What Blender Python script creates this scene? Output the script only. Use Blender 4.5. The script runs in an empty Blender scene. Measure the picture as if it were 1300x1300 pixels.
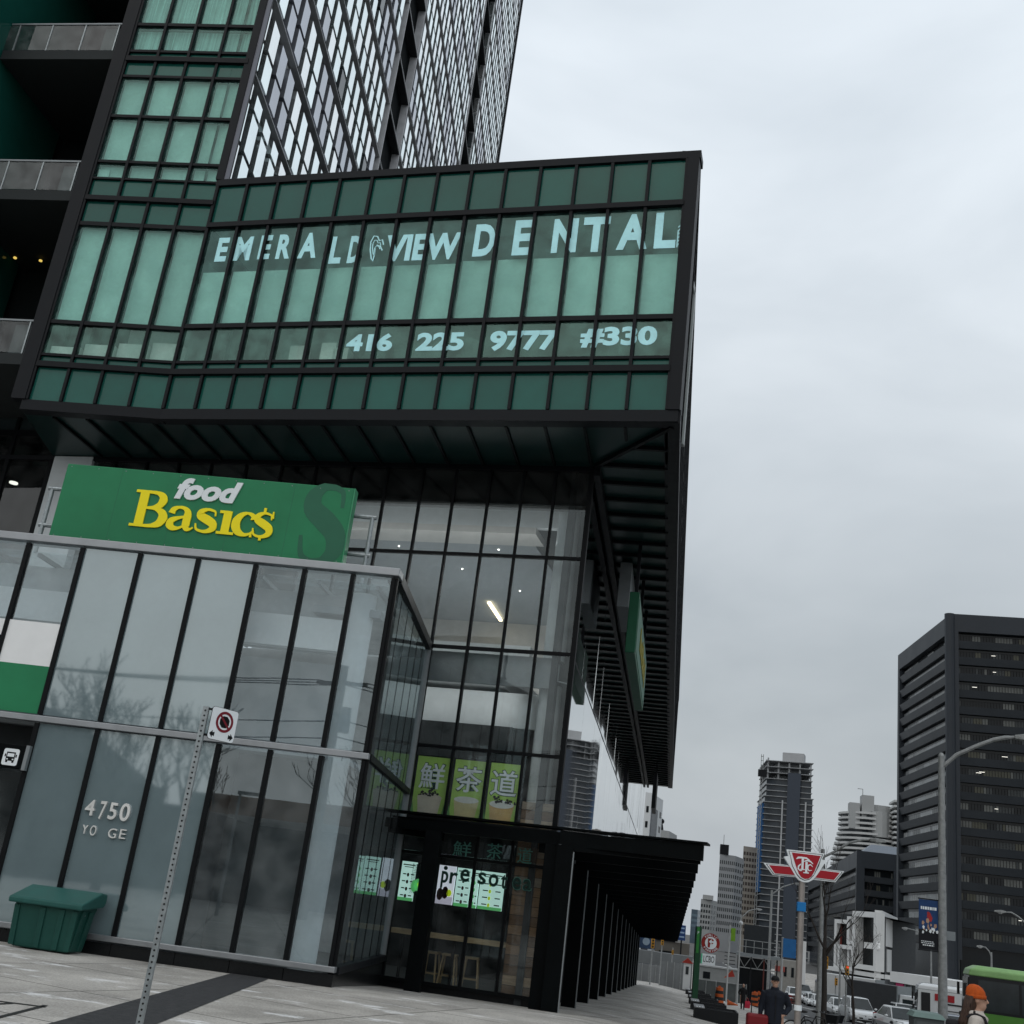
import bpy, bmesh, math, random
from mathutils import Vector, Matrix, noise as mnoise
R = math.radians
rnd = random.Random(7)
scene = bpy.context.scene
COL = scene.collection
# ------------------------------------------------------------------ camera model (also used to measure the place)
F_PX, HOR = 1422.0, 500.0
TH = math.atan(HOR / F_PX); ROLL = math.atan(518 / 4010.0); YAW = R(10.1)
CAM = Vector((0, 0, 1.6))
_c, _s = math.cos(ROLL), math.sin(ROLL)

def ray(px, py):
    x, y = px - 650, py - 650
    xr, yd = x * _c + y * _s, -x * _s + y * _c
    fw = F_PX * math.cos(TH) + yd * math.sin(TH); up = F_PX * math.sin(TH) - yd * math.cos(TH)
    return Vector((xr * math.cos(YAW) - fw * math.sin(YAW), xr * math.sin(YAW) + fw * math.cos(YAW), up))
def at_z(px, py, z):
    d = ray(px, py); return CAM + d * ((z - CAM.z) / d.z)
def at_y(px, py, y):
    d = ray(px, py); return CAM + d * (y / d.y)
def at_d(px, py, dist):
    d = ray(px, py); return CAM + d * (dist / math.hypot(d.x, d.y))
def on_plane(px, py, P, Q):
    d = ray(px, py); n = Vector((-(Q[1] - P[1]), Q[0] - P[0]))
    t = n.dot(Vector(P[:2]) - CAM.to_2d()) / n.dot(d.to_2d()); return CAM + d * t
def smooth(t):
    t = min(1, max(0, t)); return t * t * (3 - 2 * t)
def gz(x, y):
    s = smooth((x + 2.0) / 6.0)
    yy = min(y, 150)
    z = -(1 - s) * (0.055 * min(6.0, max(0.0, yy - 20.1)) + 0.0335 * max(0.0, yy - 26.1)) - s * 0.0335 * max(0.0, yy - 3.5)
    if 6.2 < x < 23: z -= 0.10
    return z
def at_ground(px, py, lift=0.0):
    d = ray(px, py); t = 0.0; st = 0.05 / d.length
    p = CAM.copy()
    for i in range(12000):
        p = CAM + d * t
        if p.z <= gz(p.x, p.y) + lift: break
        t += st * (1 + i * 0.002)
    return p

# ------------------------------------------------------------------ mesh builder
WL = {}
class MB:
    def __init__(s): s.v = []; s.f = []; s.mi = []; s.cur = 0
    def quad(s, a, b, c, d):
        n = len(s.v); s.v += [tuple(a), tuple(b), tuple(c), tuple(d)]; s.f.append((n, n+1, n+2, n+3)); s.mi.append(s.cur); return s
    def poly(s, pts):
        n = len(s.v); s.v += [tuple(p) for p in pts]; s.f.append(tuple(range(n, n+len(pts)))); s.mi.append(s.cur); return s
    def hexa(s, p):  # 8 points: bottom 4 (ccw), top 4
        n = len(s.v); s.v += [tuple(q) for q in p]
        for f in ((3,2,1,0),(4,5,6,7),(0,1,5,4),(1,2,6,5),(2,3,7,6),(3,0,4,7)):
            s.f.append(tuple(n+i for i in f)); s.mi.append(s.cur)
        return s
    def box(s, x0, x1, y0, y1, z0, z1):
        return s.hexa([(x0,y0,z0),(x1,y0,z0),(x1,y1,z0),(x0,y1,z0),(x0,y0,z1),(x1,y0,z1),(x1,y1,z1),(x0,y1,z1)])
    def fbox(s, fr, u0, u1, n0, n1, z0, z1):  # box in a facade frame (u along, n outwards)
        P = fr.pt
        return s.hexa([P(u0,n1,z0),P(u1,n1,z0),P(u1,n0,z0),P(u0,n0,z0),P(u0,n1,z1),P(u1,n1,z1),P(u1,n0,z1),P(u0,n0,z1)])
    def prism(s, poly, z0, z1):
        n = len(s.v); k = len(poly)
        s.v += [(p[0],p[1],z0) for p in poly] + [(p[0],p[1],z1) for p in poly]
        s.f.append(tuple(n+i for i in reversed(range(k)))); s.f.append(tuple(n+k+i for i in range(k))); s.mi += [s.cur]*2
        for i in range(k):
            j = (i+1) % k; s.f.append((n+i, n+j, n+k+j, n+k+i)); s.mi.append(s.cur)
        return s
    def eprism(s, pts, d):  # extrude a planar polygon of 3d points by vector d
        n = len(s.v); k = len(pts); d = Vector(d)
        s.v += [tuple(p) for p in pts] + [tuple(Vector(p)+d) for p in pts]
        s.f.append(tuple(n+i for i in reversed(range(k)))); s.f.append(tuple(n+k+i for i in range(k))); s.mi += [s.cur]*2
        for i in range(k):
            j = (i+1) % k; s.f.append((n+i, n+j, n+k+j, n+k+i)); s.mi.append(s.cur)
        return s
    def tube(s, pts, rads, seg=8, caps=True):
        pts = [Vector(p) for p in pts]
        if not hasattr(rads, '__len__'): rads = [rads]*len(pts)
        n0 = len(s.v); ref = None
        for i, p in enumerate(pts):
            d = (pts[min(i+1, len(pts)-1)] - pts[max(i-1, 0)])
            d = d.normalized() if d.length > 1e-9 else Vector((0,0,1))
            if ref is None: ref = Vector((1,0,0)) if abs(d.x) < .9 else Vector((0,1,0))
            a = (ref - d*ref.dot(d)); a = a.normalized() if a.length > 1e-6 else d.orthogonal().normalized(); ref = a
            b = d.cross(a)
            for k in range(seg):
                t = 2*math.pi*k/seg; s.v.append(tuple(p + (a*math.cos(t) + b*math.sin(t))*rads[i]))
        for i in range(len(pts)-1):
            for k in range(seg):
                k2 = (k+1) % seg
                s.f.append((n0+i*seg+k, n0+i*seg+k2, n0+(i+1)*seg+k2, n0+(i+1)*seg+k)); s.mi.append(s.cur)
        if caps:
            s.f.append(tuple(n0+k for k in reversed(range(seg)))); s.f.append(tuple(n0+(len(pts)-1)*seg+k for k in range(seg))); s.mi += [s.cur]*2
        return s
    def loft(s, rings, caps=True):
        n0 = len(s.v); k = len(rings[0])
        for r in rings: s.v += [tuple(p) for p in r]
        for i in range(len(rings)-1):
            for j in range(k):
                j2 = (j+1) % k
                s.f.append((n0+i*k+j, n0+i*k+j2, n0+(i+1)*k+j2, n0+(i+1)*k+j)); s.mi.append(s.cur)
        if caps:
            s.f.append(tuple(n0+j for j in reversed(range(k)))); s.f.append(tuple(n0+(len(rings)-1)*k+j for j in range(k))); s.mi += [s.cur]*2
        return s
    def sphere(s, c, r, seg=12, rings=8):
        if not hasattr(r, '__len__'): r = (r, r, r)
        rr = []
        for i in range(rings+1):
            t = math.pi*(i+.02)/(rings+.04) ; z = -math.cos(t); q = math.sin(t)
            rr.append([(c[0]+r[0]*q*math.cos(2*math.pi*j/seg), c[1]+r[1]*q*math.sin(2*math.pi*j/seg), c[2]+r[2]*z) for j in range(seg)])
        return s.loft(rr)
    def add(s, verts, faces):
        n = len(s.v); s.v += [tuple(v) for v in verts]
        for f in faces: s.f.append(tuple(n+i for i in f)); s.mi.append(s.cur)
        return s
    def build(s, name, mat, parent=None, loc=None, shade=False, bevel=0):
        me = bpy.data.meshes.new(name)
        off = WL[parent.name] if parent is not None else Vector(loc if loc is not None else (0,0,0))
        me.from_pydata([tuple(Vector(p)-off) for p in s.v], [], s.f)
        mats = mat if isinstance(mat, (list, tuple)) else [mat]
        for m in mats: me.materials.append(m)
        if len(mats) > 1: me.polygons.foreach_set('material_index', s.mi)
        bm = bmesh.new(); bm.from_mesh(me); bmesh.ops.recalc_face_normals(bm, faces=bm.faces); bm.to_mesh(me); bm.free()
        if shade: me.polygons.foreach_set('use_smooth', [True]*len(me.polygons))
        o = bpy.data.objects.new(name, me); COL.objects.link(o)
        if parent is not None: o.parent = parent
        else: o.location = off
        WL[o.name] = off
        if shade == 'auto': 
            me.set_sharp_from_angle(angle=R(35))
        if bevel:
            b = o.modifiers.new('bevel', 'BEVEL'); b.width = bevel; b.segments = 2; b.limit_method = 'ANGLE'
        return o

class Frame:
    """a vertical facade: u runs along P->Q, n points outwards (to the right of u turned by -90 degrees)"""
    def __init__(s, P, Q):
        s.P = Vector(P[:2]); s.Q = Vector(Q[:2]); s.u = (s.Q - s.P).normalized(); s.n = Vector((s.u.y, -s.u.x)); s.L = (s.Q - s.P).length
    def pt(s, u, n, z):
        p = s.P + s.u*u + s.n*n; return Vector((p.x, p.y, z))
    def px(s, x, y, off=0.0):  # pixel -> (u, z) on the plane n=off
        P = s.P + s.n*off; h = on_plane(x, y, P, P + s.u); return ((h.to_2d() - s.P).dot(s.u), h.z)
    def ux(s, x):  # u at world x
        return (x - s.P.x) / s.u.x

def tag(o, label=None, cat=None, group=None, kind=None):
    if label: o['label'] = label
    if cat: o['category'] = cat
    if group: o['group'] = group
    if kind: o['kind'] = kind
    return o
def thing(name, label, cat, loc=(0,0,0), group=None):
    o = bpy.data.objects.new(name, None); COL.objects.link(o); o.location = loc; o.empty_display_size = .3
    WL[o.name] = Vector(loc); return tag(o, label, cat, group)
def kids(o): return [c for c in bpy.data.objects if c.parent == o]
def copy_tree(o, parent=None, ch=None):
    if ch is None:
        ch = {}
        for q in bpy.data.objects:
            if q.parent: ch.setdefault(q.parent.name, []).append(q)
    c = o.copy(); COL.objects.link(c)
    WL[c.name] = WL.get(o.name, Vector())
    if parent is not None: c.parent = parent
    for k in ch.get(o.name, []): copy_tree(k, c, ch)
    return c
def put(o, x, y, rz=0.0, z=None):
    o.location = (x, y, gz(x, y) if z is None else z); o.rotation_euler = (0, 0, rz); return o

# ------------------------------------------------------------------ text
_tc = {}
def glyphs(txt, bold=0.0, shear=0.0, ext=0.01, spacing=1.0):
    key = (txt, bold, shear, ext, spacing)
    if key in _tc: return _tc[key]
    cu = bpy.data.curves.new('letters', 'FONT'); cu.body = txt; cu.size = 1.0; cu.offset = bold; cu.shear = shear; cu.extrude = ext; cu.space_character = spacing
    cu.resolution_u = 4
    o = bpy.data.objects.new('letters', cu); COL.objects.link(o)
    dg = bpy.context.evaluated_depsgraph_get(); dg.update()
    me = o.evaluated_get(dg).to_mesh()
    v = [tuple(q.co) for q in me.vertices]; f = [tuple(p.vertices) for p in me.polygons]
    o.evaluated_get(dg).to_mesh_clear(); bpy.data.objects.remove(o); bpy.data.curves.remove(cu)
    xs = [q[0] for q in v]; ys = [q[1] for q in v]
    _tc[key] = (v, f, (min(xs), max(xs), min(ys), max(ys)), ext)
    return _tc[key]
def text_to(mb, fr, txt, u0, u1, z0, z1, n=0.0, depth=0.01, bold=0.0, shear=0.0, spacing=1.0):
    """letters stretched to fill u0..u1 x z0..z1 on the facade frame, their back at n"""
    v, f, (x0, x1, y0, y1), e = glyphs(txt, bold, shear, .01, spacing)
    out = []
    for x, y, z in v:
        u = u0 + (x - x0)/(x1 - x0)*(u1 - u0); zz = z0 + (y - y0)/(y1 - y0)*(z1 - z0)
        out.append(fr.pt(u, n + (z + e)/(2*e)*depth, zz))
    mb.add(out, f); return mb

# ------------------------------------------------------------------ materials
MATS = {}
def nd(nt, t, **kw):
    n = nt.nodes.new(t)
    for k, v in kw.items(): setattr(n, k, v)
    return n
def mat(name, col, rough=.6, metal=0.0, var=.12, scale=3.0, bump=0.0, bscale=40.0, spec=.22, ior=1.5, coat=0.0, emit=None, estr=1.0, coatrough=.05, stretch=None, col2=None, rvar=0.1, objvar=0.0, tint=None):
    if name in MATS: return MATS[name]
    m = bpy.data.materials.new(name); m.use_nodes = True; nt = m.node_tree; b = nt.nodes['Principled BSDF']
    b.inputs['Roughness'].default_value = rough; b.inputs['Metallic'].default_value = metal
    b.inputs['Specular IOR Level'].default_value = spec; b.inputs['IOR'].default_value = ior; b.inputs['Coat Weight'].default_value = coat; b.inputs['Coat Roughness'].default_value = coatrough
    tc = nd(nt, 'ShaderNodeTexCoord'); src = tc.outputs['Object']
    if stretch:
        mp = nd(nt, 'ShaderNodeMapping'); mp.inputs['Scale'].default_value = stretch; nt.links.new(src, mp.inputs['Vector']); src = mp.outputs['Vector']
    no = nd(nt, 'ShaderNodeTexNoise'); no.inputs['Scale'].default_value = scale; no.inputs['Detail'].default_value = 6; no.inputs['Roughness'].default_value = .65
    nt.links.new(src, no.inputs['Vector'])
    mx = nd(nt, 'ShaderNodeMix', data_type='RGBA')
    c = Vector(col[:3]); c2 = Vector(col2[:3]) if col2 else c*(1+var)
    c1 = c if col2 else c*(1-var)
    mx.inputs['A'].default_value = (*c1, 1); mx.inputs['B'].default_value = (*c2, 1)
    mr = nd(nt, 'ShaderNodeMapRange'); mr.inputs['From Min'].default_value = .3; mr.inputs['From Max'].default_value = .7
    nt.links.new(no.outputs['Fac'], mr.inputs['Value']); nt.links.new(mr.outputs['Result'], mx.inputs['Factor'])
    cs = mx.outputs['Result']
    if objvar:
        oi = nd(nt, 'ShaderNodeObjectInfo'); om = nd(nt, 'ShaderNodeMapRange'); om.inputs['To Min'].default_value = 1-objvar; om.inputs['To Max'].default_value = 1+objvar*.6
        nt.links.new(oi.outputs['Random'], om.inputs['Value']); ov = nd(nt, 'ShaderNodeVectorMath', operation='SCALE'); nt.links.new(cs, ov.inputs[0]); nt.links.new(om.outputs['Result'], ov.inputs['Scale']); cs = ov.outputs['Vector']
    nt.links.new(cs, b.inputs['Base Color'])
    if rvar:
        r2 = nd(nt, 'ShaderNodeMapRange'); r2.inputs['To Min'].default_value = max(0, rough*(1-rvar*2)); r2.inputs['To Max'].default_value = min(1, rough*(1+rvar*2))
        nt.links.new(no.outputs['Fac'], r2.inputs['Value']); nt.links.new(r2.outputs['Result'], b.inputs['Roughness'])
    if bump:
        n2 = nd(nt, 'ShaderNodeTexNoise'); n2.inputs['Scale'].default_value = bscale; n2.inputs['Detail'].default_value = 4; nt.links.new(src, n2.inputs['Vector'])
        bp = nd(nt, 'ShaderNodeBump'); bp.inputs['Strength'].default_value = bump; bp.inputs['Distance'].default_value = .02
        nt.links.new(n2.outputs['Fac'], bp.inputs['Height']); nt.links.new(bp.outputs['Normal'], b.inputs['Normal'])
    if tint: b.inputs['Specular Tint'].default_value = (*tint, 1)
    if emit:
        b.inputs['Emission Color'].default_value = (*emit, 1); b.inputs['Emission Strength'].default_value = estr
    MATS[name] = m; return m
def glass(name, tint, ior=1.5, rough=0.0, dirt_haze=0.03, dirt_haze_col=(.5,.52,.52), wav=.02, refl=(1,1,1)):
    """flat architectural glass: clear or tinted transmission, Fresnel reflection, a thin film of dust, on green panes a painted haze"""
    if name in MATS: return MATS[name]
    m = bpy.data.materials.new(name); m.use_nodes = True; nt = m.node_tree; nt.nodes.clear()
    out = nd(nt, 'ShaderNodeOutputMaterial'); tr = nd(nt, 'ShaderNodeBsdfTransparent'); tr.inputs['Color'].default_value = (*tint, 1)
    gl = nd(nt, 'ShaderNodeBsdfGlossy'); gl.inputs['Roughness'].default_value = rough; gl.inputs['Color'].default_value = (*refl, 1)
    di = nd(nt, 'ShaderNodeBsdfDiffuse'); di.inputs['Color'].default_value = (*dirt_haze_col, 1)
    fr = nd(nt, 'ShaderNodeFresnel'); fr.inputs['IOR'].default_value = ior
    tc = nd(nt, 'ShaderNodeTexCoord'); no = nd(nt, 'ShaderNodeTexNoise'); no.inputs['Scale'].default_value = .7; no.inputs['Detail'].default_value = 2
    nt.links.new(tc.outputs['Object'], no.inputs['Vector'])
    bp = nd(nt, 'ShaderNodeBump'); bp.inputs['Strength'].default_value = wav; bp.inputs['Distance'].default_value = .05
    nt.links.new(no.outputs['Fac'], bp.inputs['Height']); nt.links.new(bp.outputs['Normal'], gl.inputs['Normal'])
    n2 = nd(nt, 'ShaderNodeTexNoise'); n2.inputs['Scale'].default_value = 2.3; n2.inputs['Detail'].default_value = 7
    nt.links.new(tc.outputs['Object'], n2.inputs['Vector'])
    mr = nd(nt, 'ShaderNodeMapRange'); mr.inputs['From Min'].default_value = .35; mr.inputs['From Max'].default_value = .8; mr.inputs['To Max'].default_value = dirt_haze*2
    nt.links.new(n2.outputs['Fac'], mr.inputs['Value'])
    a = nd(nt, 'ShaderNodeMixShader'); b = nd(nt, 'ShaderNodeMixShader')
    nt.links.new(mr.outputs['Result'], a.inputs[0]); nt.links.new(tr.outputs[0], a.inputs[1]); nt.links.new(di.outputs[0], a.inputs[2])
    ge = nd(nt, 'ShaderNodeNewGeometry'); inv = nd(nt, 'ShaderNodeMath', operation='SUBTRACT'); inv.inputs[0].default_value = 1; nt.links.new(ge.outputs['Backfacing'], inv.inputs[1])
    fm = nd(nt, 'ShaderNodeMath', operation='MULTIPLY'); nt.links.new(fr.outputs[0], fm.inputs[0]); nt.links.new(inv.outputs[0], fm.inputs[1])   # the rear face of a thin pane adds no second mirror
    nt.links.new(fm.outputs[0], b.inputs[0]); nt.links.new(a.outputs[0], b.inputs[1]); nt.links.new(gl.outputs[0], b.inputs[2])
    nt.links.new(b.outputs[0], out.inputs['Surface'])
    MATS[name] = m; return m

BLACK   = mat('black_frame', (.004,.005,.006), .5, var=.2, spec=.12)
CHAR    = mat('charcoal_metal', (.005,.006,.008), .5, var=.2, spec=.15)
CHARL   = mat('charcoal_cap', (.006,.0075,.010), .5, var=.15, spec=.15)
ALU     = mat('aluminium', (.30,.315,.33), .42, .8, var=.1)
ALUD    = mat('dull_aluminium', (.22,.24,.25), .5, .5, var=.12)
GALV    = mat('galvanised_steel', (.30,.33,.34), .48, .75, var=.25, scale=14)
GALVL   = mat('weathered_pole', (.27,.28,.28), .6, .3, var=.25, scale=8)
SPAND   = mat('green_spandrel_glass', (.012,.098,.078), .10, var=.16, scale=.45, spec=.30, objvar=.16)
BLIND   = mat('roller_blind', (.80,.82,.81), .85, var=.07, scale=.9, objvar=.14)
CURT    = mat('sheer_curtain', (.62,.68,.68), .85, var=.45, scale=5, stretch=(4,4,.15))
GREENG  = glass('green_window_glass', (.775,.93,.895), 1.6, wav=.03, dirt_haze=.10, dirt_haze_col=(.22,.44,.40), refl=(.62,.92,.86))  # green film lightens the dark panes, standing in for mirrored sky
GREEND  = glass('lower_green_glass', (.85,.935,.905), 1.7, wav=.03, dirt_haze=.14, dirt_haze_col=(.20,.40,.34), refl=(.62,.92,.82))  # diffuse green haze painted on to lift the dark lower panes
CLEARG  = glass('shop_window_glass', (.93,.955,.955), 1.6, wav=.012, dirt_haze=.04, refl=(.86,.97,1.0))
PODG    = glass('street_window_glass', (.90,.94,.955), 2.1, wav=.012, dirt_haze=.05, refl=(.84,.96,1.0))
MIRG    = mat('reflective_window_glass', (.86,.89,.90), .025, 1.0, var=.02, scale=.2, rvar=0)
RAILG   = glass('balustrade_glass', (.70,.76,.75), 1.5, dirt_haze=.06)
FROSTG  = mat('frosted_back_painted_glass', (.165,.222,.238), .03, var=.10, scale=.8, spec=.5, ior=2.7, objvar=.06, tint=(.90,.98,1.0))
CONC    = mat('concrete_wall', (.37,.39,.40), .85, var=.28, scale=1.6, bump=.15, bscale=9)
CONCL   = mat('light_concrete', (.56,.60,.615), .8, var=.10, scale=1.0)
WHITE   = mat('white_paint', (.78,.79,.79), .5, var=.03)
CEILM   = mat('ceiling_board', (.31,.335,.355), .9, var=.04)
BEIGE   = mat('beige_wall', (.53,.52,.50), .85, var=.05)
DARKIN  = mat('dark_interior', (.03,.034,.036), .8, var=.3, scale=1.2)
GREYIN  = mat('grey_interior', (.12,.125,.127), .85, var=.2, scale=.8)
SOFF    = mat('soffit_panel', (.005,.023,.022), .32, var=.25, scale=.8)
GRANITE = mat('black_granite', (.010,.011,.012), .25, var=.5, scale=60)
BLACKST = mat('black_steel', (.002,.003,.0035), .55, var=.3, spec=.06)
SIGNG   = mat('sign_green', (.018,.185,.080), .42, var=.12, scale=.8)
SIGNGD  = mat('sign_dark_green', (.024,.125,.072), .45, var=.05)
YELLOW  = mat('sign_yellow', (.92,.77,.012), .45, var=.03)
LETW    = mat('letter_white', (.74,.78,.80), .5, var=.03)
CYANV   = mat('cyan_vinyl', (.52,.92,.96), .55, var=.10, scale=2.5)
STEELL  = mat('brushed_letters', (.66,.66,.64), .4, .25, var=.1)
# ------------------------------------------------------------------ camera, light, sky
cd = bpy.data.cameras.new('camera'); cam = bpy.data.objects.new('camera', cd); COL.objects.link(cam); scene.camera = cam
cd.sensor_width = 36; cd.lens = F_PX/1300*36; cd.clip_end = 6000; cd.clip_start = .1
R0 = Vector((math.cos(YAW), math.sin(YAW), 0)); F0 = Vector((-math.sin(YAW)*math.cos(TH), math.cos(YAW)*math.cos(TH), math.sin(TH))); U0 = R0.cross(F0)
Xc = R0*_c + U0*_s; Yc = -R0*_s + U0*_c; Zc = -F0
M = Matrix((Xc, Yc, Zc)).transposed().to_4x4(); M.translation = CAM; cam.matrix_world = M
scene.view_settings.view_transform = 'Standard'; scene.view_settings.look = 'None'; scene.view_settings.exposure = 0.0; scene.view_settings.gamma = 1
scene.cycles.use_denoising = True; scene.cycles.max_bounces = 10; scene.cycles.transparent_max_bounces = 32; scene.cycles.glossy_bounces = 6; scene.cycles.diffuse_bounces = 3
scene.cycles.caustics_reflective = False; scene.cycles.caustics_refractive = False; scene.cycles.sample_clamp_indirect = 4

SUN_EL, SUN_AZ = R(48), R(200)   # a veiled sun high in the south
w = bpy.data.worlds.new('World'); scene.world = w; w.use_nodes = True; nt = w.node_tree; nt.nodes.clear()
out = nd(nt, 'ShaderNodeOutputWorld'); bg = nd(nt, 'ShaderNodeBackground'); bg2 = nd(nt, 'ShaderNodeBackground'); ad = nd(nt, 'ShaderNodeAddShader')
sky = nd(nt, 'ShaderNodeTexSky', sky_type='NISHITA'); sky.sun_disc = False; sky.sun_elevation = SUN_EL; sky.sun_rotation = SUN_AZ; sky.air_density = 2; sky.dust_density = 6
bg.inputs['Strength'].default_value = .05 * .25; nt.links.new(sky.outputs[0], bg.inputs['Color'])
tc = nd(nt, 'ShaderNodeTexCoord'); sp = nd(nt, 'ShaderNodeSeparateXYZ'); nt.links.new(tc.outputs['Generated'], sp.inputs[0])
mp = nd(nt, 'ShaderNodeMapping'); mp.inputs['Scale'].default_value = (1.1, 1.1, 2.6); mp.inputs['Location'].default_value = (.3, .1, .2); nt.links.new(tc.outputs['Generated'], mp.inputs['Vector'])
n1 = nd(nt, 'ShaderNodeTexNoise'); n1.inputs['Scale'].default_value = 2.2; n1.inputs['Detail'].default_value = 5; n1.inputs['Roughness'].default_value = .5; n1.inputs['Distortion'].default_value = .3
nt.links.new(mp.outputs[0], n1.inputs['Vector'])
cr = nd(nt, 'ShaderNodeValToRGB'); cr.color_ramp.elements[0].position = .32; cr.color_ramp.elements[0].color = (.488, .538, .585, 1); cr.color_ramp.elements[1].position = .72; cr.color_ramp.elements[1].color = (.67, .72, .765, 1)
nt.links.new(n1.outputs['Fac'], cr.inputs['Fac'])
mr = nd(nt, 'ShaderNodeMapRange'); mr.inputs['From Min'].default_value = .18; mr.inputs['From Max'].default_value = .72; mr.inputs['To Min'].default_value = .80; mr.inputs['To Max'].default_value = 1.32; mr.interpolation_type = 'SMOOTHSTEP'
nt.links.new(sp.outputs['Z'], mr.inputs['Value'])
bg2.inputs['Strength'].default_value = 1
vm = nd(nt, 'ShaderNodeVectorMath', operation='SCALE'); nt.links.new(cr.outputs['Color'], vm.inputs[0]); nt.links.new(mr.outputs['Result'], vm.inputs['Scale'])
nt.links.new(vm.outputs['Vector'], bg2.inputs['Color'])
nt.links.new(bg.outputs[0], ad.inputs[0]); nt.links.new(bg2.outputs[0], ad.inputs[1]); nt.links.new(ad.outputs[0], out.inputs['Surface'])
sl = bpy.data.lights.new('sun', 'SUN'); sl.energy = .7; sl.angle = R(120); sl.color = (1, .985, .965); so = bpy.data.objects.new('sun', sl); COL.objects.link(so)
sd = Vector((math.sin(SUN_AZ)*math.cos(SUN_EL), math.cos(SUN_AZ)*math.cos(SUN_EL), math.sin(SUN_EL))); so.rotation_euler = sd.to_track_quat('Z', 'Y').to_euler(); so.location = (0, -30, 60)

# ------------------------------------------------------------------ ground, road, pavements
def sheet(name, xs, ys, zf, m, shade=True):
    mb = MB(); nx = len(xs)
    mb.v = [(x, y, zf(x, y)) for y in ys for x in xs]
    for j in range(len(ys)-1):
        for i in range(nx-1):
            mb.f.append((j*nx+i, j*nx+i+1, (j+1)*nx+i+1, (j+1)*nx+i)); mb.mi.append(0)
    return tag(mb.build(name, m, shade=shade), kind='structure')
def lin(a, b, n): return [a + (b-a)*i/n for i in range(n+1)]
def gb(x, y):
    z = gz(x, y); return z + .10 if 6.2 < x < 23 else z
def concrete_ground(name, base, joint, rot, size, salt=.5):
    m = mat(name, base, .85, var=.16, scale=.9, bump=.25, bscale=60)
    nt = m.node_tree; b = nt.nodes['Principled BSDF']; src = b.inputs['Base Color'].links[0].from_socket
    tc = nd(nt, 'ShaderNodeTexCoord'); mp = nd(nt, 'ShaderNodeMapping'); mp.inputs['Rotation'].default_value = (0, 0, rot); nt.links.new(tc.outputs['Object'], mp.inputs['Vector'])
    br = nd(nt, 'ShaderNodeTexBrick'); br.offset = 0; br.squash = 1; br.inputs['Scale'].default_value = 1; br.inputs['Brick Width'].default_value = size; br.inputs['Row Height'].default_value = size*.93
    br.inputs['Mortar Size'].default_value = .018; br.inputs['Color1'].default_value = (1, 1, 1, 1); br.inputs['Color2'].default_value = (.94, .94, .93, 1); br.inputs['Mortar'].default_value = (*joint, 1); br.inputs['Mortar Smooth'].default_value = .2
    nt.links.new(mp.outputs[0], br.inputs['Vector'])
    mu = nd(nt, 'ShaderNodeMix', data_type='RGBA', blend_type='MULTIPLY'); mu.inputs['Factor'].default_value = 1; nt.links.new(src, mu.inputs['A']); nt.links.new(br.outputs['Color'], mu.inputs['B'])
    # speckle of grit and old stains
    sn = nd(nt, 'ShaderNodeTexNoise'); sn.inputs['Scale'].default_value = 28; sn.inputs['Detail'].default_value = 8; sn.inputs['Roughness'].default_value = .8; nt.links.new(tc.outputs['Object'], sn.inputs['Vector'])
    sr = nd(nt, 'ShaderNodeMapRange'); sr.inputs['From Min'].default_value = .35; sr.inputs['From Max'].default_value = .65; sr.inputs['To Min'].default_value = .62; sr.inputs['To Max'].default_value = 1.28; nt.links.new(sn.outputs['Fac'], sr.inputs['Value'])
    mv = nd(nt, 'ShaderNodeVectorMath', operation='SCALE'); nt.links.new(mu.outputs['Result'], mv.inputs[0]); nt.links.new(sr.outputs['Result'], mv.inputs['Scale'])
    g1 = nd(nt, 'ShaderNodeTexNoise'); g1.inputs['Scale'].default_value = .55; g1.inputs['Detail'].default_value = 5; g1.inputs['Roughness'].default_value = .7; nt.links.new(tc.outputs['Object'], g1.inputs['Vector'])
    g2 = nd(nt, 'ShaderNodeMapRange'); g2.inputs['From Min'].default_value = .36; g2.inputs['From Max'].default_value = .62; g2.inputs['To Min'].default_value = .70; g2.inputs['To Max'].default_value = 1.06; nt.links.new(g1.outputs['Fac'], g2.inputs['Value'])
    vo = nd(nt, 'ShaderNodeTexVoronoi'); vo.inputs['Scale'].default_value = 2.6; nt.links.new(tc.outputs['Object'], vo.inputs['Vector'])
    vr = nd(nt, 'ShaderNodeMapRange'); vr.inputs['From Min'].default_value = .03; vr.inputs['From Max'].default_value = .06; vr.inputs['To Min'].default_value = .55; nt.links.new(vo.outputs['Distance'], vr.inputs['Value'])
    gm = nd(nt, 'ShaderNodeMath', operation='MULTIPLY'); nt.links.new(g2.outputs['Result'], gm.inputs[0]); nt.links.new(vr.outputs['Result'], gm.inputs[1])
    mv0 = mv; mv = nd(nt, 'ShaderNodeVectorMath', operation='SCALE'); nt.links.new(mv0.outputs['Vector'], mv.inputs[0]); nt.links.new(gm.outputs[0], mv.inputs['Scale'])   # stains and gum spots
    # road salt dried in streaks
    m2 = nd(nt, 'ShaderNodeMapping'); m2.inputs['Rotation'].default_value = (0, 0, R(-38)); m2.inputs['Scale'].default_value = (.7, 1.5, 1); nt.links.new(tc.outputs['Object'], m2.inputs['Vector'])
    s1 = nd(nt, 'ShaderNodeTexNoise'); s1.inputs['Scale'].default_value = 1.1; s1.inputs['Detail'].default_value = 9; s1.inputs['Roughness'].default_value = .72; nt.links.new(m2.outputs[0], s1.inputs['Vector'])
    s2 = nd(nt, 'ShaderNodeMapRange'); s2.inputs['From Min'].default_value = .565; s2.inputs['From Max'].default_value = .64; s2.inputs['To Max'].default_value = salt; nt.links.new(s1.outputs['Fac'], s2.inputs['Value'])
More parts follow.
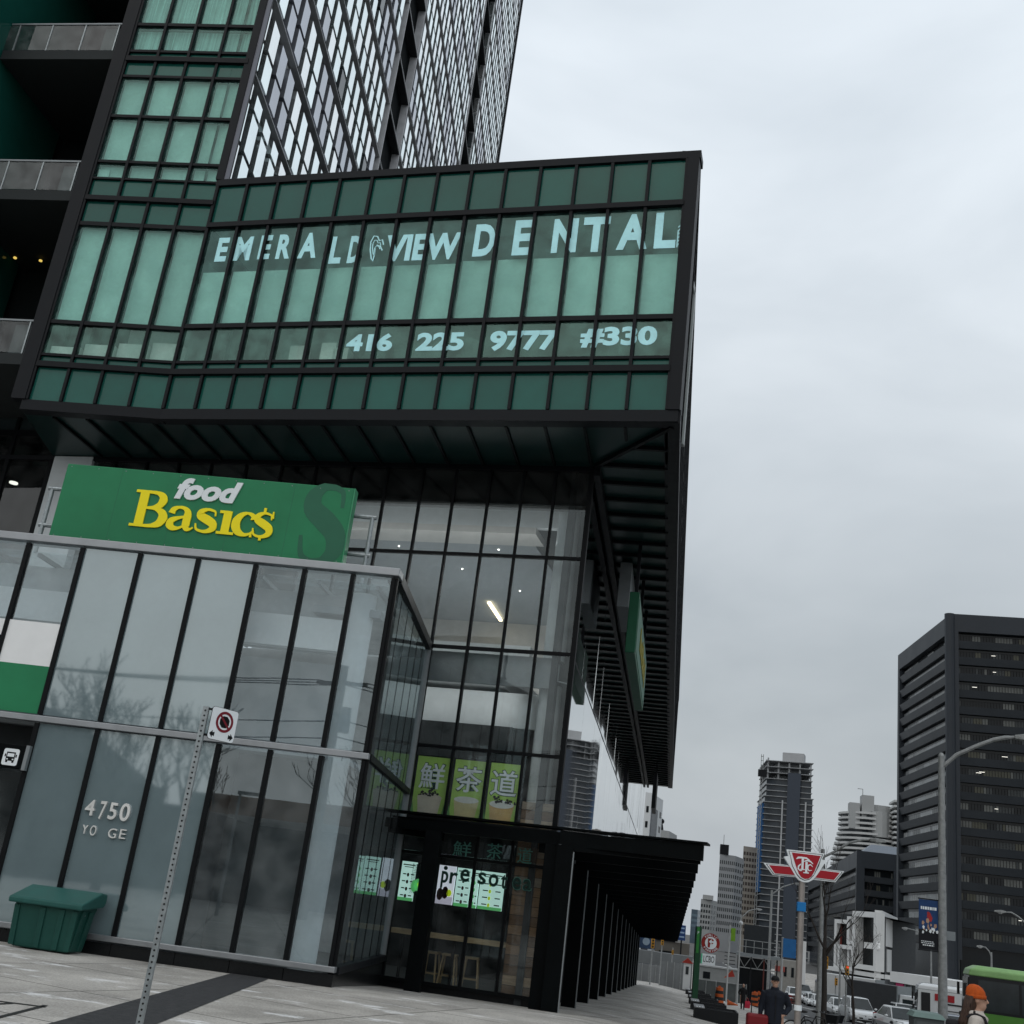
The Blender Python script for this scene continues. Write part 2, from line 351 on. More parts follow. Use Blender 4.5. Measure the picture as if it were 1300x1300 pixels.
    fx = nd(nt, 'ShaderNodeMix', data_type='RGBA'); fx.inputs['B'].default_value = (.72, .72, .72, 1); nt.links.new(s2.outputs['Result'], fx.inputs['Factor']); nt.links.new(mv.outputs['Vector'], fx.inputs['A'])
    nt.links.new(fx.outputs['Result'], b.inputs['Base Color']); return m
PAVE = concrete_ground('pavement_concrete', (.44, .42, .39), (.22, .22, .22), R(14), 2.6, .85)
ASPH = mat('road_asphalt', (.055, .056, .058), .75, var=.25, scale=2, bump=.3, bscale=120)
EARTH = mat('city_ground', (.09, .09, .088), .9, var=.2, scale=.05)
KERBM = mat('kerb_concrete', (.30, .30, .29), .85, var=.2, scale=3)
ys = lin(-60, 0, 12) + lin(0, 160, 160)[1:] + [200, 260, 330]
sheet('ground', [-3000, -400, -60] + lin(-20, 6.2, 20) + [14, 23, 30, 60, 400, 3000], [-3000, -300] + ys + [800, 3000], lambda x, y: gb(x, y) - .30, EARTH)
sheet('pavement', lin(-40, -6, 10) + lin(-5, 6, 44) , ys, gb, PAVE)
sheet('road', [6.2, 9, 12, 15, 18, 21, 23.0], ys, lambda x, y: gb(x, y) - .10, ASPH)
sheet('far_pavement', [23.3, 28, 36, 60], ys, gb, PAVE)
kb = MB(); kb2 = MB()
for a, b2 in zip(ys[:-1], ys[1:]):
    for q, x0, x1 in ((kb, 6.0, 6.24), (kb2, 22.96, 23.3)):
        za, zb = gb(x0, a) + .012, gb(x0, b2) + .012
        q.hexa([(x0,a,za-.3),(x1,a,za-.3),(x1,b2,zb-.3),(x0,b2,zb-.3),(x0,a,za),(x1,a,za),(x1,b2,zb),(x0,b2,zb)])
tag(kb.build('kerb', KERBM), kind='structure'); tag(kb2.build('far_kerb', KERBM), kind='structure')
PAINT = mat('road_paint', (.62, .62, .60), .7, var=.25, scale=6)
ml = MB()
for x in (9.9, 18.6):
    for k in range(40):
        y0 = 4 + k*6.0; z0, z1 = gz(x, y0) + .008, gz(x, y0+2.5) + .008
        ml.quad((x-.06, y0, z0), (x+.06, y0, z0), (x+.06, y0+2.5, z1), (x-.06, y0+2.5, z1))
for x in (14.2, 14.5):
    for a, b2 in zip(ys[:-1], ys[1:]):
        if a >= 0: ml.quad((x-.06, a, gz(x,a)+.008), (x+.06, a, gz(x,a)+.008), (x+.06, b2, gz(x,b2)+.008), (x-.06, b2, gz(x,b2)+.008))
tag(ml.build('road_markings', PAINT), kind='structure')
# a band of dark paving crossing the plaza, and the iron frame of a hatch
DPAVE = mat('dark_paving', (.022, .023, .025), .8, var=.5, scale=9, bump=.4, bscale=50, col2=(.060,.060,.062))
A, B, C_, D = [at_z(*p, 0) for p in ((290, 1237), (340, 1243.5), (200, 1300), (62, 1300))]
D = A + (D-A)*1.5; C_ = B + (C_-B)*1.6; A, B = A - (D-A)*.02, B - (C_-B)*.01
band = MB()
nn = 12
for i in range(nn):
    t0, t1 = i/nn, (i+1)/nn
    q = [A.lerp(D, t0), B.lerp(C_, t0), B.lerp(C_, t1), A.lerp(D, t1)]
    band.quad(*[(p.x, p.y, gb(p.x, p.y)+.006) for p in q])
tag(band.build('paving_band', DPAVE), kind='structure')
hm = MB()
for a, b2 in (((0, 1272), (58, 1279)), ((0, 1292), (58, 1277)), ((0,1276),(15,1275))):
    p, q = at_ground(*a), at_ground(*b2); d = (q-p).normalized(); e = Vector((-d.y, d.x, 0))*.03
    p -= d*1.2 if a[0] == 0 else d*0
    hm.quad(*[(v.x, v.y, gb(v.x, v.y)+.007) for v in (p-e, q-e, q+e, p+e)])
tag(hm.build('hatch_rim', mat('cast_iron', (.03,.03,.03), .6, .4)), kind='structure')
# ------------------------------------------------------------------ the corner building
bld = thing('glass_building', 'green glass office block jutting out over a lower glass shop front on the corner', 'building', (-7, 21, 0))
def part(name, mb, m, parent=None, **k): return mb.build(name, m, parent or bld, **k)
def pane(fr, u0, u1, z0, z1, m, parent, name='pane', n0=-.035, n1=-.015, tilt=0.0, label=None):
    mb = MB(); a, b2 = rnd.uniform(-tilt, tilt), rnd.uniform(-tilt, tilt)
    P = fr.pt; w_, h_ = u1-u0, z1-z0
    q = lambda u, n, z: P(u, n + a*(u-(u0+u1)/2) + b2*(z-(z0+z1)/2), z)
    mb.hexa([q(u0,n1,z0),q(u1,n1,z0),q(u1,n0,z0),q(u0,n0,z0),q(u0,n1,z1),q(u1,n1,z1),q(u1,n0,z1),q(u0,n0,z1)])
    o = mb.build(name, m, parent)
    if label: o['label'] = label
    return o
def bars(fr, parent, us, zs, z0, z1, u0, u1, w=.06, d=.07, m=None, n0=-.06, tw=None, names=('mullion', 'transom')):
    m = m or BLACK; tw = tw or w
    for u in us: part(names[0], MB().fbox(fr, u-w/2, u+w/2, n0, d, z0, z1), m, parent)
    for z in zs: part(names[1], MB().fbox(fr, u0, u1, n0, d-.012, z-tw/2, z+tw/2), m, parent)

# ---- street-level glass hall with the address on it
FP = Frame((-16.0, 19.266), (-5.57, 19.85)); FR = Frame((-5.57, 19.85), (-6.22, 26.05))
ZT = 7.40
pod = MB()
inn = lambda u, n: FP.pt(u, n, 0)
roof = [FP.pt(0, -.25, 0), FP.pt(FP.L-.2, -.25, 0), FR.pt(FR.L, -.2, 0), Vector((-16, 27.1, 0))]
roof2 = [FP.pt(0, -2.55, 0), FP.pt(FP.L-.4, -2.55, 0), FR.pt(FR.L, -.2, 0), Vector((-16, 27.1, 0))]
pod.prism([(p.x, p.y) for p in roof2], 7.0, 7.16)
podium = part('street_hall', pod, CONC)
part('added_skylight', MB().fbox(FP, 0, FP.L-.1, -2.55, -.32, 7.1, 7.13), CLEARG, podium)  # unseen glass strip, added to let daylight into the hall
for i in range(9): part('skylight_bar', MB().fbox(FP, .8+i*1.15, .86+i*1.15, -2.55, -.32, 7.02, 7.1), ALUD, podium)
xs = [-15.2, -14.07, -12.95, -11.83, -10.65, -9.48, -8.33, -7.36, -6.41, -5.62]
us = [FP.ux(x) for x in xs]; us[-1] = FP.L - .05
part('parapet_cap', MB().fbox(FP, 0, FP.L+.05, -.32, .07, 7.23, ZT-.02), ALU, podium, bevel=.012)
part('parapet_cap', MB().fbox(FR, .32, FR.L, -.22, .05, 7.2, ZT-.004), CHARL, podium)
part('mid_rail', MB().fbox(FP, 0, FP.L+.03, -.05, .08, 3.79, 3.90), ALU, podium, bevel=.01)
part('mid_rail', MB().fbox(FR, .1, FR.L, -.05, .05, 3.79, 3.91), CHARL, podium)
part('sill', MB().fbox(FP, us[3], FP.L+.04, -.10, .09, .23, .325), ALU, podium, bevel=.01)
part('sill', MB().fbox(FR, .12, FR.L, -.10, .08, .20, .32), CHARL, podium)
for i in range(3, 9):
    part('plinth_slab', MB().fbox(FP, us[i]+.006, us[i+1]-.006 if i < 8 else FP.L+.02, -.2, .03, -.6, .2), GRANITE, podium)
for i in range(4): part('plinth_slab', MB().fbox(FR, .06+i*1.55, 1.6+i*1.55, -.2, .01, -.9, .2), GRANITE, podium)
for i in range(9):
    a, b2 = us[i]+.03, us[i+1]-.03
    opaque = 3 <= i <= 5
    z0 = 3.93
    if i < 3:
        pass
    pane(FP, a, b2, 3.93, 7.2, FROSTG if opaque else PODG, podium, tilt=.0012, label='pale frosted wall panel' if opaque else None)
    if i >= 3: pane(FP, a, b2, .32, 3.77, FROSTG if opaque else PODG, podium, tilt=.0012, label='pale frosted wall panel' if opaque else None)
for i, u in enumerate(us):
    w_ = .085 if i < 9 else .05
    part('mullion', MB().fbox(FP, u-w_/2, u+w_/2, -.10, .035, 3.93, 7.2), BLACK, podium)
    if i >= 3: part('mullion', MB().fbox(FP, u-w_/2, u+w_/2, -.10, .035, .32, 3.77), BLACK, podium)
ru = [.12 + k*(FR.L-.2)/6 for k in range(7)]
for k in range(6):
    for z0, z1 in ((.32, 3.79), (3.91, 7.2)): pane(FR, ru[k]+.012, ru[k+1]-.012, z0, z1, CLEARG, podium, tilt=.001)
for k, u in enumerate(ru[1:]):
    w_ = .020 if k < 5 else .12
    part('mullion', MB().fbox(FR, u-w_/2, u+w_/2, -.034 if k < 5 else -.06, -.010 if k < 5 else .05, .32, 7.2), BLACK if k < 5 else ALUD, podium)
part('corner_post', MB().fbox(FR, -.0, .10, -.10, .03, .32, 7.2), BLACK, podium)
# white and green shop panels and the dark entrance under them at the left end
zw1 = FP.px(78, 793)[1]; zw0 = FP.px(66, 847)[1]
for i in range(3):
    part('white_sign_panel', MB().fbox(FP, us[i]+.02, us[i+1]-.05, -.012, .012, zw0, zw1), WHITE, podium)
    part('green_sign_panel', MB().fbox(FP, us[i]+.02, us[i+1]-.05, -.012, .012, 3.93, zw0), SIGNG, podium)
u_, z_ = FP.px(-6, 822); u2, z2 = FP.px(4, 806)
part('sign_letter', text_to(MB(), FP, 's', u_, u2, z_, z2, .013, .008, .03), BLACK, podium)
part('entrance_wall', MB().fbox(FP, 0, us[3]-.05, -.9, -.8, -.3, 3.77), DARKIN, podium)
part('entrance_door', MB().fbox(FP, us[0], us[3]-.1, -.5, -.46, -.1, 3.2), PODG, podium)
# inside: concrete wall, white beam, grey wall, floor
zb1 = FP.px(400, 784, -.75)[1]; zb0 = FP.px(400, 824, -.75)[1]
inside = MB().fbox(FP, .1, FP.L-.9, -1.2, -1.0, zb0, 7.0)
part('concrete_wall', inside, CONC, podium)
part('white_beam', MB().fbox(FP, .1, FP.L-.75, -.98, -.75, zb0, zb1), WHITE, podium)
part('inner_wall', MB().fbox(FP, .1, FP.L-.9, -2.4, -2.2, .2, zb0), CEILM, podium)
part('inner_ceiling', MB().fbox(FP, .1, FP.L-.6, -2.2, -.6, 3.78, 3.9), CEILM, podium)
part('inner_wall', MB().fbox(FP, us[6], FP.L-.7, -1.3, -1.2, .2, 3.78), GREYIN, podium)
part('inner_floor', MB().prism([(p.x, p.y) for p in roof], .05, .19), GREYIN, podium)
part('column', MB().tube([FP.pt(FP.L-.75, -.8, .2), FP.pt(FP.L-.75, -.8, 7.0)], .24, 20), CONCL, podium, shade='auto')
part('duct', MB().fbox(FP, us[7]+.1, us[8]+.5, -.98, -.65, 6.55, 6.7), ALUD, podium)
# address letters, the N of the street name long gone
def letters(name, fr, txt, bl, tr, parent, m, n=0., depth=.03, bold=.0, shear=0, sp=1.0, label=None):
    u0, z0 = fr.px(*bl, n); u1, z1 = fr.px(*tr, n)
    o = part(name, text_to(MB(), fr, txt, u0, u1, z0, z1, n, depth, bold, shear, sp), m, parent)
    if label: o['label'] = label
    return o
for ch, bl, tr in (('4', (107.5, 1034.5), (124, 1016)), ('7', (125, 1040), (138, 1018)), ('5', (137, 1040), (152, 1020)), ('0', (151, 1042), (168.5, 1021))):
    letters('address_number', FP, ch, bl, tr, podium, STEELL, -.01, .05, .012)
for ch, bl, tr in (('Y', (104, 1058), (113.5, 1048)), ('O', (114, 1060.5), (124.5, 1048.5)), ('G', (137, 1063.5), (150, 1052.5)), ('E', (151.5, 1064.5), (162, 1053.5))):
    letters('street_letter', FP, ch, bl, tr, podium, STEELL, -.01, .04, .0)

# ---- main wall line, behind and above the hall
FC = Frame((-24.0, 25.72 + 21.3*.108), (-2.70, 25.72))
cx = [-18.2, -17.2, -16.2, -15.2, -14.2, -13.2, -12.15, -11.1, -10.1, -9.08, -8.08, -7.1, -6.21, -5.29, -4.43, -3.61, -2.74]
cu = [FC.ux(x) for x in cx]
shop = part('shop_front', MB().fbox(FC, cu[0], FC.L, -.30, -.06, -.9, -.17), GRANITE)
rows = [(-.1, 2.50), (2.58, 3.28), (3.36, 4.93), (4.99, 7.31), (7.39, 9.67), (9.75, 11.08), (11.08, 12.02)]
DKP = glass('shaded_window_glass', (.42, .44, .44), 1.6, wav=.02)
for i in range(len(cu)-1):
    for r, (z0, z1) in enumerate(rows):
        if r < 4 and cx[i+1] < -6.5: continue
        if r < 6 and cx[i+1] < -10: continue
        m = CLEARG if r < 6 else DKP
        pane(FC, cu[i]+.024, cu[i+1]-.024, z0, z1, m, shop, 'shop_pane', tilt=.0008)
for i, u in enumerate(cu):
    part('mullion', MB().fbox(FC, u-.028, u+.028, -.09, .03, -.17 if cx[i] > -6.5 else 7.0, 12.05), BLACK, shop)
for z in (-.14, 2.54, 3.32, 4.96): part('transom', MB().fbox(FC, cu[12], FC.L, -.09, .022, z-.035, z+.035), BLACK, shop)
for z in (7.35, 9.71): part('transom', MB().fbox(FC, cu[7], FC.L, -.09, .022, z-.038, z+.038), BLACK, shop)
part('head_beam', MB().fbox(FC, 0, FC.L+.05, -.1, .06, 11.98, 12.1), CHAR, shop)
part('party_wall', MB().fbox(FC, cu[0], cu[12]-.06, -.30, -.12, -.3, 7.0), CONC, shop)
part('corner_post', MB().fbox(FC, FC.L-.02, FC.L+.05, -.09, .03, -.3, 12.0), BLACK, shop)
# behind the glass
dy = lambda u, n: FC.pt(u, n, 0)
def room(name, z0, z1, n0, n1, u0, u1, m):
    if n0 < -.6: u1 = min(u1, FC.L - .62 + n0*.1085)
    return part(name, MB().fbox(FC, u0, u1, n0, n1, z0, z1), m, shop)
uL = cu[7]
room('bulkhead', 11.08, 12.08, -.45, -.12, uL, FC.L-.2, mat('bulkhead_grey', (.10,.105,.105), .8))
zc1 = 11.08; zc0 = FC.px(600, 667, -1.3)[1]
room('inner_wall', zc0, 11.9, -1.5, -1.3, uL, FC.L-.9, CONCL)
room('light_cove', zc0-.18, zc0, -2.3, -1.3, uL, FC.L-1.6, BEIGE)
room('inner_ceiling', zc0+.004, zc0+.12, -12.5, -1.52, uL, FC.L-.6, CEILM)
zb = FC.px(560, 783, -11.5)[1]
room('inner_wall', 7.3, zc0, -11.7, -11.5, uL, FC.L-.6, BEIGE)
room('floor_slab', 6.75, 7.30, -12.5, -.32, uL, FC.L-.35, CONCL)
room('slab_edge', 6.55, 7.28, -.30, -.22, cu[11], FC.L-.4, ALUD)
room('inner_wall', 7.3, 7.62, -.9, -.6, cu[11], FC.L-1.2, WHITE)
room('inner_wall', 5.75, 6.6, -1.6, -1.4, cu[11]-1, FC.L-1.0, CONCL)
room('inner_wall', 4.9, 5.75, -1.45, -1.3, cu[11]-1, FC.L-1.6, DARKIN)  # dark panel stands in for a mirrored dark roof and the dim room
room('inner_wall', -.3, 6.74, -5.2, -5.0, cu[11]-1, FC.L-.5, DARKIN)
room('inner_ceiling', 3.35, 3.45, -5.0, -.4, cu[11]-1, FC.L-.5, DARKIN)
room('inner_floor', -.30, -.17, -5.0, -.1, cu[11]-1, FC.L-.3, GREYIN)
for k in range(3):
    p = FC.pt(cu[13]+.5+k*.87, -.26, 0)
    part('slab_clip', MB().tube([(p.x, p.y, 7.15), (p.x, p.y, 6.75), (p.x+.25, p.y, 6.7)], .025, 6), ALUD, shop)
# round concrete column in the corner, clad in planks at the foot
cc = FC.pt(FC.L-.62, -.72, 0)
part('column', MB().tube([(cc.x, cc.y, 3.85), (cc.x, cc.y, 6.7)], .27, 24), CONCL, shop, shade='auto')
part('column', MB().tube([(cc.x, cc.y, 7.3), (cc.x, cc.y, 12.0)], .27, 24), CONCL, shop, shade='auto')
WOODS = [mat('plank_%s' % n, c, .7, var=.25, scale=3, stretch=(1, 1, 12)) for n, c in (('light', (.30,.21,.13)), ('warm', (.22,.13,.07)), ('dark', (.13,.075,.042)), ('grey', (.26,.21,.16)))]
pl = MB(); zz = -.15
while zz < 3.9:
    pl.cur = rnd.randrange(4); h = .205
    pl.fbox(FC, FC.L-.84, FC.L-.1, -.62, -.13, zz+.006, min(zz+h-.006, 3.92)); zz += h
part('plank_cladding', pl, WOODS, shop)
# lights behind the glass
LIT = mat('lit_tube', (1, .9, .7), .5, emit=(1, .80, .50), estr=5)
def strip(a, b2, r=.05):
    z = zc0 - .03
    p, q = at_z(*a, z), at_z(*b2, z)
    e = Vector((.05, 0, 0)); part('ceiling_light', MB().hexa([p-e-Vector((0,0,.05)), p+e-Vector((0,0,.05)), q+e-Vector((0,0,.05)), q-e-Vector((0,0,.05)), p-e, p+e, q+e, q-e]), LIT, shop)
strip((621, 764), (636, 787)); strip((675, 797), (681, 807))
DOT = mat('spot_lamp', (1, 1, 1), .5, emit=(1, .95, .85), estr=6)
for a in ((506.5, 693), (633, 697.5), (660, 750), (587, 722)):
    p = at_z(*a, zc0-.01); part('spot_lamp', MB().tube([p-Vector((0,0,.02)), p], .022, 8), DOT, shop)
for nm, u, n, z, en, sx in (('room_lamp', FC.L-4.0, -6.0, zc0-.25, 250, 6), ('wall_fill', FC.L-4.2, -.62, 9.9, 22, 7), ('lower_wall_fill', FC.L-3.5, -.9, 6.4, 11, 4)):  # last two are added fill for dim inner walls, no fittings there
    L = bpy.data.lights.new(nm, 'AREA'); L.energy = en; L.size = sx; L.size_y = 1.2; L.shape = 'RECTANGLE'; L.color = (1, .985, .97)
    lo = bpy.data.objects.new(nm, L); COL.objects.link(lo); lo.location = FC.pt(u, n, z)
    if nm == 'room_lamp': pass
    elif nm == 'wall_fill': lo.rotation_euler = (R(140), 0, 0)
    else: lo.rotation_euler = (R(80), 0, 0)

# ---- wall left of the hall, under the corner bay
FL = Frame((-25.0, 28.1), (-18.2, 27.42))
for x0, x1 in ((-24.5, -22.0), (-22.0, -19.75), (-19.75, -18.3)):
    a, b2 = FL.ux(x0)+.05, FL.ux(x1)-.05
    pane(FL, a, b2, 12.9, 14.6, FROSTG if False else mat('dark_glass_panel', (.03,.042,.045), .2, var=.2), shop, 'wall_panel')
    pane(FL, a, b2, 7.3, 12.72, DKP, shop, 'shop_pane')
    part('mullion', MB().fbox(FL, b2, b2+.12, -.1, .05, 7.2, 14.6), BLACK, shop)
part('transom', MB().fbox(FL, 0, FL.L, -.1, .045, 12.72, 12.9), BLACK, shop)
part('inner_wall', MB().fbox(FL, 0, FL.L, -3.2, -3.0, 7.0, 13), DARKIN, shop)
p = on_plane(17, 614, (-25, 30.2), (-18, 30.0)); part('spot_lamp', MB().tube([p, p+Vector((0, 0, .05))], .13, 10), DOT, shop)
part('concrete_pier', MB().fbox(FC, FC.ux(-18.15), FC.ux(-16.9), -.2, .08, 7.1, 12.08), CONCL, shop)

# ---- long side wall of mirror glass facing the street
FE = Frame((-2.70, 25.80), (-2.70, 91))
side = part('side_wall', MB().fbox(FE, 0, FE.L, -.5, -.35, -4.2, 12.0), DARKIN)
ncol = 46
for k in range(ncol):
    a, b2 = FE.L*k/ncol + .008, FE.L*(k+1)/ncol - .008
    for z0, z1 in ((3.34, 7.31), (7.39, 12.0)):
        pane(FE, a, b2, z0, z1, MIRG, side, 'mirror_pane', tilt=.0022)
for k in range(ncol+1): part('mullion', MB().fbox(FE, FE.L*k/ncol-.012, FE.L*k/ncol+.012, -.06, -.022, 3.3, 12.0), BLACK, side)
part('transom', MB().fbox(FE, 0, FE.L, -.06, -.02, 7.31, 7.39), BLACK, side)
part('base_wall', MB().fbox(FE, .1, FE.L, -.35, .0, -4.2, 3.30), BLACKST, side)

# ---- projecting office storey
FO = Frame((-13.49, 24.17), (-.62, 22.64)); FB = Frame((-17.30, 24.05), (-13.49, 24.17)); FS = Frame((-.62, 22.66), (-.72, 91.3))
foot = [(-17.33, 24.08), (-13.49, 24.20), (-.64, 22.68), (-.74, 91.3), (-21, 91.3), (-18.3, 27.5)]
over = part('projecting_block', MB().prism(foot, 19.0, 19.12).prism(foot, 13.05, 13.3), CHAR)
part('soffit', MB().prism(foot, 12.1, 12.2), SOFF, over)
for k in range(18):
    x = -16.6 + k*.925
    y0 = (24.2 if x < -13.5 else 24.2 - (x+13.49)*.1185) + .25; y1 = 25.6 - (x+2.7)*.108
    if x > -2.3: y1 = 25.2 + (-.75-x)*-1.3
    part('soffit_rib', MB().box(x-.03, x+.03, y0, max(y1, y0+.3), 12.03, 12.1), BLACK, over)
A_, B_ = Vector((-.75, 22.9, 0)), Vector((-2.62, 25.5, 0)); e = (B_-A_).normalized().cross(Vector((0,0,1)))*.05
part('soffit_rib', MB().prism([(A_-e).to_2d(), (A_+e).to_2d(), (B_+e).to_2d(), (B_-e).to_2d()], 12.0, 12.1), BLACK, over)
for k in range(57):
    y = 24.2 + k*1.17; x0 = -2.62 if y > 25.6 else -.75 - (y-22.9)*.72
    part('soffit_rib', MB().box(x0, -.85, y-.05, y+.05, 12.0, 12.1), BLACK, over)
part('soffit_beam', MB().box(-2.66, -2.5, 25.6, 91, 11.85, 12.1), CHAR, over)
for fr in (FO, FB): part('bottom_frame', MB().fbox(fr, 0, fr.L, -.3, .05, 12.04, 12.32), CHARL, over)
part('bottom_frame', MB().fbox(FS, -.02, FS.L, -.3, .05, 12.03, 12.34), CHARL, over)
part('top_cap', MB().fbox(FO, -.06, FO.L+.06, -.4, .07, 19.0, 19.2), CHARL, over)
part('top_cap', MB().fbox(FS, -.03, FS.L, -.4, .06, 18.98, 19.22), CHARL, over)
# long side of the block, seen edge on
for k in range(34):
    u = 1.0 + k*2.0; part('side_mullion', MB().fbox(FS, u-.06, u+.06, -.1, .05, 12.34, 18.98), CHAR, over)
part('side_glass', MB().fbox(FS, .1, FS.L, -.06, -.02, 12.34, 18.98), SPAND, over)
part('side_transom', MB().fbox(FS, .1, FS.L, -.06, .03, 15.0, 15.1), CHAR, over)

oz = [12.32, 13.27, 13.42, 13.60, 14.63, 17.68, 18.97]
nO = 14; ou = [(FO.L-.26)*i/nO + .0 for i in range(nO+1)]
bu = [.12 + (FB.L-.12)*i/4 for i in range(5)]
zbl = [FO.px(285, 341)[1], FO.px(440, 335)[1], FO.px(650, 324.6)[1]]
front = part('front_facade', MB().fbox(FO, ou[-1]+.03, FO.L+.03, -.3, .08, 12.32, 19.0), CHARL, over)
bayf = part('bay_facade', MB().fbox(FB, -.30, .09, -.4, .09, 12.32, 44.0), CHARL, over)
part('bay_post', MB().fbox(FB, FB.L-.10, FB.L+.12, -.3, .085, 19.2, 44.0), CHARL, over)
GREENB = mat('blind_edge', (.6,.64,.62), .8)
def window_grid(fr, parent, us, specs, w=.075, d=.07):
    for i in range(len(us)-1):
        for z0, z1, kind in specs:
            k = kind(i) if callable(kind) else kind
            a, b2 = us[i]+w/2-.004, us[i+1]-w/2+.004
            pane(fr, a, b2, z0, z1, SPAND if k == 'sp' else GREENG if k != 'dk' else GREEND, parent, 'spandrel_panel' if k == 'sp' else 'window_pane', tilt=.0008)
            if k and k.startswith('bl'):
                zb_ = z0 + .02 if k == 'bl' else float(k[2:])
                lo, hi = (z0, z1) if k == 'bl' else (z0, zb_)
                part('roller_blind', MB().fbox(fr, a+.02, b2-.02, -.19, -.165, lo, hi), BLIND, parent)
            if k == 'cu': part('curtain', MB().fbox(fr, a-.02, b2+.02, -.25, -.2, z0, z1), CURT, parent)
    zs0, zs1 = min(s[0] for s in specs), max(s[1] for s in specs)
    for u in us: part('mullion', MB().fbox(fr, u-w/2, u+w/2, -.12, d, zs0, zs1), CHAR, parent)
    srt = sorted(specs, key=lambda s: s[0])
    for (a0, a1, _), (b0, b1, _) in zip(srt[:-1], srt[1:]):
        if b0 - a1 > .01: part('transom', MB().fbox(fr, us[0], us[-1], -.12, d-.015 if b0-a1 < .13 else d+.03, a1, b0), CHAR, parent)
bk = lambda i: 'bl%.3f' % (zbl[0] if i < 4 else zbl[1] if i < 8 else zbl[2])
window_grid(FO, front, ou, [(12.33, 13.27, 'sp'), (13.42, 13.60, 'sp'), (13.67, 14.62, 'dk'), (14.74, 17.66, bk), (17.80, 18.99, 'sp')])
lows = [(12.33, 13.27, 'sp'), (13.42, 13.60, 'sp'), (13.67, 14.55, 'dk'), (14.66, 17.58, 'bl'), (17.70, 18.38, 'sp'), (18.52, 19.08, 'sp'), (19.14, 19.63, 'bl'), (19.71, 21.16, 'bl'), (21.25, 22.56, 'bl'), (22.64, 23.12, 'sp'), (23.28, 23.46, 'sp'), (23.54, 24.42, 'cu'), (24.52, 25.92, 'cu')]
z = 26.02
for k in range(3): lows += [(z, z+.3, 'sp'), (z+.4, z+1.5, 'bl'), (z+1.58, z+2.85, 'bl' if k else 'cu')]; z += 2.93
window_grid(FB, bayf, bu, lows)
part('bay_upper', MB().fbox(FB, .1, FB.L-.1, -.3, -.02, z, 44.0), SPAND, over)
# rooms behind: floor edge, back wall, ceiling, and what stands at the windows
OFFW = mat('office_wall', (.42, .44, .44), .85, var=.06)
part('room_wall', MB().fbox(FO, .1, FO.L-.4, -4.2, -4.0, 13.3, 17.8), OFFW, over)
part('room_wall', MB().fbox(FB, .1, FB.L-.6, -4.2, -4.0, 13.3, 23.0), OFFW, over)
part('room_ceiling', MB().fbox(FO, .1, FO.L-.4, -4.0, -.2, 17.72, 17.9), OFFW, over)
part('room_slab', MB().fbox(FB, .1, FB.L-.6, -4.0, -.2, 17.7, 18.4), OFFW, over)
part('room_slab', MB().fbox(FB, .1, FB.L-.6, -4.0, -.3, 22.7, 23.4), OFFW, over)
part('room_slab', MB().fbox(FB, .1, FB.L-.6, -4.0, -.3, 25.9, 26.4), OFFW, over)
part('window_ledge', MB().fbox(FO, .1, ou[5], -.5, -.2, 13.62, 13.80), WHITE, over)
for i, zt in ((0, 14.25), (1, 14.12), (2, 14.2), (3, 14.28)): part('window_ledge', MB().fbox(FB, bu[i]+.1, bu[i+1], -.45, -.2, 13.62, zt-.25*(i == 0)), WHITE, over)
for u, z1_ in ((ou[3]+.25, 14.28), (ou[4]+.2, 14.35), (ou[4]+.55, 14.2)): part('window_box', MB().fbox(FO, u, u+.4, -.7, -.35, 13.62, z1_), BLIND, over)
part('notice', MB().fbox(FB, bu[0]+.06, bu[0]+.38, -.12, -.10, 19.16, 19.5), WHITE, over)
# vinyl lettering on the glass
def vin(txt, bl, tr, n=.001, bold=.04, shear=0, sp=1.0): return letters('window_letter', FO, txt, bl, tr, front, CYANV, n-.014, .006, bold, shear, sp)
for ch, x0, x1, y0, y1 in (('E', 271.6, 293, 332.5, 301.6), ('M', 295.6, 322.9, 331.3, 300.3), ('E', 326, 347.7, 329.5, 298.4), ('R', 349, 373.5, 329, 297.2), ('L', 416.3, 438.0, 335, 300.0), ('D', 439.7, 461.4, 334.3, 299.2),
                           ('D', 599, 631.5, 326, 284), ('E', 649, 676.8, 324.6, 279), ('N', 699, 735.6, 321.5, 277)):
    vin(ch, (x0, y0), (x1, y1))
def vbox(txt, uL, uR, zlo, zhi, bold=.04):
    part('window_letter', text_to(MB(), FO, txt, FO.px(*uL)[0], FO.px(*uR)[0], FO.px(*zlo)[1], FO.px(*zhi)[1], -.013, .006, bold), CYANV, front)
vbox('A', (376.5, 328), (400, 327), (388, 327.5), (391.5, 295.4)); vbox('VIEW', (492.3, 299), (587.5, 292), (540, 330), (540, 296.5))
vbox('T', (742.3, 275.4), (776, 274), (759, 319.4), (759, 275)); vbox('A', (781.4, 317.5), (820.8, 315.4), (800, 316.5), (802, 271.7)); vbox('L', (829.4, 315.4), (856.8, 314.5), (840, 315), (831.5, 270))
for txt, bl, tr in (('416', (438, 446.5), (500.5, 423.2)), ('225', (527, 445.8), (591, 421.6)), ('9777', (620, 445.8), (709.5, 418.8)), ('#330', (735.5, 441.5), (835.5, 413.8))):
    vin(txt, bl, tr, bold=.045)
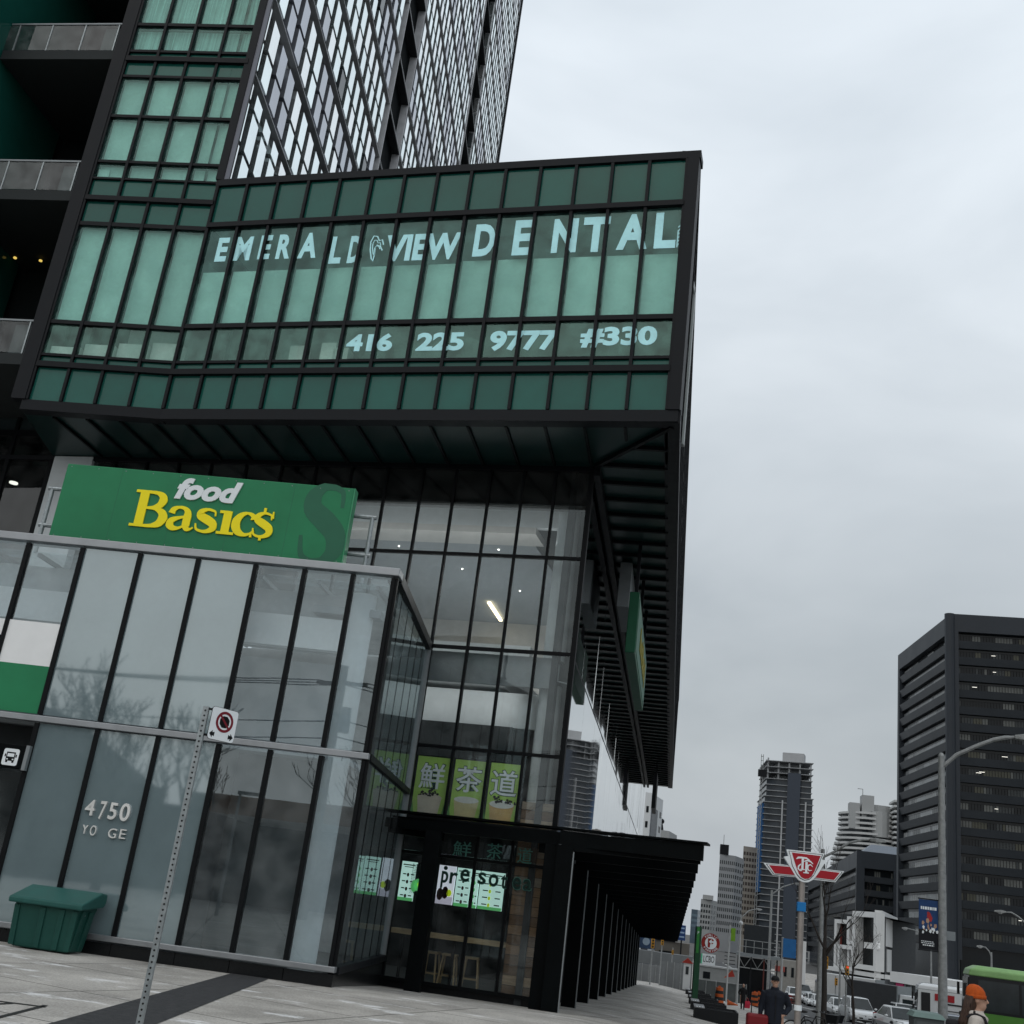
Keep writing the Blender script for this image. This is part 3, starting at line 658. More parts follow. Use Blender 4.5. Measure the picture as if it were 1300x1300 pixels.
# outline of a tooth, and the stacked strokes beside the last letter
def ribbon(mb, fr, pts, w, n, d=.006):
    """a flat stroke of the given width along (u,z) points"""
    P2 = [Vector(p) for p in pts]; L_, R_ = [], []
    for i, p in enumerate(P2):
        t = (P2[min(i+1, len(P2)-1)] - P2[max(i-1, 0)]).normalized(); q = Vector((-t.y, t.x)); ww = w[i] if hasattr(w, '__len__') else w
        L_.append(p + q*ww/2); R_.append(p - q*ww/2)
    for i in range(len(P2)-1):
        q = [L_[i], R_[i], R_[i+1], L_[i+1]]
        mb.hexa([fr.pt(a.x, n, a.y) for a in q] + [fr.pt(a.x, n+d, a.y) for a in q])
    return mb
def spline(pts, ws, k=4):
    if len(pts) < 3: return pts, ws
    P = [pts[0]] + list(pts) + [pts[-1]]; W = [ws[0]] + list(ws) + [ws[-1]]; o, ow = [], []
    for i in range(1, len(P)-2):
        for j in range(k):
            t = j/k; o.append(tuple(.5*(2*P[i][c] + (P[i+1][c]-P[i-1][c])*t + (2*P[i-1][c]-5*P[i][c]+4*P[i+1][c]-P[i+2][c])*t*t + (3*P[i][c]-P[i-1][c]-3*P[i+1][c]+P[i+2][c])*t**3) for c in (0, 1))); ow.append(W[i] + (W[i+1]-W[i])*t)
    return o + [pts[-1]], ow + [ws[-1]]
th = MB(); u0, z0 = FO.px(466, 331.6); u1, z1 = FO.px(490, 298)
for sc_, wd in ((1, .035), (.62, .025)):
    pts = []
    for a, b2 in ((.95, .62), (.80, .82), (.6, .78), (.42, .95), (.15, .98), (.0, .75), (.06, .45), (.25, .1), (.38, .0), (.42, .2), (.36, .5), (.5, .62), (.75, .56), (.92, .4)):
        pts.append((u0 + (u1-u0)*(.45 + (a-.45)*sc_), z0 + (z1-z0)*(.55 + (b2-.55)*sc_)))
    ribbon(th, FO, pts, wd, -.013)
part('window_emblem', th, CYANV, front)
em = MB(); u0, z0 = FO.px(858, 314); u1, z1 = FO.px(872.5, 281.5)
for k in range(6): ribbon(em, FO, [(u0+.02, z0+.05+k*.1), (u1-.06, z0+.22+k*.1)], .03, -.013)
for t in (.1, .55, .95): ribbon(em, FO, [(u0+(u1-u0)*t, z0), (u0+(u1-u0)*t, z0+.45+.25*t)], .03, -.0125)
part('window_emblem', em, CYANV, front)

# ---- balconies left of the bay
balc = part('balcony_recess', MB().box(-26, -21.3, 23.2, 27.6, 12.9, 44).box(-26, -18.3, 27.8, 28.2, 13.0, 44), mat('recess_wall', (.008, .012, .013), .6))
part('fin_wall', MB().box(-21.32, -21.24, 23.1, 27.5, 12.9, 44), SPAND, balc)
for zs in (13.3, 18.35, 23.2, 28.1, 33.0):
    b_ = part('balcony', MB().box(-26 if zs < 14 else -21.2, -17.62, 24.02, 27.7, zs, zs+.32), mat('balcony_slab', (.022,.026,.027), .75, var=.15), balc)
    part('balcony_rail', MB().box(-21.2, -17.62, 24.03, 24.09, zs+1.28, zs+1.33), ALUD, b_)
    for k in range(5): part('balcony_post', MB().box(-17.75-k*1.06, -17.71-k*1.06, 24.04, 24.08, zs+.32, zs+1.28), GALV, b_)
    for k in range(4): part('balustrade_glass', MB().box(-18.78-k*1.06, -17.77-k*1.06, 24.055, 24.065, zs+.36, zs+1.26), RAILG, b_)
    part('privacy_screen', MB().box(-18.2, -17.72, 24.15, 24.18, zs+.34, zs+1.22), mat('grey_screen', (.16,.17,.18), .6), b_)
    for x0, x1 in ((-22.9, -22.12), (-22.05, -21.2), (-20.95, -20.1), (-19.95, -19.1), (-18.95, -18.3)):
        part('balcony_door', MB().box(x0, x1, 27.62, 27.68, zs+.4, zs+3.2), mat('balcony_door_glass', (.055,.065,.066), .18, var=.2), b_)
for x in (21, 57):
    p = at_y(x*.9, 326+x*.1, 27.0)
    part('balcony_lamp', MB().tube([p, p+Vector((0,0,.04))], .05, 8), mat('warm_lamp', (1,.8,.3), .5, emit=(1,.7,.15), estr=.8), balc)
# ------------------------------------------------------------------ the apartment tower behind
tow = thing('apartment_tower', 'tall apartment tower of black and white chequered glass behind the green block', 'building', (-30, 50, 0))
FT = Frame((-13.62, 24.2), (-19.02, 78.2))
TOP = 86.0
body = [FT.pt(.0, -.35, 0), FT.pt(FT.L, -.35, 0), Vector((-50, 80, 0)), Vector((-50, 27.9, 0)), Vector((-18.3, 27.9, 0)), Vector((-17.2, 24.6, 0)), Vector((-14, 24.6, 0))]
part('tower_block', MB().prism([(p.x, p.y) for p in body], 19.1, TOP), mat('tower_wall', (.004, .006, .007), .75, spec=.04), tow)
part('corner_trim', MB().fbox(FB, FB.L+.122, FB.L+.155, -.16, .05, 19.22, TOP-40), mat('lavender_trim', (.20,.20,.23), .5), tow)
part('corner_trim', MB().fbox(FT, FT.L-.3, FT.L, -.3, .10, 19.1, TOP), CHAR, tow)
TW = [mat('tower_pane_bright', (.88, .97, .97), .10, .9, var=.06, scale=.5), mat('tower_pane_grey', (.42, .44, .49), .16, .7, var=.08, scale=.5), mat('tower_pane_dark', (.05, .06, .065), .15), mat('tower_pane_white', (.92, .95, .95), .14, .88, var=.05)]
lines = [19.30, 19.75, 21.2, 22.65]
slabs = [23.45 + 2.93*k for k in range(22)]
rowsT = [(19.25, 19.68), (19.84, 21.1), (21.26, 22.58), (22.74, 23.25)]
for zs in slabs:
    if zs + 2.7 < TOP: rowsT += [(zs+.33, zs+1.30), (zs+1.46, zs+2.60)]
ncT = 52; wT = (FT.L-.45)/ncT
def ucol(px, py): return on_plane(px, py, (-13.62, 24.2), (-19.02, 78.2))
def uof(px, py): return (ucol(px, py).to_2d() - FT.P).dot(FT.u)
strips_ = []
for a, b2 in (((478, 222), (500, 222)), ((583, 212), (594, 212))):
    strips_.append((uof(*a), uof(*b2)))
cells = []
for c in range(ncT):
    u0 = .12 + c*wT; u1 = u0 + wT
    if any(a - .2 < (u0+u1)/2 < b2 + .2 for a, b2 in strips_): continue
    for ri, (z0, z1) in enumerate(rowsT): cells.append((u0, u1, z0, z1, c, ri))
def cellmat(c, ri):
    r = random.Random(c*131 + ri*7919 + 5).random(); blk = random.Random((c//2)*17 + (ri//2)*911).random()
    if blk < .16: return 1
    return 0 if r < .66 else 3 if r < .92 else 1 if r < .97 else 2
vis = lambda u, z: z - 19 < (u*.72 + 8)
near = sorted([c for c in cells if vis(c[0], c[2])], key=lambda c: c[0] + .35*(c[2]-19))[:100]
ns = set((c[4], c[5]) for c in near)
rest = MB()
for u0, u1, z0, z1, c, ri in cells:
    mi = cellmat(c, ri); g = .20 if c < 10 else .23 if c < 22 else .25
    if (c, ri) in ns: pane(FT, u0+g, u1-g, z0, z1, TW[mi], tow, 'tower_window', n0=-.3, n1=.0, tilt=.006)
    else: rest.cur = mi; rest.fbox(FT, u0+g, u1-g, -.3, 0, z0, z1)
o = part('tower_windows_beyond', rest, TW, tow); o['kind'] = 'stuff'
TL = mat('thin_white_edge', (.55, .56, .58), .5, .3)
for zs in slabs:
    if zs < TOP-1: part('slab_edge', MB().fbox(FT, .1, FT.L-.3, -.3, .03, zs+.10, zs+.125), TL, tow); 
for a, b2 in strips_:
    for zs in slabs:
        if zs < TOP-4:
            part('tower_balcony', MB().fbox(FT, a-.1, b2+.1, -.3, .06, zs-.12, zs-.02), mat('dark_slab', (.02,.024,.028), .5), tow)
    for u in (a-.12, b2+.12): part('balcony_trim', MB().fbox(FT, u-.03, u+.03, -.3, .06, 19.2, TOP), TL, tow)
# ------------------------------------------------------------------ rooftop shop sign
FG = Frame(FP.pt(0, -.36, 0), FP.pt(FP.L, -.36, 0))
uA, zB = FG.px(73, 676); uB, zT_ = FG.px(449, 621); zB = 7.46; zT_ = 9.06
uA = FG.px(88, 583)[0]; uB = FG.px(450, 620)[0]
sg = thing('rooftop_sign', 'wide green shop sign board with white and yellow lettering standing on the glass hall roof', 'sign', FG.pt((uA+uB)/2, -.15, 7.4))
part('sign_board', MB().fbox(FG, uA, uB, -.25, 0, zB, zT_), SIGNG, sg, bevel=.015)
part('board_edge', MB().fbox(FG, uB, uB+.025, -.25, -.005, zB, zT_), mat('sign_edge', (.05,.26,.13), .4), sg)
def sg_text(name, txt, uL, uR, lo, hi, m, bold=.03, shear=0.0, n=.003, d=.028):
    return part(name, text_to(MB(), FG, txt, FG.px(*uL)[0], FG.px(*uR)[0], FG.px(*lo)[1], FG.px(*hi)[1], n, d, bold, shear), m, sg)
sg_text('white_letters', 'food', (221, 634), (309, 617), (222, 633.5), (235, 607), LETW, .045, .28)
def rib(mb, pts, ws, X, Z, n, d):
    """serif stroke: points and widths in letter units, mapped by X(x), Z(y)"""
    rib.k += 1
    sx = X(1)-X(0); pts, ws = spline(pts, ws)
    ribbon(mb, FG, [(X(x), Z(y)) for x, y in pts], [w_*sx for w_ in ws], n + rib.k*.0004, d)
rib.k = 0
SER = {
 'B': [([(.2,0),(.2,1)], [.20,.20]), ([(0,.03),(.44,.03)], [.06]*2), ([(0,.97),(.44,.97)], [.06]*2),
       ([(.3,.965),(.48,.955),(.60,.88),(.635,.76),(.58,.62),(.44,.54),(.3,.525)], [.06,.08,.15,.19,.15,.08,.05]),
       ([(.3,.525),(.5,.515),(.66,.43),(.71,.28),(.64,.12),(.48,.045),(.3,.03)], [.05,.07,.16,.21,.17,.08,.06])],
 'a': [([(.10,.44),(.13,.55),(.24,.615),(.36,.60),(.44,.52),(.46,.40),(.46,.16),(.50,.05),(.58,.05),(.63,.10)], [.15,.12,.06,.08,.13,.17,.17,.12,.05,.03]),
       ([(.46,.38),(.28,.33),(.13,.24),(.11,.12),(.19,.04),(.32,.05),(.46,.16)], [.04,.07,.14,.17,.12,.06,.04])],
 's': [([(.45,.46),(.44,.56),(.40,.60),(.26,.625),(.13,.55),(.13,.44),(.28,.35),(.42,.25),(.44,.12),(.34,.035),(.22,.02),(.09,.07),(.05,.22)], [.03,.04,.05,.06,.13,.17,.19,.18,.15,.09,.06,.05,.03])],
 'i': [([(.2,0),(.2,.63)], [.18,.18]), ([(.02,.03),(.40,.03)], [.06]*2), ([(.02,.60),(.24,.60)], [.06]*2)],
 'c': [([(.46,.46),(.43,.56),(.30,.62),(.17,.55),(.09,.40),(.09,.24),(.16,.10),(.30,.03),(.42,.07),(.50,.17)], [.15,.10,.05,.12,.18,.19,.16,.08,.05,.03])]}
lt = MB()
z_b = FG.px(172, 668)[1]; z_c = FG.px(180, 622.5)[1]
hgt = z_c - z_b
Z = lambda y: z_b + y*hgt*1.0
for ch, bl, w_ in (('B', (163.5, 668), .62), ('a', (208, 672.5), .60), ('s', (243, 676.5), .50), ('i', (272.5, 680), .42), ('c', (291.5, 681.5), .52)):
    u0 = FG.px(*bl)[0]; X = lambda x, u0=u0: u0 + x*hgt*1.22
    for pts, ws in SER[ch]: rib(lt, pts, ws, X, Z, .003, .026)
u0 = FG.px(316, 684)[0]; X = lambda x: u0 + x*hgt*1.12
Z2 = lambda y: z_b + y*hgt*1.06
for pts, ws in SER['s']: rib(lt, pts, ws, X, Z2, .003, .026)
for y0, y1 in ((-.08, .02), (.61, .76)): rib(lt, [(.26, y0), (.26, y1)], [.06, .06], X, Z2, .003, .026)
for x, y0, y1 in ((.03, -.02, .12), (.47, .5, .68)): rib(lt, [(x, y0), (x, y1)], [.06, .03], X, Z2, .003, .026)
part('yellow_letters', lt, YELLOW, sg)
bigs = MB(); uS0 = FG.px(372, 700)[0]; uS1 = FG.px(430, 705)[0]; 
for pts, ws in [spline(*q) for q in SER['s']]:
    ribbon(bigs, FG, [(uS0 + x/.48*(uS1-uS0)*.95, min(zT_-.02, max(zB+.01, zB - .05 + y/.63*(zT_-zB)*1.04))) for x, y in pts], [w_*2.3 for w_ in ws], .002, .002)
part('faint_letter', bigs, SIGNGD, sg)
for k in (1, 2, 3, 4): part('panel_seam', MB().fbox(FG, uA+(uB-uA)*k/5-.003, uA+(uB-uA)*k/5+.003, .0002, .0012, zB+.01, zT_-.01), SIGNGD, sg)
for k in range(11):
    for z in (zB+.06, zT_-.06): part('sign_screw', MB().tube([FG.pt(uA+.1+(uB-uA-.2)*k/10, 0, z), FG.pt(uA+.1+(uB-uA-.2)*k/10, .004, z)], .012, 6), ALUD, sg)
for s_, a in ((-1, uA), (1, uB)):
    e = a + s_*.38
    part('support_post', MB().tube([FG.pt(e, -.35, 7.2), FG.pt(e, -.35, 8.62)], .045, 8), GALV, sg)
    for z in (8.60, 7.80): part('support_arm', MB().tube([FG.pt(e + s_*.08, -.35, z), FG.pt(a - s_*.6, -.35, z)], .045, 8), GALV, sg)

# ------------------------------------------------------------------ hanging blade sign under the block
hs = thing('hanging_sign', 'long green sign box, shade painted into its colour, hung under the black soffit along the street', 'sign', (-1.65, 35, 8.6))
part('sign_box', MB().box(-1.80, -1.52, 30.6, 39.5, 8.65, 10.4), mat('shaded_sign_green', (.010,.085,.042), .5, var=.1), hs, bevel=.02)  # sign green darkened, shade put into the colour
part('sign_face', MB().box(-1.52, -1.505, 30.75, 39.35, 8.8, 10.25), SIGNGD, hs)  # face in darker green to paint the soffit's shade
fe = Frame((-1.50, 31.5), (-1.50, 39))
part('sign_letters', text_to(MB(), fe, 'food Basic$', 1.2, 6.4, 9.1, 9.95, 0, .02, .02), mat('shaded_yellow', (.30,.25,.03), .6), hs)  # yellow dulled to carry the same painted shade
for y in (31.2, 35, 38.9): part('hanger', MB().box(-1.70, -1.60, y-.05, y+.05, 10.4, 12.1), CHAR, hs)
part('junction_box', MB().box(-2.3, -1.95, 33.0, 36.2, 10.6, 12.0), ALUD, hs)
for y in (76,):
    t = thing('hanging_sign', 'dark sign slab hung under the far end of the soffit', 'sign', (-1.7, y, 9))
    part('sign_box', MB().box(-1.85, -1.6, y, y+4, 8.9, 11.2), CHAR, t); part('hanger', MB().box(-1.75, -1.68, y+1, y+1.1, 11.2, 12.1), CHAR, t); part('hanger', MB().box(-1.75, -1.68, y+3, y+3.1, 11.2, 12.1), CHAR, t)

# ------------------------------------------------------------------ steel canopy
CZ = lambda y: 3.31 - .0335*(y - 24.1)
FK = Frame((-6.42, 25.13), (.53, 24.15))
cp = thing('steel_canopy', 'black steel canopy on a row of posts sheltering the pavement beside the glass building', 'canopy', (-1, 40, gz(-1, 40)))
part('front_beam', MB().hexa([FK.pt(0, .0, 2.98), FK.pt(FK.L, .0, 2.99), FK.pt(FK.L, -.14, 2.99), FK.pt(0, -.14, 2.98), FK.pt(0, .0, 3.18), FK.pt(FK.L, .0, 3.31), FK.pt(FK.L, -.14, 3.31), FK.pt(0, -.14, 3.18)]), BLACKST, cp)
part('roof_edge', MB().fbox(FK, -.05, FK.L+.08, -.5, .06, 3.32, 3.36), BLACKST, cp)
part('front_soffit', MB().prism([FK.pt(.1, -.15, 0).to_2d(), FK.pt(FK.L-3.0, -.15, 0).to_2d(), FK.pt(FK.L-3.0, -1.0, 0).to_2d(), FK.pt(.3, -1.0, 0).to_2d()], 3.2, 3.24), BLACKST, cp)
part('corner_bracket', MB().prism([(-6.3, 25.1), (-6.15, 25.05), (-5.2, 25.9), (-5.35, 26.0)], 2.86, 3.16), BLACKST, cp)
part('corner_bracket', MB().prism([(-2.9, 24.75), (-2.75, 24.7), (-2.3, 25.6), (-2.42, 25.7)], 2.8, 3.2), BLACKST, cp)
FROOF = glass('canopy_roof_glass', (.55, .58, .60), 1.5, dirt_haze=.25, dirt_haze_col=(.45, .47, .48))
yk = [24.55 + 4.6*k/2 for k in range(28)]
for i, y in enumerate(yk):
    zc = CZ(y)
    part('rafter', MB().hexa([(-2.45, y-.06, zc-.40), (.50, y-.06, zc-.36), (.50, y+.06, zc-.36), (-2.45, y+.06, zc-.40), (-2.45, y-.06, zc-.02), (.50, y-.06, zc-.02), (.50, y+.06, zc-.02), (-2.45, y+.06, zc-.02)]), BLACKST, cp)
    if i % 2 == 0:
        g = gz(-2.25, y)
        part('post', MB().box(-2.48, -2.14, y-.09, y+.09, g-.05, zc-.3), BLACKST, cp)
        part('post_trim', MB().box(-2.135, -2.11, y-.1, y-.07, g, zc-.42), ALUD, cp)
    if i < len(yk)-1:
        for x0, x1 in ((-2.4, -1.45), (-1.4, -.5), (-.45, .46)):
            y1 = yk[i+1]; za, zb_ = CZ(y)+.02, CZ(y1)+.02
            part('roof_pane', MB().hexa([(x0,y+.07,za-.02),(x1,y+.07,za-.02),(x1,y1-.07,zb_-.02),(x0,y1-.07,zb_-.02),(x0,y+.07,za),(x1,y+.07,za),(x1,y1-.07,zb_),(x0,y1-.07,zb_)]), FROOF, cp)
for x in (-2.4, -.47): part('purlin', MB().hexa([(x-.05, yk[0], CZ(yk[0])-.2), (x+.05, yk[0], CZ(yk[0])-.2), (x+.05, yk[-1], CZ(yk[-1])-.2), (x-.05, yk[-1], CZ(yk[-1])-.2), (x-.05, yk[0], CZ(yk[0])), (x+.05, yk[0], CZ(yk[0])), (x+.05, yk[-1], CZ(yk[-1])), (x-.05, yk[-1], CZ(yk[-1]))]), BLACKST, cp)
for x0, x1, y in ((-5.42, -5.08, 24.97), (-2.75, -2.45, 24.7)):
    g = gz(x0, y); part('post', MB().box(x0, x1, y-.1, y+.1, g-.05, 3.0), BLACKST, cp)
part('drain_pipe', MB().tube([(-2.43, 24.5, gz(-2.4, 24.5)), (-2.43, 24.5, 3.0)], .035, 8), ALUD, cp)

# ------------------------------------------------------------------ tea shop things
LIME = mat('poster_lime', (.40, .62, .13), .6, var=.12, scale=1.5); LIMED = mat('poster_leaf', (.10, .32, .08), .6); CUP = mat('cup_milk', (.62, .55, .45), .5); TEA = mat('cup_tea', (.62, .42, .18), .5); PEARL = mat('pearls', (.03, .022, .02), .5); FOAM = mat('cup_foam', (.72, .72, .68), .5); INK = mat('dark_ink', (.012, .045, .035), .6)
for i, (ch, drink) in enumerate((('鮮', 0), ('茶', 1), ('道', 2))):
    a, b2 = cu[12+i]+.06, cu[13+i]-.05
    lab = ('lime poster with a milky iced drink topped with dark leaves, beside the glass hall', 'lime poster with a clear golden tea, middle of the three in the window', 'lime poster with an orange drink full of black pearls, next to the corner column')[i]
    p = thing('window_poster', lab, 'poster', FC.pt((a+b2)/2, -.12, 3.36), 'posters in the tea shop window')
    n0 = -.13
    part('poster_sheet', MB().fbox(FC, a, b2, n0-.01, n0, 3.30, 4.72), LIME, p)
    m_ = (a+b2)/2
    u0, u1 = m_-.31, m_+.31
    for dx, dz in ((-.018, 0), (.018, 0), (0, .018), (0, -.018)):
        pass
    part('character_outline', text_to(MB(), FC, ch, u0-.02, u1+.02, 3.97, 4.59, n0+.002, .004, .03), INK, p)
    part('character', text_to(MB(), FC, ch, u0, u1, 3.99, 4.57, n0+.008, .004, .010), LETW, p)
    cupb = MB(); q = lambda x, z: FC.pt(m_+x, n0+.003, z)
    cupb.eprism([q(-.22, 3.30), q(.22, 3.30), q(.30, 3.82), q(-.30, 3.82)], FC.pt(0,.003,0)-FC.pt(0,0,0)); part('cup_picture', cupb, (CUP, mat('cup_gold', (.60,.52,.28), .5), TEA)[drink], p)
    t = MB()
    if drink == 1:
        t.eprism([FC.pt(m_+.30*math.cos(k*.4488), n0+.007, 3.82+.075*math.sin(k*.4488)) for k in range(14)], FC.pt(0,.003,0)-FC.pt(0,0,0)); part('cup_top', t, FOAM, p)
    else:
        rr = random.Random(i)
        part('cup_top', MB().eprism([FC.pt(m_+.29*math.cos(k*.4488), n0+.007, 3.80+.09*math.sin(k*.4488)) for k in range(14)], FC.pt(0,.002,0)-FC.pt(0,0,0)), FOAM if drink == 2 else CUP, p)
        for k in range(26):
            x, z = rr.gauss(.02, .12), 3.83 + abs(rr.gauss(0, .055)); w_ = rr.uniform(.02, .04)
            t.eprism([FC.pt(m_+x+w_*math.cos(j*1.257+k), n0+.011+k*.0003, z+w_*.8*math.sin(j*1.257+k)) for j in range(5)], FC.pt(0,.002,0)-FC.pt(0,0,0))
        part('pearls_picture', t, PEARL, p)
    lf = MB()
    for x in (-.38, .36):
        lf.eprism([FC.pt(m_+x-.05, n0+.004, 3.31), FC.pt(m_+x+.06, n0+.004, 3.31), FC.pt(m_+x*1.05, n0+.004, 3.68)], FC.pt(0,.002,0)-FC.pt(0,0,0))
    part('leaf_picture', lf, LIMED, p)
# glowing menu boards hung at the back
MENUW = mat('menu_screen', (.8, .9, .88), .4, emit=(.62, .95, .86), estr=.6); MENUP = mat('menu_photo_screen', (.8, .8, .85), .4, emit=(.78, .82, .92), estr=.58)
MG = mat('menu_green', (.2, .6, .2), .5, emit=(.12, .55, .18), estr=.5); MD = mat('menu_ink', (.05, .09, .08), .5); MY = mat('menu_lemon', (.6, .7, .05), .5, emit=(.55, .75, .02), estr=.5); MR_ = mat('menu_brown', (.12, .03, .02), .5)
nM = -4.6
def z430(x, y): return (430 + x/4.333, 930 + y/4.333)
for i, (x0, y0, x1, y1, kind, lab) in enumerate(((352, 705, 392, 925, 0, 'narrow white menu board with a brown drink, left of the dark post'), (410, 720, 470, 890, 1, 'dark menu board picturing green drinks and a lemon, beside the post'), (540, 725, 640, 950, 2, 'glowing menu board with a red drink picture and lemon'), (656, 742, 728, 962, 0, 'glowing menu board listing small drinks, left of the mullion'), (738, 755, 772, 968, 3, 'narrow pale green menu board behind the mullion'), (786, 760, 912, 985, 4, 'widest glowing menu board with two columns of drinks'))):
    u0, z1 = FC.px(*z430(x0, y0), nM); u1, z0 = FC.px(*z430(x1-20, y1), nM)
    if kind == 0 and i == 0: u1 = u0 + .42
    m = thing('menu_board', lab, 'menu board', FC.pt((u0+u1)/2, nM, z0), 'menu boards in the tea shop')
    part('screen', MB().fbox(FC, u0, u1, nM-.06, nM, z0, z1), (MENUW, MD, MENUP, MENUW, MENUW)[kind], m)
    part('board_frame', MB().fbox(FC, u0-.03, u1+.03, nM-.1, nM-.061, z0-.03, z1+.03), BLACK, m)
    w_, h_ = u1-u0, z1-z0; pr = MB(); rr = random.Random(i+3)
    def blob(mb, x, z, rx, rz): mb.eprism([FC.pt(u0+w_*x+rx*math.cos(k*.7), nM+.006, z0+h_*z+rz*math.sin(k*.7)) for k in range(9)], FC.pt(0,.004,0)-FC.pt(0,0,0))
    if kind in (1, 2):
        for x, z in ((.35, .25), (.6, .3)): blob(pr, x, z, .09, .16)
        part('picture', pr, MG if kind == 1 else MR_, m); q = MB(); blob(q, .8, .3, .07, .09); part('picture', q, MY, m)
        if kind == 2: q = MB(); q.fbox(FC, u0, u1, nM+.001, nM+.004, z0, z0+h_*.2); part('picture_base', q, mat('menu_violet', (.5,.45,.55), .5, emit=(.5,.48,.58), estr=.6), m)
    else:
        q = MB(); q.fbox(FC, u0+w_*.1, u1-w_*.1, nM+.001, nM+.004, z0+h_*.90, z0+h_*.93); q.fbox(FC, u0+w_*.2, u1-w_*.2, nM+.001, nM+.004, z0+h_*.85, z0+h_*.87)
        for k in range(8 if kind != 3 else 3):
            x, z = (.15 if k % 2 else .68), .12 + (k//2)*.18; q.fbox(FC, u0+w_*x, u0+w_*(x+.22), nM+.001, nM+.004, z0+h_*z, z0+h_*(z+.03))
        part('menu_lines', q, MD, m)
        for k in range(4): blob(pr, .5 if kind == 0 else .45, .12+k*.18, .035, .05)
        part('picture', pr, (MR_, MD, MD, MG, MY)[kind], m)
        q = MB(); q.fbox(FC, u0, u1, nM+.001, nM+.003, z0, z0+h_*.08); part('picture_base', q, MG, m)
PINE = mat('pine_wood', (.46, .34, .20), .6, var=.2, scale=4, stretch=(1, 8, 8))
u0, zc_ = FC.px(*z430(60, 1105), -.55); u1, zc2 = FC.px(*z430(860, 1220), -.55)
ct = thing('window_counter', 'pale wooden bar counter running behind the tea shop glass', 'counter', FC.pt((u0+u1)/2, -.6, -.17))
zt_ = .78
part('counter_top', MB().fbox(FC, cu[12]-.1, cu[15]+.35, -.85, -.42, zt_, zt_+.11), PINE, ct, bevel=.008)
for u in (cu[12]+.1, cu[13]+.4, cu[15]+.2): part('counter_leg', MB().fbox(FC, u-.03, u+.03, -.8, -.74, -.17, zt_), BLACK, ct)
st0 = None
for i, (x, lab) in enumerate(((505, 'wooden bar stool nearest the dark post'), (605, 'wooden bar stool in the middle of the three under the counter'), (730, 'wooden bar stool nearest the plank column'))):
    uu = FC.px(*z430(x, 1260), -1.0)[0]
    p = FC.pt(uu, -1.05, -.17)
    if st0 is None:
        st = MB(); s = thing('bar_stool', lab, 'stool', (0, 0, 0), 'stools in the tea shop'); st0 = s
        part('seat', MB().box(-.17, .17, -.17, .17, .60, .65), PINE, s, bevel=.01)
        for a in (-1, 1):
            for b2 in (-1, 1): part('leg', MB().tube([(a*.19, b2*.19, 0), (a*.13, b2*.13, .6)], .022, 6), PINE, s)
        for a in (-1, 1): part('rung', MB().tube([(-.17, a*.17, .18), (.17, a*.17, .18)], .014, 6), PINE, s)
    else: s = copy_tree(st0); s['label'] = lab
    s.location = p; s.rotation_euler = (0, 0, .1*i - .1)
# dark lettering on the shop glass
OUTL = mat('letter_rim', (.10, .30, .25), .5)
zt0 = None
for ch, x0, x1, yb, yt in (('p', 560, 604, 850, 768), ('r', 610, 655, 826, 775), ('e', 668, 722, 815, 758), ('s', 765, 812, 830, 775), ('o', 824, 880, 842, 785), ('t', 890, 930, 855, 785), ('e', 955, 1005, 860, 800), ('a', 1012, 1062, 865, 812)):
    bl, tr = z430(x0, yb), z430(x1, yt)
    letters('shop_letter', FC, ch, bl, tr, shop, INK, .0, .02, .012)
    letters('letter_rim', FC, ch, (bl[0]-.8, bl[1]+.8), (tr[0]+.8, tr[1]-.8), shop, OUTL, -.012, .008, .018)
for x, y in ((590, 745), (740, 800)):
    u, z = FC.px(*z430(x, y), 0); part('shop_letter', MB().tube([FC.pt(u, 0, z), FC.pt(u, .02, z)], .045, 12), INK, shop)
for ch, x0, x1, yb, yt in (('鮮', 625, 735, 675, 605), ('茶', 810, 905, 690, 615), ('道', 980, 1070, 715, 640)):
    letters('shop_character', FC, ch, z430(x0, yb), z430(x1, yt), shop, OUTL, 0, .01, .0)

# ------------------------------------------------------------------ salt bin
BINM = mat('bin_plastic', (.008, .052, .042), .5, var=.3, scale=2.5, bump=.1, bscale=20, col2=(.012,.068,.055)); BINL = mat('bin_lid_plastic', (.020, .092, .080), .5, var=.2, scale=2)
fc = at_ground(84, 1209)
sb = thing('salt_bin', 'green plastic salt bin with sloping lid against the glass hall', 'salt bin', (0, 0, 0))
W2, D2 = .605, .32
def rect(w_, d_, z, o=0): return [(-w_, -d_+o, z), (w_, -d_+o, z), (w_, d_+o, z), (-w_, d_+o, z)]
part('bin_body', MB().loft([rect(W2-.10, D2-.05, .02), rect(W2-.09, D2-.04, .10), rect(W2-.03, D2-.01, .66), rect(W2, D2, .74)]), BINM, sb, bevel=.03)
for x in (-.50, -.05, .28, .50):
    part('bin_rib', MB().hexa([(x-.05, -D2+.015, .04), (x+.05, -D2+.015, .04), (x+.05, -D2+.06, .04), (x-.05, -D2+.06, .04), (x*1.06-.05, -D2-.012, .68), (x*1.06+.05, -D2-.012, .68), (x*1.06+.05, -D2+.04, .68), (x*1.06-.05, -D2+.04, .68)]), BINM, sb, bevel=.01)
for y in (-.16, .10):
    part('bin_rib', MB().hexa([(W2-.11, y-.05, .04), (W2-.075, y-.05, .04), (W2-.075, y+.05, .04), (W2-.11, y+.05, .04), (W2-.04, y-.05, .68), (W2+.012, y-.05, .68), (W2+.012, y+.05, .68), (W2-.04, y+.05, .68)]), BINM, sb, bevel=.01)
prof = [(-.41, .70), (-.41, .795), (.22, 1.0), (.40, .985), (.42, .93), (.42, .84), (.36, .76)]
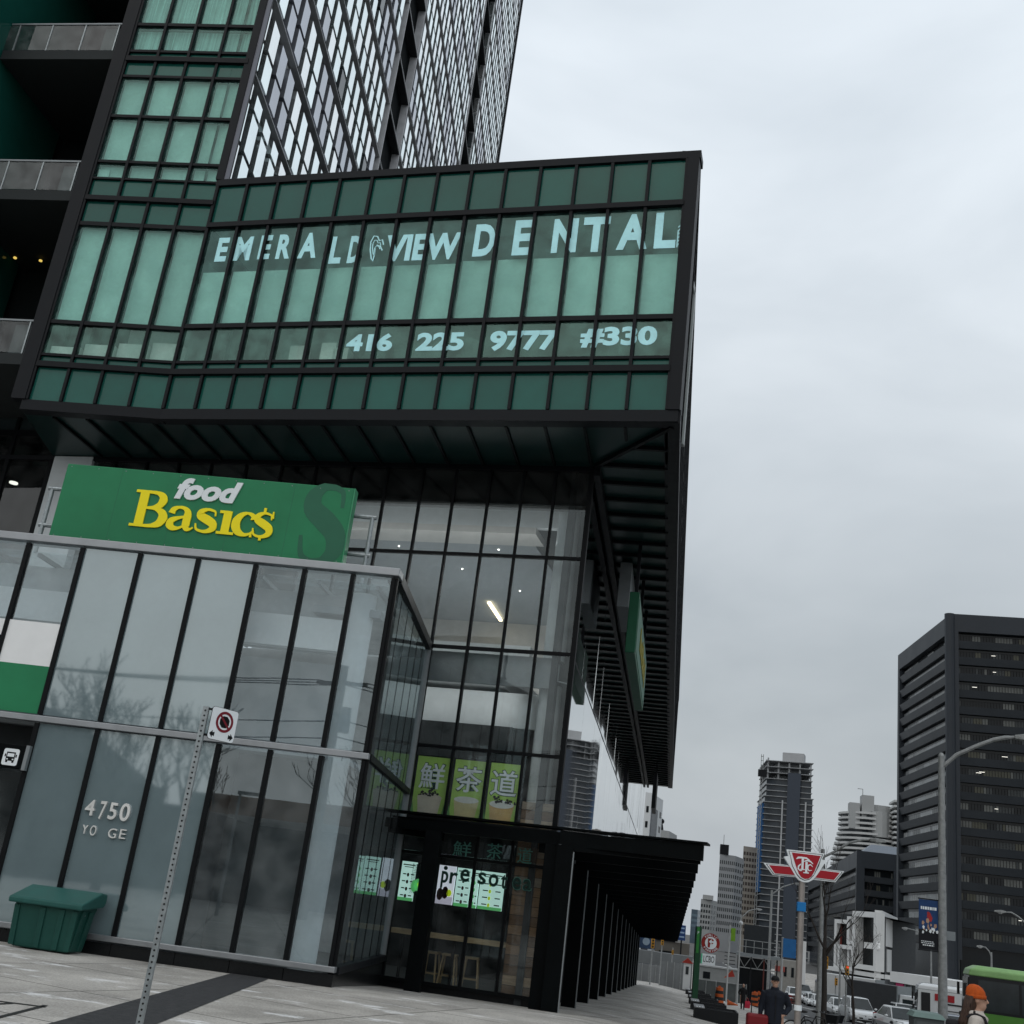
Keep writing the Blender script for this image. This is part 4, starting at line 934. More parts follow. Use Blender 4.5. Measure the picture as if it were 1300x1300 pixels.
part('bin_lid', MB().eprism([(-W2-.07, y, z) for y, z in prof], (2*W2+.14, 0, 0)), BINL, sb, bevel=.025)
part('bin_sticker', MB().hexa([(W2-.052, -.12, .50), (W2-.046, -.12, .50), (W2-.046, -.07, .50), (W2-.052, -.07, .50), (W2-.022, -.12, .63), (W2-.016, -.12, .63), (W2-.016, -.07, .63), (W2-.022, -.07, .63)]), LETW, sb)
ang = math.atan2(FP.u.y, FP.u.x) - R(3)
sb.rotation_euler = (0, 0, ang); v = Vector((W2-.10, -D2+.05, 0)); v.rotate(Matrix.Rotation(ang, 3, 'Z')); fw_ = on_plane(84, 1209, FP.P + FP.n*.80, FP.P + FP.n*.80 + FP.u); sb.location = (fw_.x - v.x, fw_.y - v.y, gz(fw_.x, fw_.y))
# ------------------------------------------------------------------ no-stopping sign
D = 11.6
pT = at_d(261.5, 898, D)
px_, py_ = pT.x, pT.y; zg = gz(px_, py_)
ns_ = thing('no_stopping_sign', 'square no stopping sign on a perforated steel post in front of the glass hall', 'sign', (px_, py_, zg))
HOLE = mat('post_hole', (.01, .01, .01), .8)
tw = R(-32); ca, sa = math.cos(tw), math.sin(tw)
fpx = Frame((px_ - .028*math.cos(YAW), py_ - .028*math.sin(YAW)), (px_ + .03*math.cos(YAW), py_ + .03*math.sin(YAW)))
pm = MB(); pm.fbox(fpx, 0, .056, -.056, 0, zg-.1, pT.z+.01)
pm.cur = 1; hm_ = pm; z = pT.z - .03
while z > zg: hm_.tube([fpx.pt(.028, -.002, z), fpx.pt(.028, .0015, z)], .010, 8); z -= .0508
part('post', pm, [GALV, HOLE], ns_)
side_dir = Vector((math.cos(YAW+R(48)), math.sin(YAW+R(48))))
q0 = Vector((px_, py_)) + Vector((math.cos(YAW), math.sin(YAW)))*.045
tl = at_d(271, 896.3, D)
P0 = tl.to_2d(); FN = Frame(P0, P0 + side_dir)
zt1 = tl.z; sw = .315
def rrect(fr, u0, u1, z0, z1, r, n, d):
    pts = []
    for cx_, cz_, a0 in ((u1-r, z1-r, 0), (u0+r, z1-r, 90), (u0+r, z0+r, 180), (u1-r, z0+r, 270)):
        for k in range(5): t = R(a0 + k*22.5); pts.append(fr.pt(cx_+r*math.cos(t), n, cz_+r*math.sin(t)))
    return MB().eprism(pts, fr.pt(0, d, 0) - fr.pt(0, 0, 0))
part('sign_plate', rrect(FN, 0, sw, zt1-sw, zt1, .03, 0, .003), LETW, ns_)
part('plate_border', rrect(FN, -.004, sw+.004, zt1-sw-.004, zt1+.004, .033, -.003, .002), BLACK, ns_)
def ring(fr, cu_, cz_, r0, r1, n, d, k=32):
    mb = MB(); P = lambda r, t: (cu_+r*math.cos(t), cz_+r*math.sin(t))
    for i in range(k):
        a, b2 = 2*math.pi*i/k, 2*math.pi*(i+1)/k
        q = [P(r0, a), P(r1, a), P(r1, b2), P(r0, b2)]
        mb.hexa([fr.pt(x, n, z) for x, z in q] + [fr.pt(x, n+d, z) for x, z in q])
    return mb
def disc(fr, cu_, cz_, r, n, d, k=24, a0=0): return MB().eprism([fr.pt(cu_+r*math.cos(a0+2*math.pi*i/k), n, cz_+r*math.sin(a0+2*math.pi*i/k)) for i in range(k)], fr.pt(0, d, 0)-fr.pt(0, 0, 0))
REDS = mat('sign_red', (.16, .008, .018), .45)
cu_, cz_ = sw*.53, zt1 - sw*.41
part('red_ring', ring(FN, cu_, cz_, .078, .104, .0035, .002), REDS, ns_)
part('octagon_symbol', disc(FN, cu_, cz_, .062, .0035, .001, 8, R(22.5)), BLACK, ns_)
part('red_slash', ribbon(MB(), FN, [(cu_-.068, cz_+.068), (cu_+.068, cz_-.068)], .022, .0052, .001), REDS, ns_)
for s_ in (-1, 1):
    c_ = sw/2 + s_*sw*.36; zz = zt1 - sw*.84
    part('arrow_symbol', MB().eprism([FN.pt(c_+s_*.030, .0035, zz), FN.pt(c_-s_*.005, .0035, zz+.036), FN.pt(c_-s_*.005, .0035, zz+.014), FN.pt(c_-s_*.03, .0035, zz+.022), FN.pt(c_-s_*.03, .0035, zz-.022), FN.pt(c_-s_*.005, .0035, zz-.014), FN.pt(c_-s_*.005, .0035, zz-.036)], FN.pt(0, .001, 0)-FN.pt(0, 0, 0)), BLACK, ns_)
for z in (zt1-.03, zt1-sw+.03):
    a_ = fpx.pt(.05, -.03, z); b_ = FN.pt(.02, -.01, z); part('bracket', MB().tube([a_, b_], .012, 6), BLACK, ns_)
# ------------------------------------------------------------------ wayfinding sign by the entrance
FW = Frame(FP.pt(0, .12, 0), FP.pt(FP.L, .12, 0))
uR_, zR1 = FW.px(38, 950); _, zR0 = FW.px(32, 981)
ws_ = thing('wayfinding_sign', 'black wayfinding sign with a white bus pictogram over the entrance', 'sign', FW.pt(uR_-1, 0, zR0))
zR1 = FW.px(33, 947)[1]; zR0 = FW.px(33, 977)[1]
part('sign_box', MB().fbox(FW, uR_-2.4, uR_-.07, -.22, 0, zR0, zR1), BLACKST, ws_, bevel=.01)
part('end_cap', MB().fbox(FW, uR_-.07, uR_, -.22, .005, zR0-.02, zR1+.01), ALUD, ws_)
ub, zb_ = FW.px(13.5, 961); 
part('pictogram', rrect(FW, ub-.15, ub+.15, zb_-.15, zb_+.15, .04, .002, .003), LETW, ws_)
bu_ = MB()
bu_.fbox(FW, ub-.085, ub+.085, .006, .008, zb_-.07, zb_+.09)
for s_ in (-1, 1): bu_.fbox(FW, ub+s_*.06-.02, ub+s_*.06+.02, .006, .008, zb_-.10, zb_-.07); bu_.fbox(FW, ub+s_*.105-.012, ub+s_*.105+.012, .006, .008, zb_, zb_+.05)
part('bus_symbol', bu_, BLACK, ws_)
part('bus_window', MB().fbox(FW, ub-.065, ub+.065, .009, .010, zb_+.005, zb_+.065), LETW, ws_)
for s_ in (-1, 1): part('bus_lamp', MB().fbox(FW, ub+s_*.055-.015, ub+s_*.055+.015, .009, .010, zb_-.05, zb_-.03), LETW, ws_)
part('pictogram', disc(FW, ub-.52, zb_, .14, .002, .003), LETW, ws_)
# ------------------------------------------------------------------ background buildings
def V2(p): return Vector((p[0], p[1]))
WINT = [mat('office_pane_%s' % n, c, .15, var=.2, scale=.3) for n, c in (('black', (.008,.010,.012)), ('dim', (.035,.04,.042)), ('blind', (.10,.105,.10)), ('warm', (.06,.06,.045)))]
LAMP = mat('office_lamp', (1, .98, .9), .5, emit=(1, .96, .86), estr=1.6)
ODARK = mat('dark_cladding', (.019, .024, .031), .5, var=.12, scale=.15, spec=.3); ODARKS = mat('dark_spandrel', (.026, .031, .037), .45, var=.12, scale=.2, spec=.35)
PALEP = [mat('pale_pane', (.22, .235, .24), .2, var=.25, scale=.4), WINT[1], mat('pale_blind', (.30, .31, .31), .5, var=.15)]
def office(root, faces, ztop, zbase, floors, h, par, pier, depth_, lampface=None):
    """faces: list of (Frame, pane palette, n panes). recessed ribbon windows between projecting spandrels"""
    for fi, (fr, pal, npn) in enumerate(faces):
        L = fr.L
        part('parapet', MB().fbox(fr, 0, L, -depth_, 0, ztop-par, ztop), ODARK, root)
        for u0, u1 in ((0, pier), (L-pier, L)): part('corner_pier', MB().fbox(fr, u0, u1, -depth_, .02, zbase, ztop-par), ODARK, root)
        for k in range(floors):
            z1 = ztop - par - k*h; zs = z1 - h*.56
            if zs - h*.44 < zbase: break
            part('spandrel', MB().hexa([fr.pt(pier, -.5, z1-h), fr.pt(L-pier, -.5, z1-h), fr.pt(L-pier, -depth_, z1-h), fr.pt(pier, -depth_, z1-h), fr.pt(pier, -.02, zs), fr.pt(L-pier, -.02, zs), fr.pt(L-pier, -depth_, zs), fr.pt(pier, -depth_, zs)]), ODARKS, root)
            mb = MB(); rr = random.Random(k*13+fi*5); run = 0
            du = (L-2*pier)/npn
            for i in range(npn):
                if run <= 0: run = rr.randrange(1, 6); mi = rr.choices(range(len(pal)), [5, 3, 4, 2][:len(pal)])[0]
                run -= 1; mb.cur = mi
                mb.fbox(fr, pier+i*du+.06, pier+(i+1)*du-.06, -depth_+.05, -depth_+.22, zs-.05, z1-h*.10)
            o = part('window_band', mb, list(pal), root)
            part('recess_shade', MB().fbox(fr, pier, L-pier, -depth_, -depth_+.3, z1-h*.16, z1), WINT[0], root)  # black strip paints the shadow at the top of the recess
            if lampface == fi and rr.random() < .35:
                lb = MB()
                for q in range(rr.randrange(1, 4)):
                    u = pier + rr.uniform(.05, .9)*(L-2*pier); lb.fbox(fr, u, u+rr.uniform(.5, 1.3), -depth_+.2, -depth_+.26, z1-h*.3-q*.12, z1-h*.3-q*.12+.07)
                part('ceiling_lights', lb, LAMP, root)
def block_core(root, pts, z0, z1, m, name='tower_core'): return part(name, MB().prism([V2(p) for p in pts], z0, z1), m, root)
# big dark tower across the street
D1 = 265; pc = at_d(1207, 779, D1); zt1_ = pc.z; plft = at_z(1140, 832, zt1_); prt = at_z(1300, 784.5, zt1_)
ex = V2(prt) - V2(pc); prt2 = V2(pc) + ex*1.55
FW1 = Frame(V2(plft), V2(pc)); FS1 = Frame(V2(pc), prt2)
t1 = thing('office_tower', 'big dark office tower with ribbon windows at the right edge', 'office tower', (pc.x+5, pc.y+10, -4.9))
cutn = 1.6
back = V2(plft) + ex*1.55
block_core(t1, [FW1.pt(.3, -cutn, 0), FW1.pt(FW1.L-1.5, -cutn, 0), FS1.pt(1.5, -cutn, 0), FS1.pt(FS1.L, -cutn, 0), back], -5, zt1_-.3, WINT[0])
office(t1, [(FW1, PALEP, 26), (FS1, WINT, 34)], zt1_, 3, 21, 3.72, 4.1, 1.6, 1.5, lampface=1)
part('corner_facet', MB().tube([(pc.x-.1, pc.y+.6, -5), (pc.x-.1, pc.y+.6, zt1_+.01)], 1.15, 12), ODARK, t1)
# lower dark block behind it
D2_ = 350; pc2 = at_d(1088, 1079.5, D2_); zt2_ = pc2.z; pl2 = at_z(1026, 1117, zt2_); pr2 = at_z(1145, 1086, zt2_)
FW2 = Frame(V2(pl2), V2(pc2)); FS2 = Frame(V2(pc2), V2(pr2))
t2 = thing('office_block', 'lower dark office block with ribbon windows behind the white framed gym', 'office block', (pc2.x, pc2.y+10, -4.9))
block_core(t2, [FW2.pt(.3, -cutn, 0), FW2.pt(FW2.L-1.5, -cutn, 0), FS2.pt(1.5, -cutn, 0), FS2.pt(FS2.L, -cutn, 0), V2(pl2)+(V2(pr2)-V2(pc2))], -5, zt2_-.3, WINT[0])
office(t2, [(FW2, WINT, 20), (FS2, WINT, 14)], zt2_, 0, 9, 3.75, 4.6, 2.2, 1.5)
zr = zt2_; a_, b_ = FS2.pt(2, -3, zr), FS2.pt(FS2.L, -3, zr)
part('sloped_roof', MB().hexa([a_, b_, b_+Vector((0, 14, 0)), a_+Vector((0, 14, 0)), a_+Vector((3, 3, 2.6)), b_+Vector((0, 3, 2.6)), b_+Vector((0, 9, 2.6)), a_+Vector((3, 9, 2.6))]), mat('zinc_roof', (.16,.185,.22), .5), t2)
# gym with white box frames
D3 = 190
FA = Frame(V2(at_d(1062, 1200, D3+12)), V2(at_d(1118, 1200, D3))); FAs = Frame(FA.Q, V2(at_d(1138, 1200, D3+26)))
FRM = mat('white_frame_panel', (.56, .57, .57), .6, var=.06, scale=.3); GYMG = mat('gym_glass', (.010, .012, .013), .12, var=.5, scale=.25, spec=.12); GYMR = mat('gym_red', (.25, .05, .04), .6)
gy = thing('gym_building', 'gym with projecting white box frames round dark glass', 'gym', FA.pt(10, -5, -4.9))
part('glass_front', MB().fbox(FA, 0, FA.L, -.75, -.6, -5, FA.px(1100, 1160)[1]-.2), GYMG, gy)
part('gym_core', MB().prism([FA.pt(0.2, -.8, 0).to_2d(), FA.pt(FA.L-.3, -.8, 0).to_2d(), FAs.pt(FAs.L, -1, 0).to_2d(), FAs.pt(FAs.L, -1, 0).to_2d()+Vector((-8, 12)), FA.pt(.2, -14, 0).to_2d()], -5, FA.px(1100, 1162)[1]), mat('gym_wall', (.05,.055,.06), .6), gy)
def wframe(x0, y0, x1, y1, t=.75, n=.35, name='white_frame', bottom=True):
    u0, z1 = FA.px(x0, y0); u1, z0 = FA.px(x1, y1); mb = MB()
    mb.fbox(FA, u0, u0+t, -.59, n, z0, z1).fbox(FA, u1-t*.8, u1, -.59, n, z0, z1).fbox(FA, u0+t, u1-t*.8, -.59, n, z1-t*.8, z1)
    if bottom: mb.fbox(FA, u0+t, u1-t*.8, -.59, n, z0, z0+t*.7)
    part(name, mb, FRM, gy); return u0, u1, z0, z1
wframe(1062, 1167, 1080, 1233); wframe(1079, 1163.5, 1090, 1200, n=.5); wframe(1088, 1157, 1118, 1234, t=1.0, n=.8); wframe(1070, 1199.5, 1089, 1234, n=.9)
for x0, x1, y0, y1 in ((1065, 1068, 1172, 1215), (1083, 1086, 1168, 1195), (1113.5, 1116, 1160, 1196)):
    u0, z1 = FA.px(x0, y0, -.55); u1, z0 = FA.px(x1, y1, -.55); part('red_column', MB().fbox(FA, u0, u1, -.58, -.3, z0, z1), GYMR, gy)
zq1 = FA.px(1118, 1156)[1]; zq0 = FA.px(1118, 1200)[1]; zq2 = FA.px(1118, 1234)[1]; zq3 = FA.px(1118, 1249)[1]
part('side_box', MB().fbox(FAs, 0, FAs.L, -.9, .2, zq0, zq1), FRM, gy)
part('side_box', MB().fbox(FAs, FAs.L*.36, FAs.L, -.9, .1, zq2, zq0-.4), FRM, gy); part('side_box', MB().fbox(FAs, -.0, FAs.L*.30, -.9, .0, zq3, zq0-.3), FRM, gy)
u0, z0 = FA.px(1096, 1203.5, .8); u1, z1 = FA.px(1114.5, 1197.5, .8)
part('sign_letters', text_to(MB(), FA, 'LA FITNESS', u0, u1, z0, z1, .4, .3, .04), WHITE, gy)
part('entrance_fascia', MB().fbox(FA, -3, FA.L, -2, .6, zq2-.9, zq2-.3), FRM, gy)
# white shop row right of the gym
FRt = Frame(V2(at_d(1131, 1240, 165)), V2(at_d(1226, 1252, 150)))
rt = thing('shop_row', 'low shop row with a white fascia and dark windows below the dark tower', 'shop', FRt.pt(5, -3, -4.9))
zf = FRt.px(1140, 1238)[1]
part('shop_wall', MB().fbox(FRt, 0, FRt.L, -8, -.4, -5, zf-.2), WINT[1], rt); part('fascia', MB().fbox(FRt, -.2, FRt.L, -8.2, 0, zf-.9, zf+.35), FRM, rt)
part('magenta_panel', MB().fbox(FRt, .9, 2.8, -.4, -.2, zf-4.2, zf-.95), mat('magenta_sign', (.35, .01, .09), .5), rt)
for k in range(9): part('shop_mullion', MB().fbox(FRt, 3+k*1.5, 3.15+k*1.5, -.4, -.25, -5, zf-.9), ALUD, rt)
part('white_notice', MB().fbox(FRt, 6.2, 7.3, -.4, -.2, zf-6.2, zf-4.0), WHITE, rt)
# ------------ towers up the street
def slab_tower(root, poly, z0, z1, h, wallm, slabm, ov=.6, th=.35, name='floor_slab', skip=None):
    c = sum((V2(p) for p in poly), Vector((0, 0)))/len(poly)
    part('tower_wall', MB().prism([V2(p) for p in poly], z0, z1), wallm, root)
    k = 0; z = z1
    while z > z0:
        out_ = [c + (V2(p)-c)*(1 + ov/(V2(p)-c).length) for p in poly]
        part(name, MB().prism(out_, z-th, z), slabm, root); z -= h; k += 1
        if k > 60: break
GLZ = mat('tower_glazing', (.035, .042, .050), .2, var=.4, scale=.2); SLABW = mat('slab_concrete', (.27, .28, .29), .8, var=.15, scale=.3); SLABL = mat('pale_slab', (.36, .37, .38), .8, var=.1, scale=.2)
D4 = 600
za = at_d(1000, 963, D4).z
q = [at_z(966, 975, za), at_z(974.5, 965, za), at_z(1031, 969, za)]
q = [V2(p) for p in q]; dep = (q[0]-q[1]); polyU = [q[1], q[2], q[2]+dep, q[0]]
ct_ = thing('unfinished_tower', 'unfinished concrete tower with bare floor slabs and a hoist mast', 'tower', (q[1].x, q[1].y, -4.9))
zs_ = at_d(1000, 1009, D4).z
slab_tower(ct_, polyU, zs_, za-9.2, 3.05, GLZ, SLABW, ov=.9)
cU = sum(polyU, Vector((0, 0)))/4
part('inner_core', MB().prism([cU + (p-cU)*.55 for p in polyU], za-9.2, za), CONC, ct_)
for k in range(3): part('floor_slab', MB().prism([cU + (p-cU)*1.06 for p in polyU], za-.35-k*3.05, za-k*3.05), SLABW, ct_)
for i in range(4):
    for t_ in (0, .25, .5, .75):
        q_ = cU + (polyU[i].lerp(polyU[(i+1) % 4], t_) - cU)*.96; part('bare_column', MB().box(q_.x-.4, q_.x+.4, q_.y-.4, q_.y+.4, za-9.2, za + (1.4 if (i+int(t_*4)) % 3 == 0 else 0)), SLABW, ct_)
polyL = [p + (p - sum(polyU, Vector((0,0)))/4)*.06 for p in polyU]
slab_tower(ct_, polyL, -5, zs_, 3.05, GLZ, SLABW, ov=.9)
FU = Frame(polyL[0], polyL[1]); 
def fu(x): return (V2(at_d(x, 1100, D4)) - polyL[0]).dot(FU.u)
part('core_wall', MB().fbox(FU, fu(993), fu(1010), -3, 1.25, -5, za-6), mat('core_panel', (.045, .055, .072), .6, var=.1), ct_)
for x in (987, 1018): part('white_fin', MB().fbox(FU, fu(x)-.35, fu(x)+.35, -1, 1.2, -5, zs_-2), SLABL, ct_)
part('roof_room', MB().fbox(FU, fu(984), fu(1013), -8, -1, za, za+4.6), SLABL, ct_)
FUl = Frame(polyL[3], polyL[0]); part('blue_net', MB().fbox(FUl, FUl.L*.35, FUl.L*.95, -1, 1.3, 25, zs_-4), mat('blue_net', (.03,.10,.24), .7, var=.2), ct_)
mm = V2(at_d(961.5, 1100, D4-2)); mast = MB(); zmt = at_d(963.5, 958, D4).z
for dx in (-.5, .5):
    for dy in (-.5, .5): mast.box(mm.x+dx-.12, mm.x+dx+.12, mm.y+dy-.12, mm.y+dy+.12, -5, zmt)
z = -4
while z < zmt: mast.box(mm.x-.6, mm.x+.6, mm.y-.62, mm.y-.5, z, z+.3); z += 2.2
part('hoist_mast', mast, GALVL, ct_); zc = at_d(963, 982, D4).z; part('hoist_cage', MB().box(mm.x-1.8, mm.x+2.6, mm.y-1.2, mm.y+1.2, zc-1.6, zc+1.8), CHAR, ct_)
def grid_tower(name, label, pxs, ytop, D, mw, wm, nx, h, slope=.13, extra=None, cat='tower', wr=.5, hr=.55, right=None):
    """plain tower with a grid of windows; pxs = left, corner, right pixel columns"""
    zt = at_d(pxs[0], ytop, D).z
    a = V2(at_z(pxs[0], ytop, zt)); b2 = V2(at_d(pxs[1], ytop, D+2)); c = V2(at_d(pxs[2], ytop, D+18)) if pxs[2] > pxs[1] else b2 + Vector((0, 18))
    t = thing(name, label, cat, (a.x, a.y, -4.9))
    part('tower_wall', MB().prism([a, b2, c, a + (c-b2)], -5, zt), mw, t)
    for fi, (fr, n) in enumerate(((Frame(a, b2), nx), (Frame(b2, c), max(3, nx//2)))):
        if fr.L < 2: continue
        z = zt - h*.9; 
        while z > 5:
            mb = MB(); du = fr.L/n
            for i in range(n): mb.fbox(fr, (i+.5-wr/2)*du, (i+.5+wr/2)*du, -.3, .06, z-h*hr, z)
            part('window_row', mb, wm, t); z -= h
    return t, a, b2, c, zt
GT = mat('grey_tower_wall', (.24, .25, .26), .8, var=.08, scale=.1); GT2 = mat('pale_tower_wall', (.33, .34, .34), .8, var=.08); BT = mat('beige_tower_wall', (.27, .25, .22), .8, var=.1, scale=.2); BLT = mat('blue_tower_glass', (.085, .115, .145), .25, var=.25, scale=.1)
t, a, b2, c, zt = grid_tower('grid_tower', 'grey concrete tower with a regular grid of square windows and a mast', (914, 934, 945), 1084, 560, GT, WINT[1], 8, 3.0)
part('stair_top', MB().box(a.x, a.x+4, a.y, a.y+5, zt, zt+4.5), CHAR, t); part('antenna', MB().tube([(a.x+1.5, a.y+1, zt), (a.x+1.5, a.y+1, zt+9)], .15, 5), GALVL, t)
t, a, b2, c, zt = grid_tower('beige_tower', 'beige tower partly wrapped in scaffold beside the unfinished tower', (944, 962, 968), 1074, 620, BT, mat('scaffold_brown', (.06,.05,.045), .8), 5, 3.0, wr=.7)  # window rows in dark brown
t, a, b2, c, zt = grid_tower('balcony_tower', 'narrow pale tower with stacked balconies left of the grid tower', (890, 903, 913), 1141, 700, GT2, WINT[1], 4, 3.0, wr=.62)
part('roof_frame', MB().box(a.x+1, a.x+7, a.y, a.y+4, zt, zt+2.5), GT2, t)
t, a, b2, c, zt = grid_tower('blue_tower', 'slim blue glass tower at the far end of the street', (878, 886, 891), 1154, 800, BLT, mat('blue_pane', (.14,.19,.23), .2), 5, 3.2, wr=.85, hr=.5)
t, a, b2, c, zt = grid_tower('white_tower', 'white tower with a dark glass strip seen past the end of the green block', (803, 828, 843), 1003, 330, mat('white_tower_wall', (.60,.62,.63), .6, var=.04), WINT[0], 3, 4.2, wr=.38, hr=.42)
fr = Frame(a, b2); part('dark_glass_strip', MB().fbox(Frame(b2, c), 1.0, 9.5, -1, .15, -5, zt-4), mat('navy_glass', (.012,.02,.035), .15), t)
t, a, b2, c, zt = grid_tower('stone_block', 'pale stone block with a small roof statue above the canopy tip', (836, 850, 860), 1053, 420, GT2, WINT[1], 4, 3.4)
part('roof_statue', MB().tube([(b2.x-3, b2.y+1, zt), (b2.x-3, b2.y+1, zt+2.2)], [.9, .5], 8).sphere((b2.x-3, b2.y+1, zt+3.2), 1.0, 8, 6), CHAR, t)
# curved white apartment house
D6 = 720; zt6 = at_d(1100, 1030, D6).z
c6 = V2(at_d(1106, 1030, D6+22)); wv = thing('curved_apartments', 'white apartment house with curved stacked balconies above the low dark block', 'apartments', (c6.x, c6.y, -4.9))
def ell(rx, ry, n=28, cx=0): return [c6 + Vector((cx + rx*math.cos(2*math.pi*i/n), ry*math.sin(2*math.pi*i/n))) for i in range(n)]
part('apartment_wall', MB().prism(ell(17.5, 18), -5, zt6), GLZ, wv)
k = 0; z = zt6
while z > 30:
    g = 0 if k < 4 else min(4, (k-3)*.7)
    part('balcony_slab', MB().prism(ell(19.5+g, 20+g), z-1.25, z), mat('white_balcony', (.46,.47,.47), .8, var=.08), wv); z -= 3.0; k += 1
part('white_bay', MB().prism(ell(9, 21.5, 20, 3), zt6-14, zt6+1), GT2, wv)
part('roof_room', MB().prism(ell(14, 12, 20, 2), zt6, zt6+5.5), GT2, wv)
part('roof_tower', MB().box(c6.x-15, c6.x-9, c6.y-16, c6.y-8, zt6-10, zt6+5), GT2, wv); part('roof_tower', MB().box(c6.x-8, c6.x-1, c6.y-17, c6.y-8, zt6-4, zt6+10), GT2, wv)
part('roof_crane', MB().tube([(c6.x-7, c6.y-12, zt6+10), (c6.x-7, c6.y-12, zt6+14), (c6.x-10, c6.y-12, zt6+14)], .25, 5), GALVL, wv)
c7 = V2(at_d(1146, 1018, D6)); w2 = thing('curved_apartments', 'second white apartment house peeping past the edge of the dark tower', 'apartments', (c7.x, c7.y, -4.9)); zt7 = at_d(1137, 1016, D6).z
part('apartment_wall', MB().box(c7.x-2, c7.x+14, c7.y, c7.y+16, -5, zt7-1), GLZ, w2)
z = zt7
while z > 40: part('balcony_slab', MB().box(c7.x-5, c7.x+15, c7.y-2, c7.y+17, z-1.2, z), MATS['white_balcony'], w2); z -= 3.0
# ------------ low things at the crossing, left
def slabbox(name, label, cat, x0, x1, ytop, ybot, D, m, depth_=4.0, base=None, group=None):
    a = at_d(x0, ytop, D); b2 = at_d(x1, ytop, D); fr = Frame(V2(a), V2(b2)); z1 = a.z; z0 = at_d((x0+x1)/2, ybot, D).z if base is None else base
    t = thing(name, label, cat, fr.pt(fr.L/2, -depth_/2, z0), group)
    return t, fr, z0, z1
t, fr, z0, z1 = slabbox('billboard', 'dark blue billboard on a low grey wall at the crossing', 'billboard', 803, 834, 1172, 1204, 128, None)
part('board', MB().fbox(fr, 0, fr.L, -.4, 0, z0, z1), mat('billboard_navy', (.022, .045, .09), .5, var=.5, scale=.6), t)
part('picture', disc(fr, fr.L*.62, z0+.7, .38, .02, .03), mat('billboard_pale', (.2,.26,.32), .5), t); part('wall', MB().fbox(fr, -1, fr.L+4, -3, .1, -5, z0-.2), mat('grey_wall', (.15,.16,.165), .8, var=.15, scale=.4), t)
t, fr, z0, z1 = slabbox('corner_shop', 'low tan shop building with a sign board and red awnings', 'shop', 832, 876, 1193, 1236, 135, None)
zg_ = -5
part('shop_wall', MB().fbox(fr, 0, fr.L, -8, 0, zg_, z1), mat('tan_wall', (.13, .12, .105), .8, var=.12, scale=.3), t)
part('roof_band', MB().fbox(fr, -.2, fr.L-1.6, -8, .15, z1, z1+.5), CHAR, t); part('roof_unit', MB().fbox(fr, .6, 1.9, -3, -1, z1+.5, z1+1.1), WHITE, t)
part('sign_board', MB().fbox(fr, .5, 1.9, .0, .25, z1-2.1, z1-1.0), BLACK, t); part('sign_panel', MB().fbox(fr, .7, 1.4, .25, .28, z1-1.9, z1-1.25), LETW, t)
RED = mat('awning_red', (.30, .035, .025), .7); ORG = mat('safety_orange', (.42, .085, .02), .6); ORB = mat('barrel_black', (.02, .02, .02), .7)
for u in (.8, 2.0): part('awning', MB().eprism([fr.pt(u, .05, z1-2.3), fr.pt(u, 1.0, z1-3.0), fr.pt(u, 1.0, z1-3.15), fr.pt(u, .05, z1-3.1)], fr.pt(1.05, 0, 0)-fr.pt(0, 0, 0)), RED, t)
part('shop_window', MB().fbox(fr, .2, fr.L-1.4, 0, .06, zg_+.5, z1-3.2), WINT[2], t)
t, fr, z0, z1 = slabbox('blue_shop_sign', 'tall dark blue sign box standing over the tan shop', 'sign', 862, 871, 1174, 1194, 134, None)
part('sign_box', MB().fbox(fr, 0, fr.L, -.4, 0, z0, z1), mat('deep_blue', (.02, .05, .15), .5), t)
for k in range(3): part('sign_line', MB().fbox(fr, .12, fr.L-.12, 0, .03, z1-.4-k*.45, z1-.25-k*.45), mat('sign_pale_blue', (.25,.35,.5), .5), t)
part('sign_pole', MB().fbox(fr, .3, .45, -.3, -.15, z0-2.5, z0), CHAR, t)
for x, D, y0, y1, lab in ((826, 120, 1222, 1246, 'grey site hoarding in front of the billboard wall'), (858, 112, 1220, 1246, 'grey site hoarding below the red awnings')):
    t, fr, z0, z1 = slabbox('hoarding', lab, 'hoarding', x-19, x+16, y0, y1, D, None, group='site hoardings')
    part('panel', MB().fbox(fr, 0, fr.L, -.05, 0, z0-1.2, z1), mat('hoarding_grey', (.17,.18,.185), .75, var=.2, scale=.6), t)
    for k in range(5): part('panel_post', MB().fbox(fr, k*fr.L/4-.04, k*fr.L/4+.04, 0, .08, z0-1.2, z1+.05), GALVL, t)
t, fr, z0, z1 = slabbox('kiosk', 'small white kiosk with a red gabled roof', 'kiosk', 867, 879, 1222, 1246, 95, None)
part('kiosk_wall', MB().fbox(fr, .08, fr.L-.08, -.7, 0, z0-.6, z1), FRM, t); part('kiosk_window', MB().fbox(fr, .25, fr.L-.25, 0, .03, z0+.5, z1-.25), WINT[1], t)
part('kiosk_roof', MB().eprism([fr.pt(-.08, .1, z1), fr.pt(fr.L+.08, .1, z1), fr.pt(fr.L*.5, .1, z1+.38)], fr.pt(0, -.95, 0)-fr.pt(0, 0, 0)), RED, t)
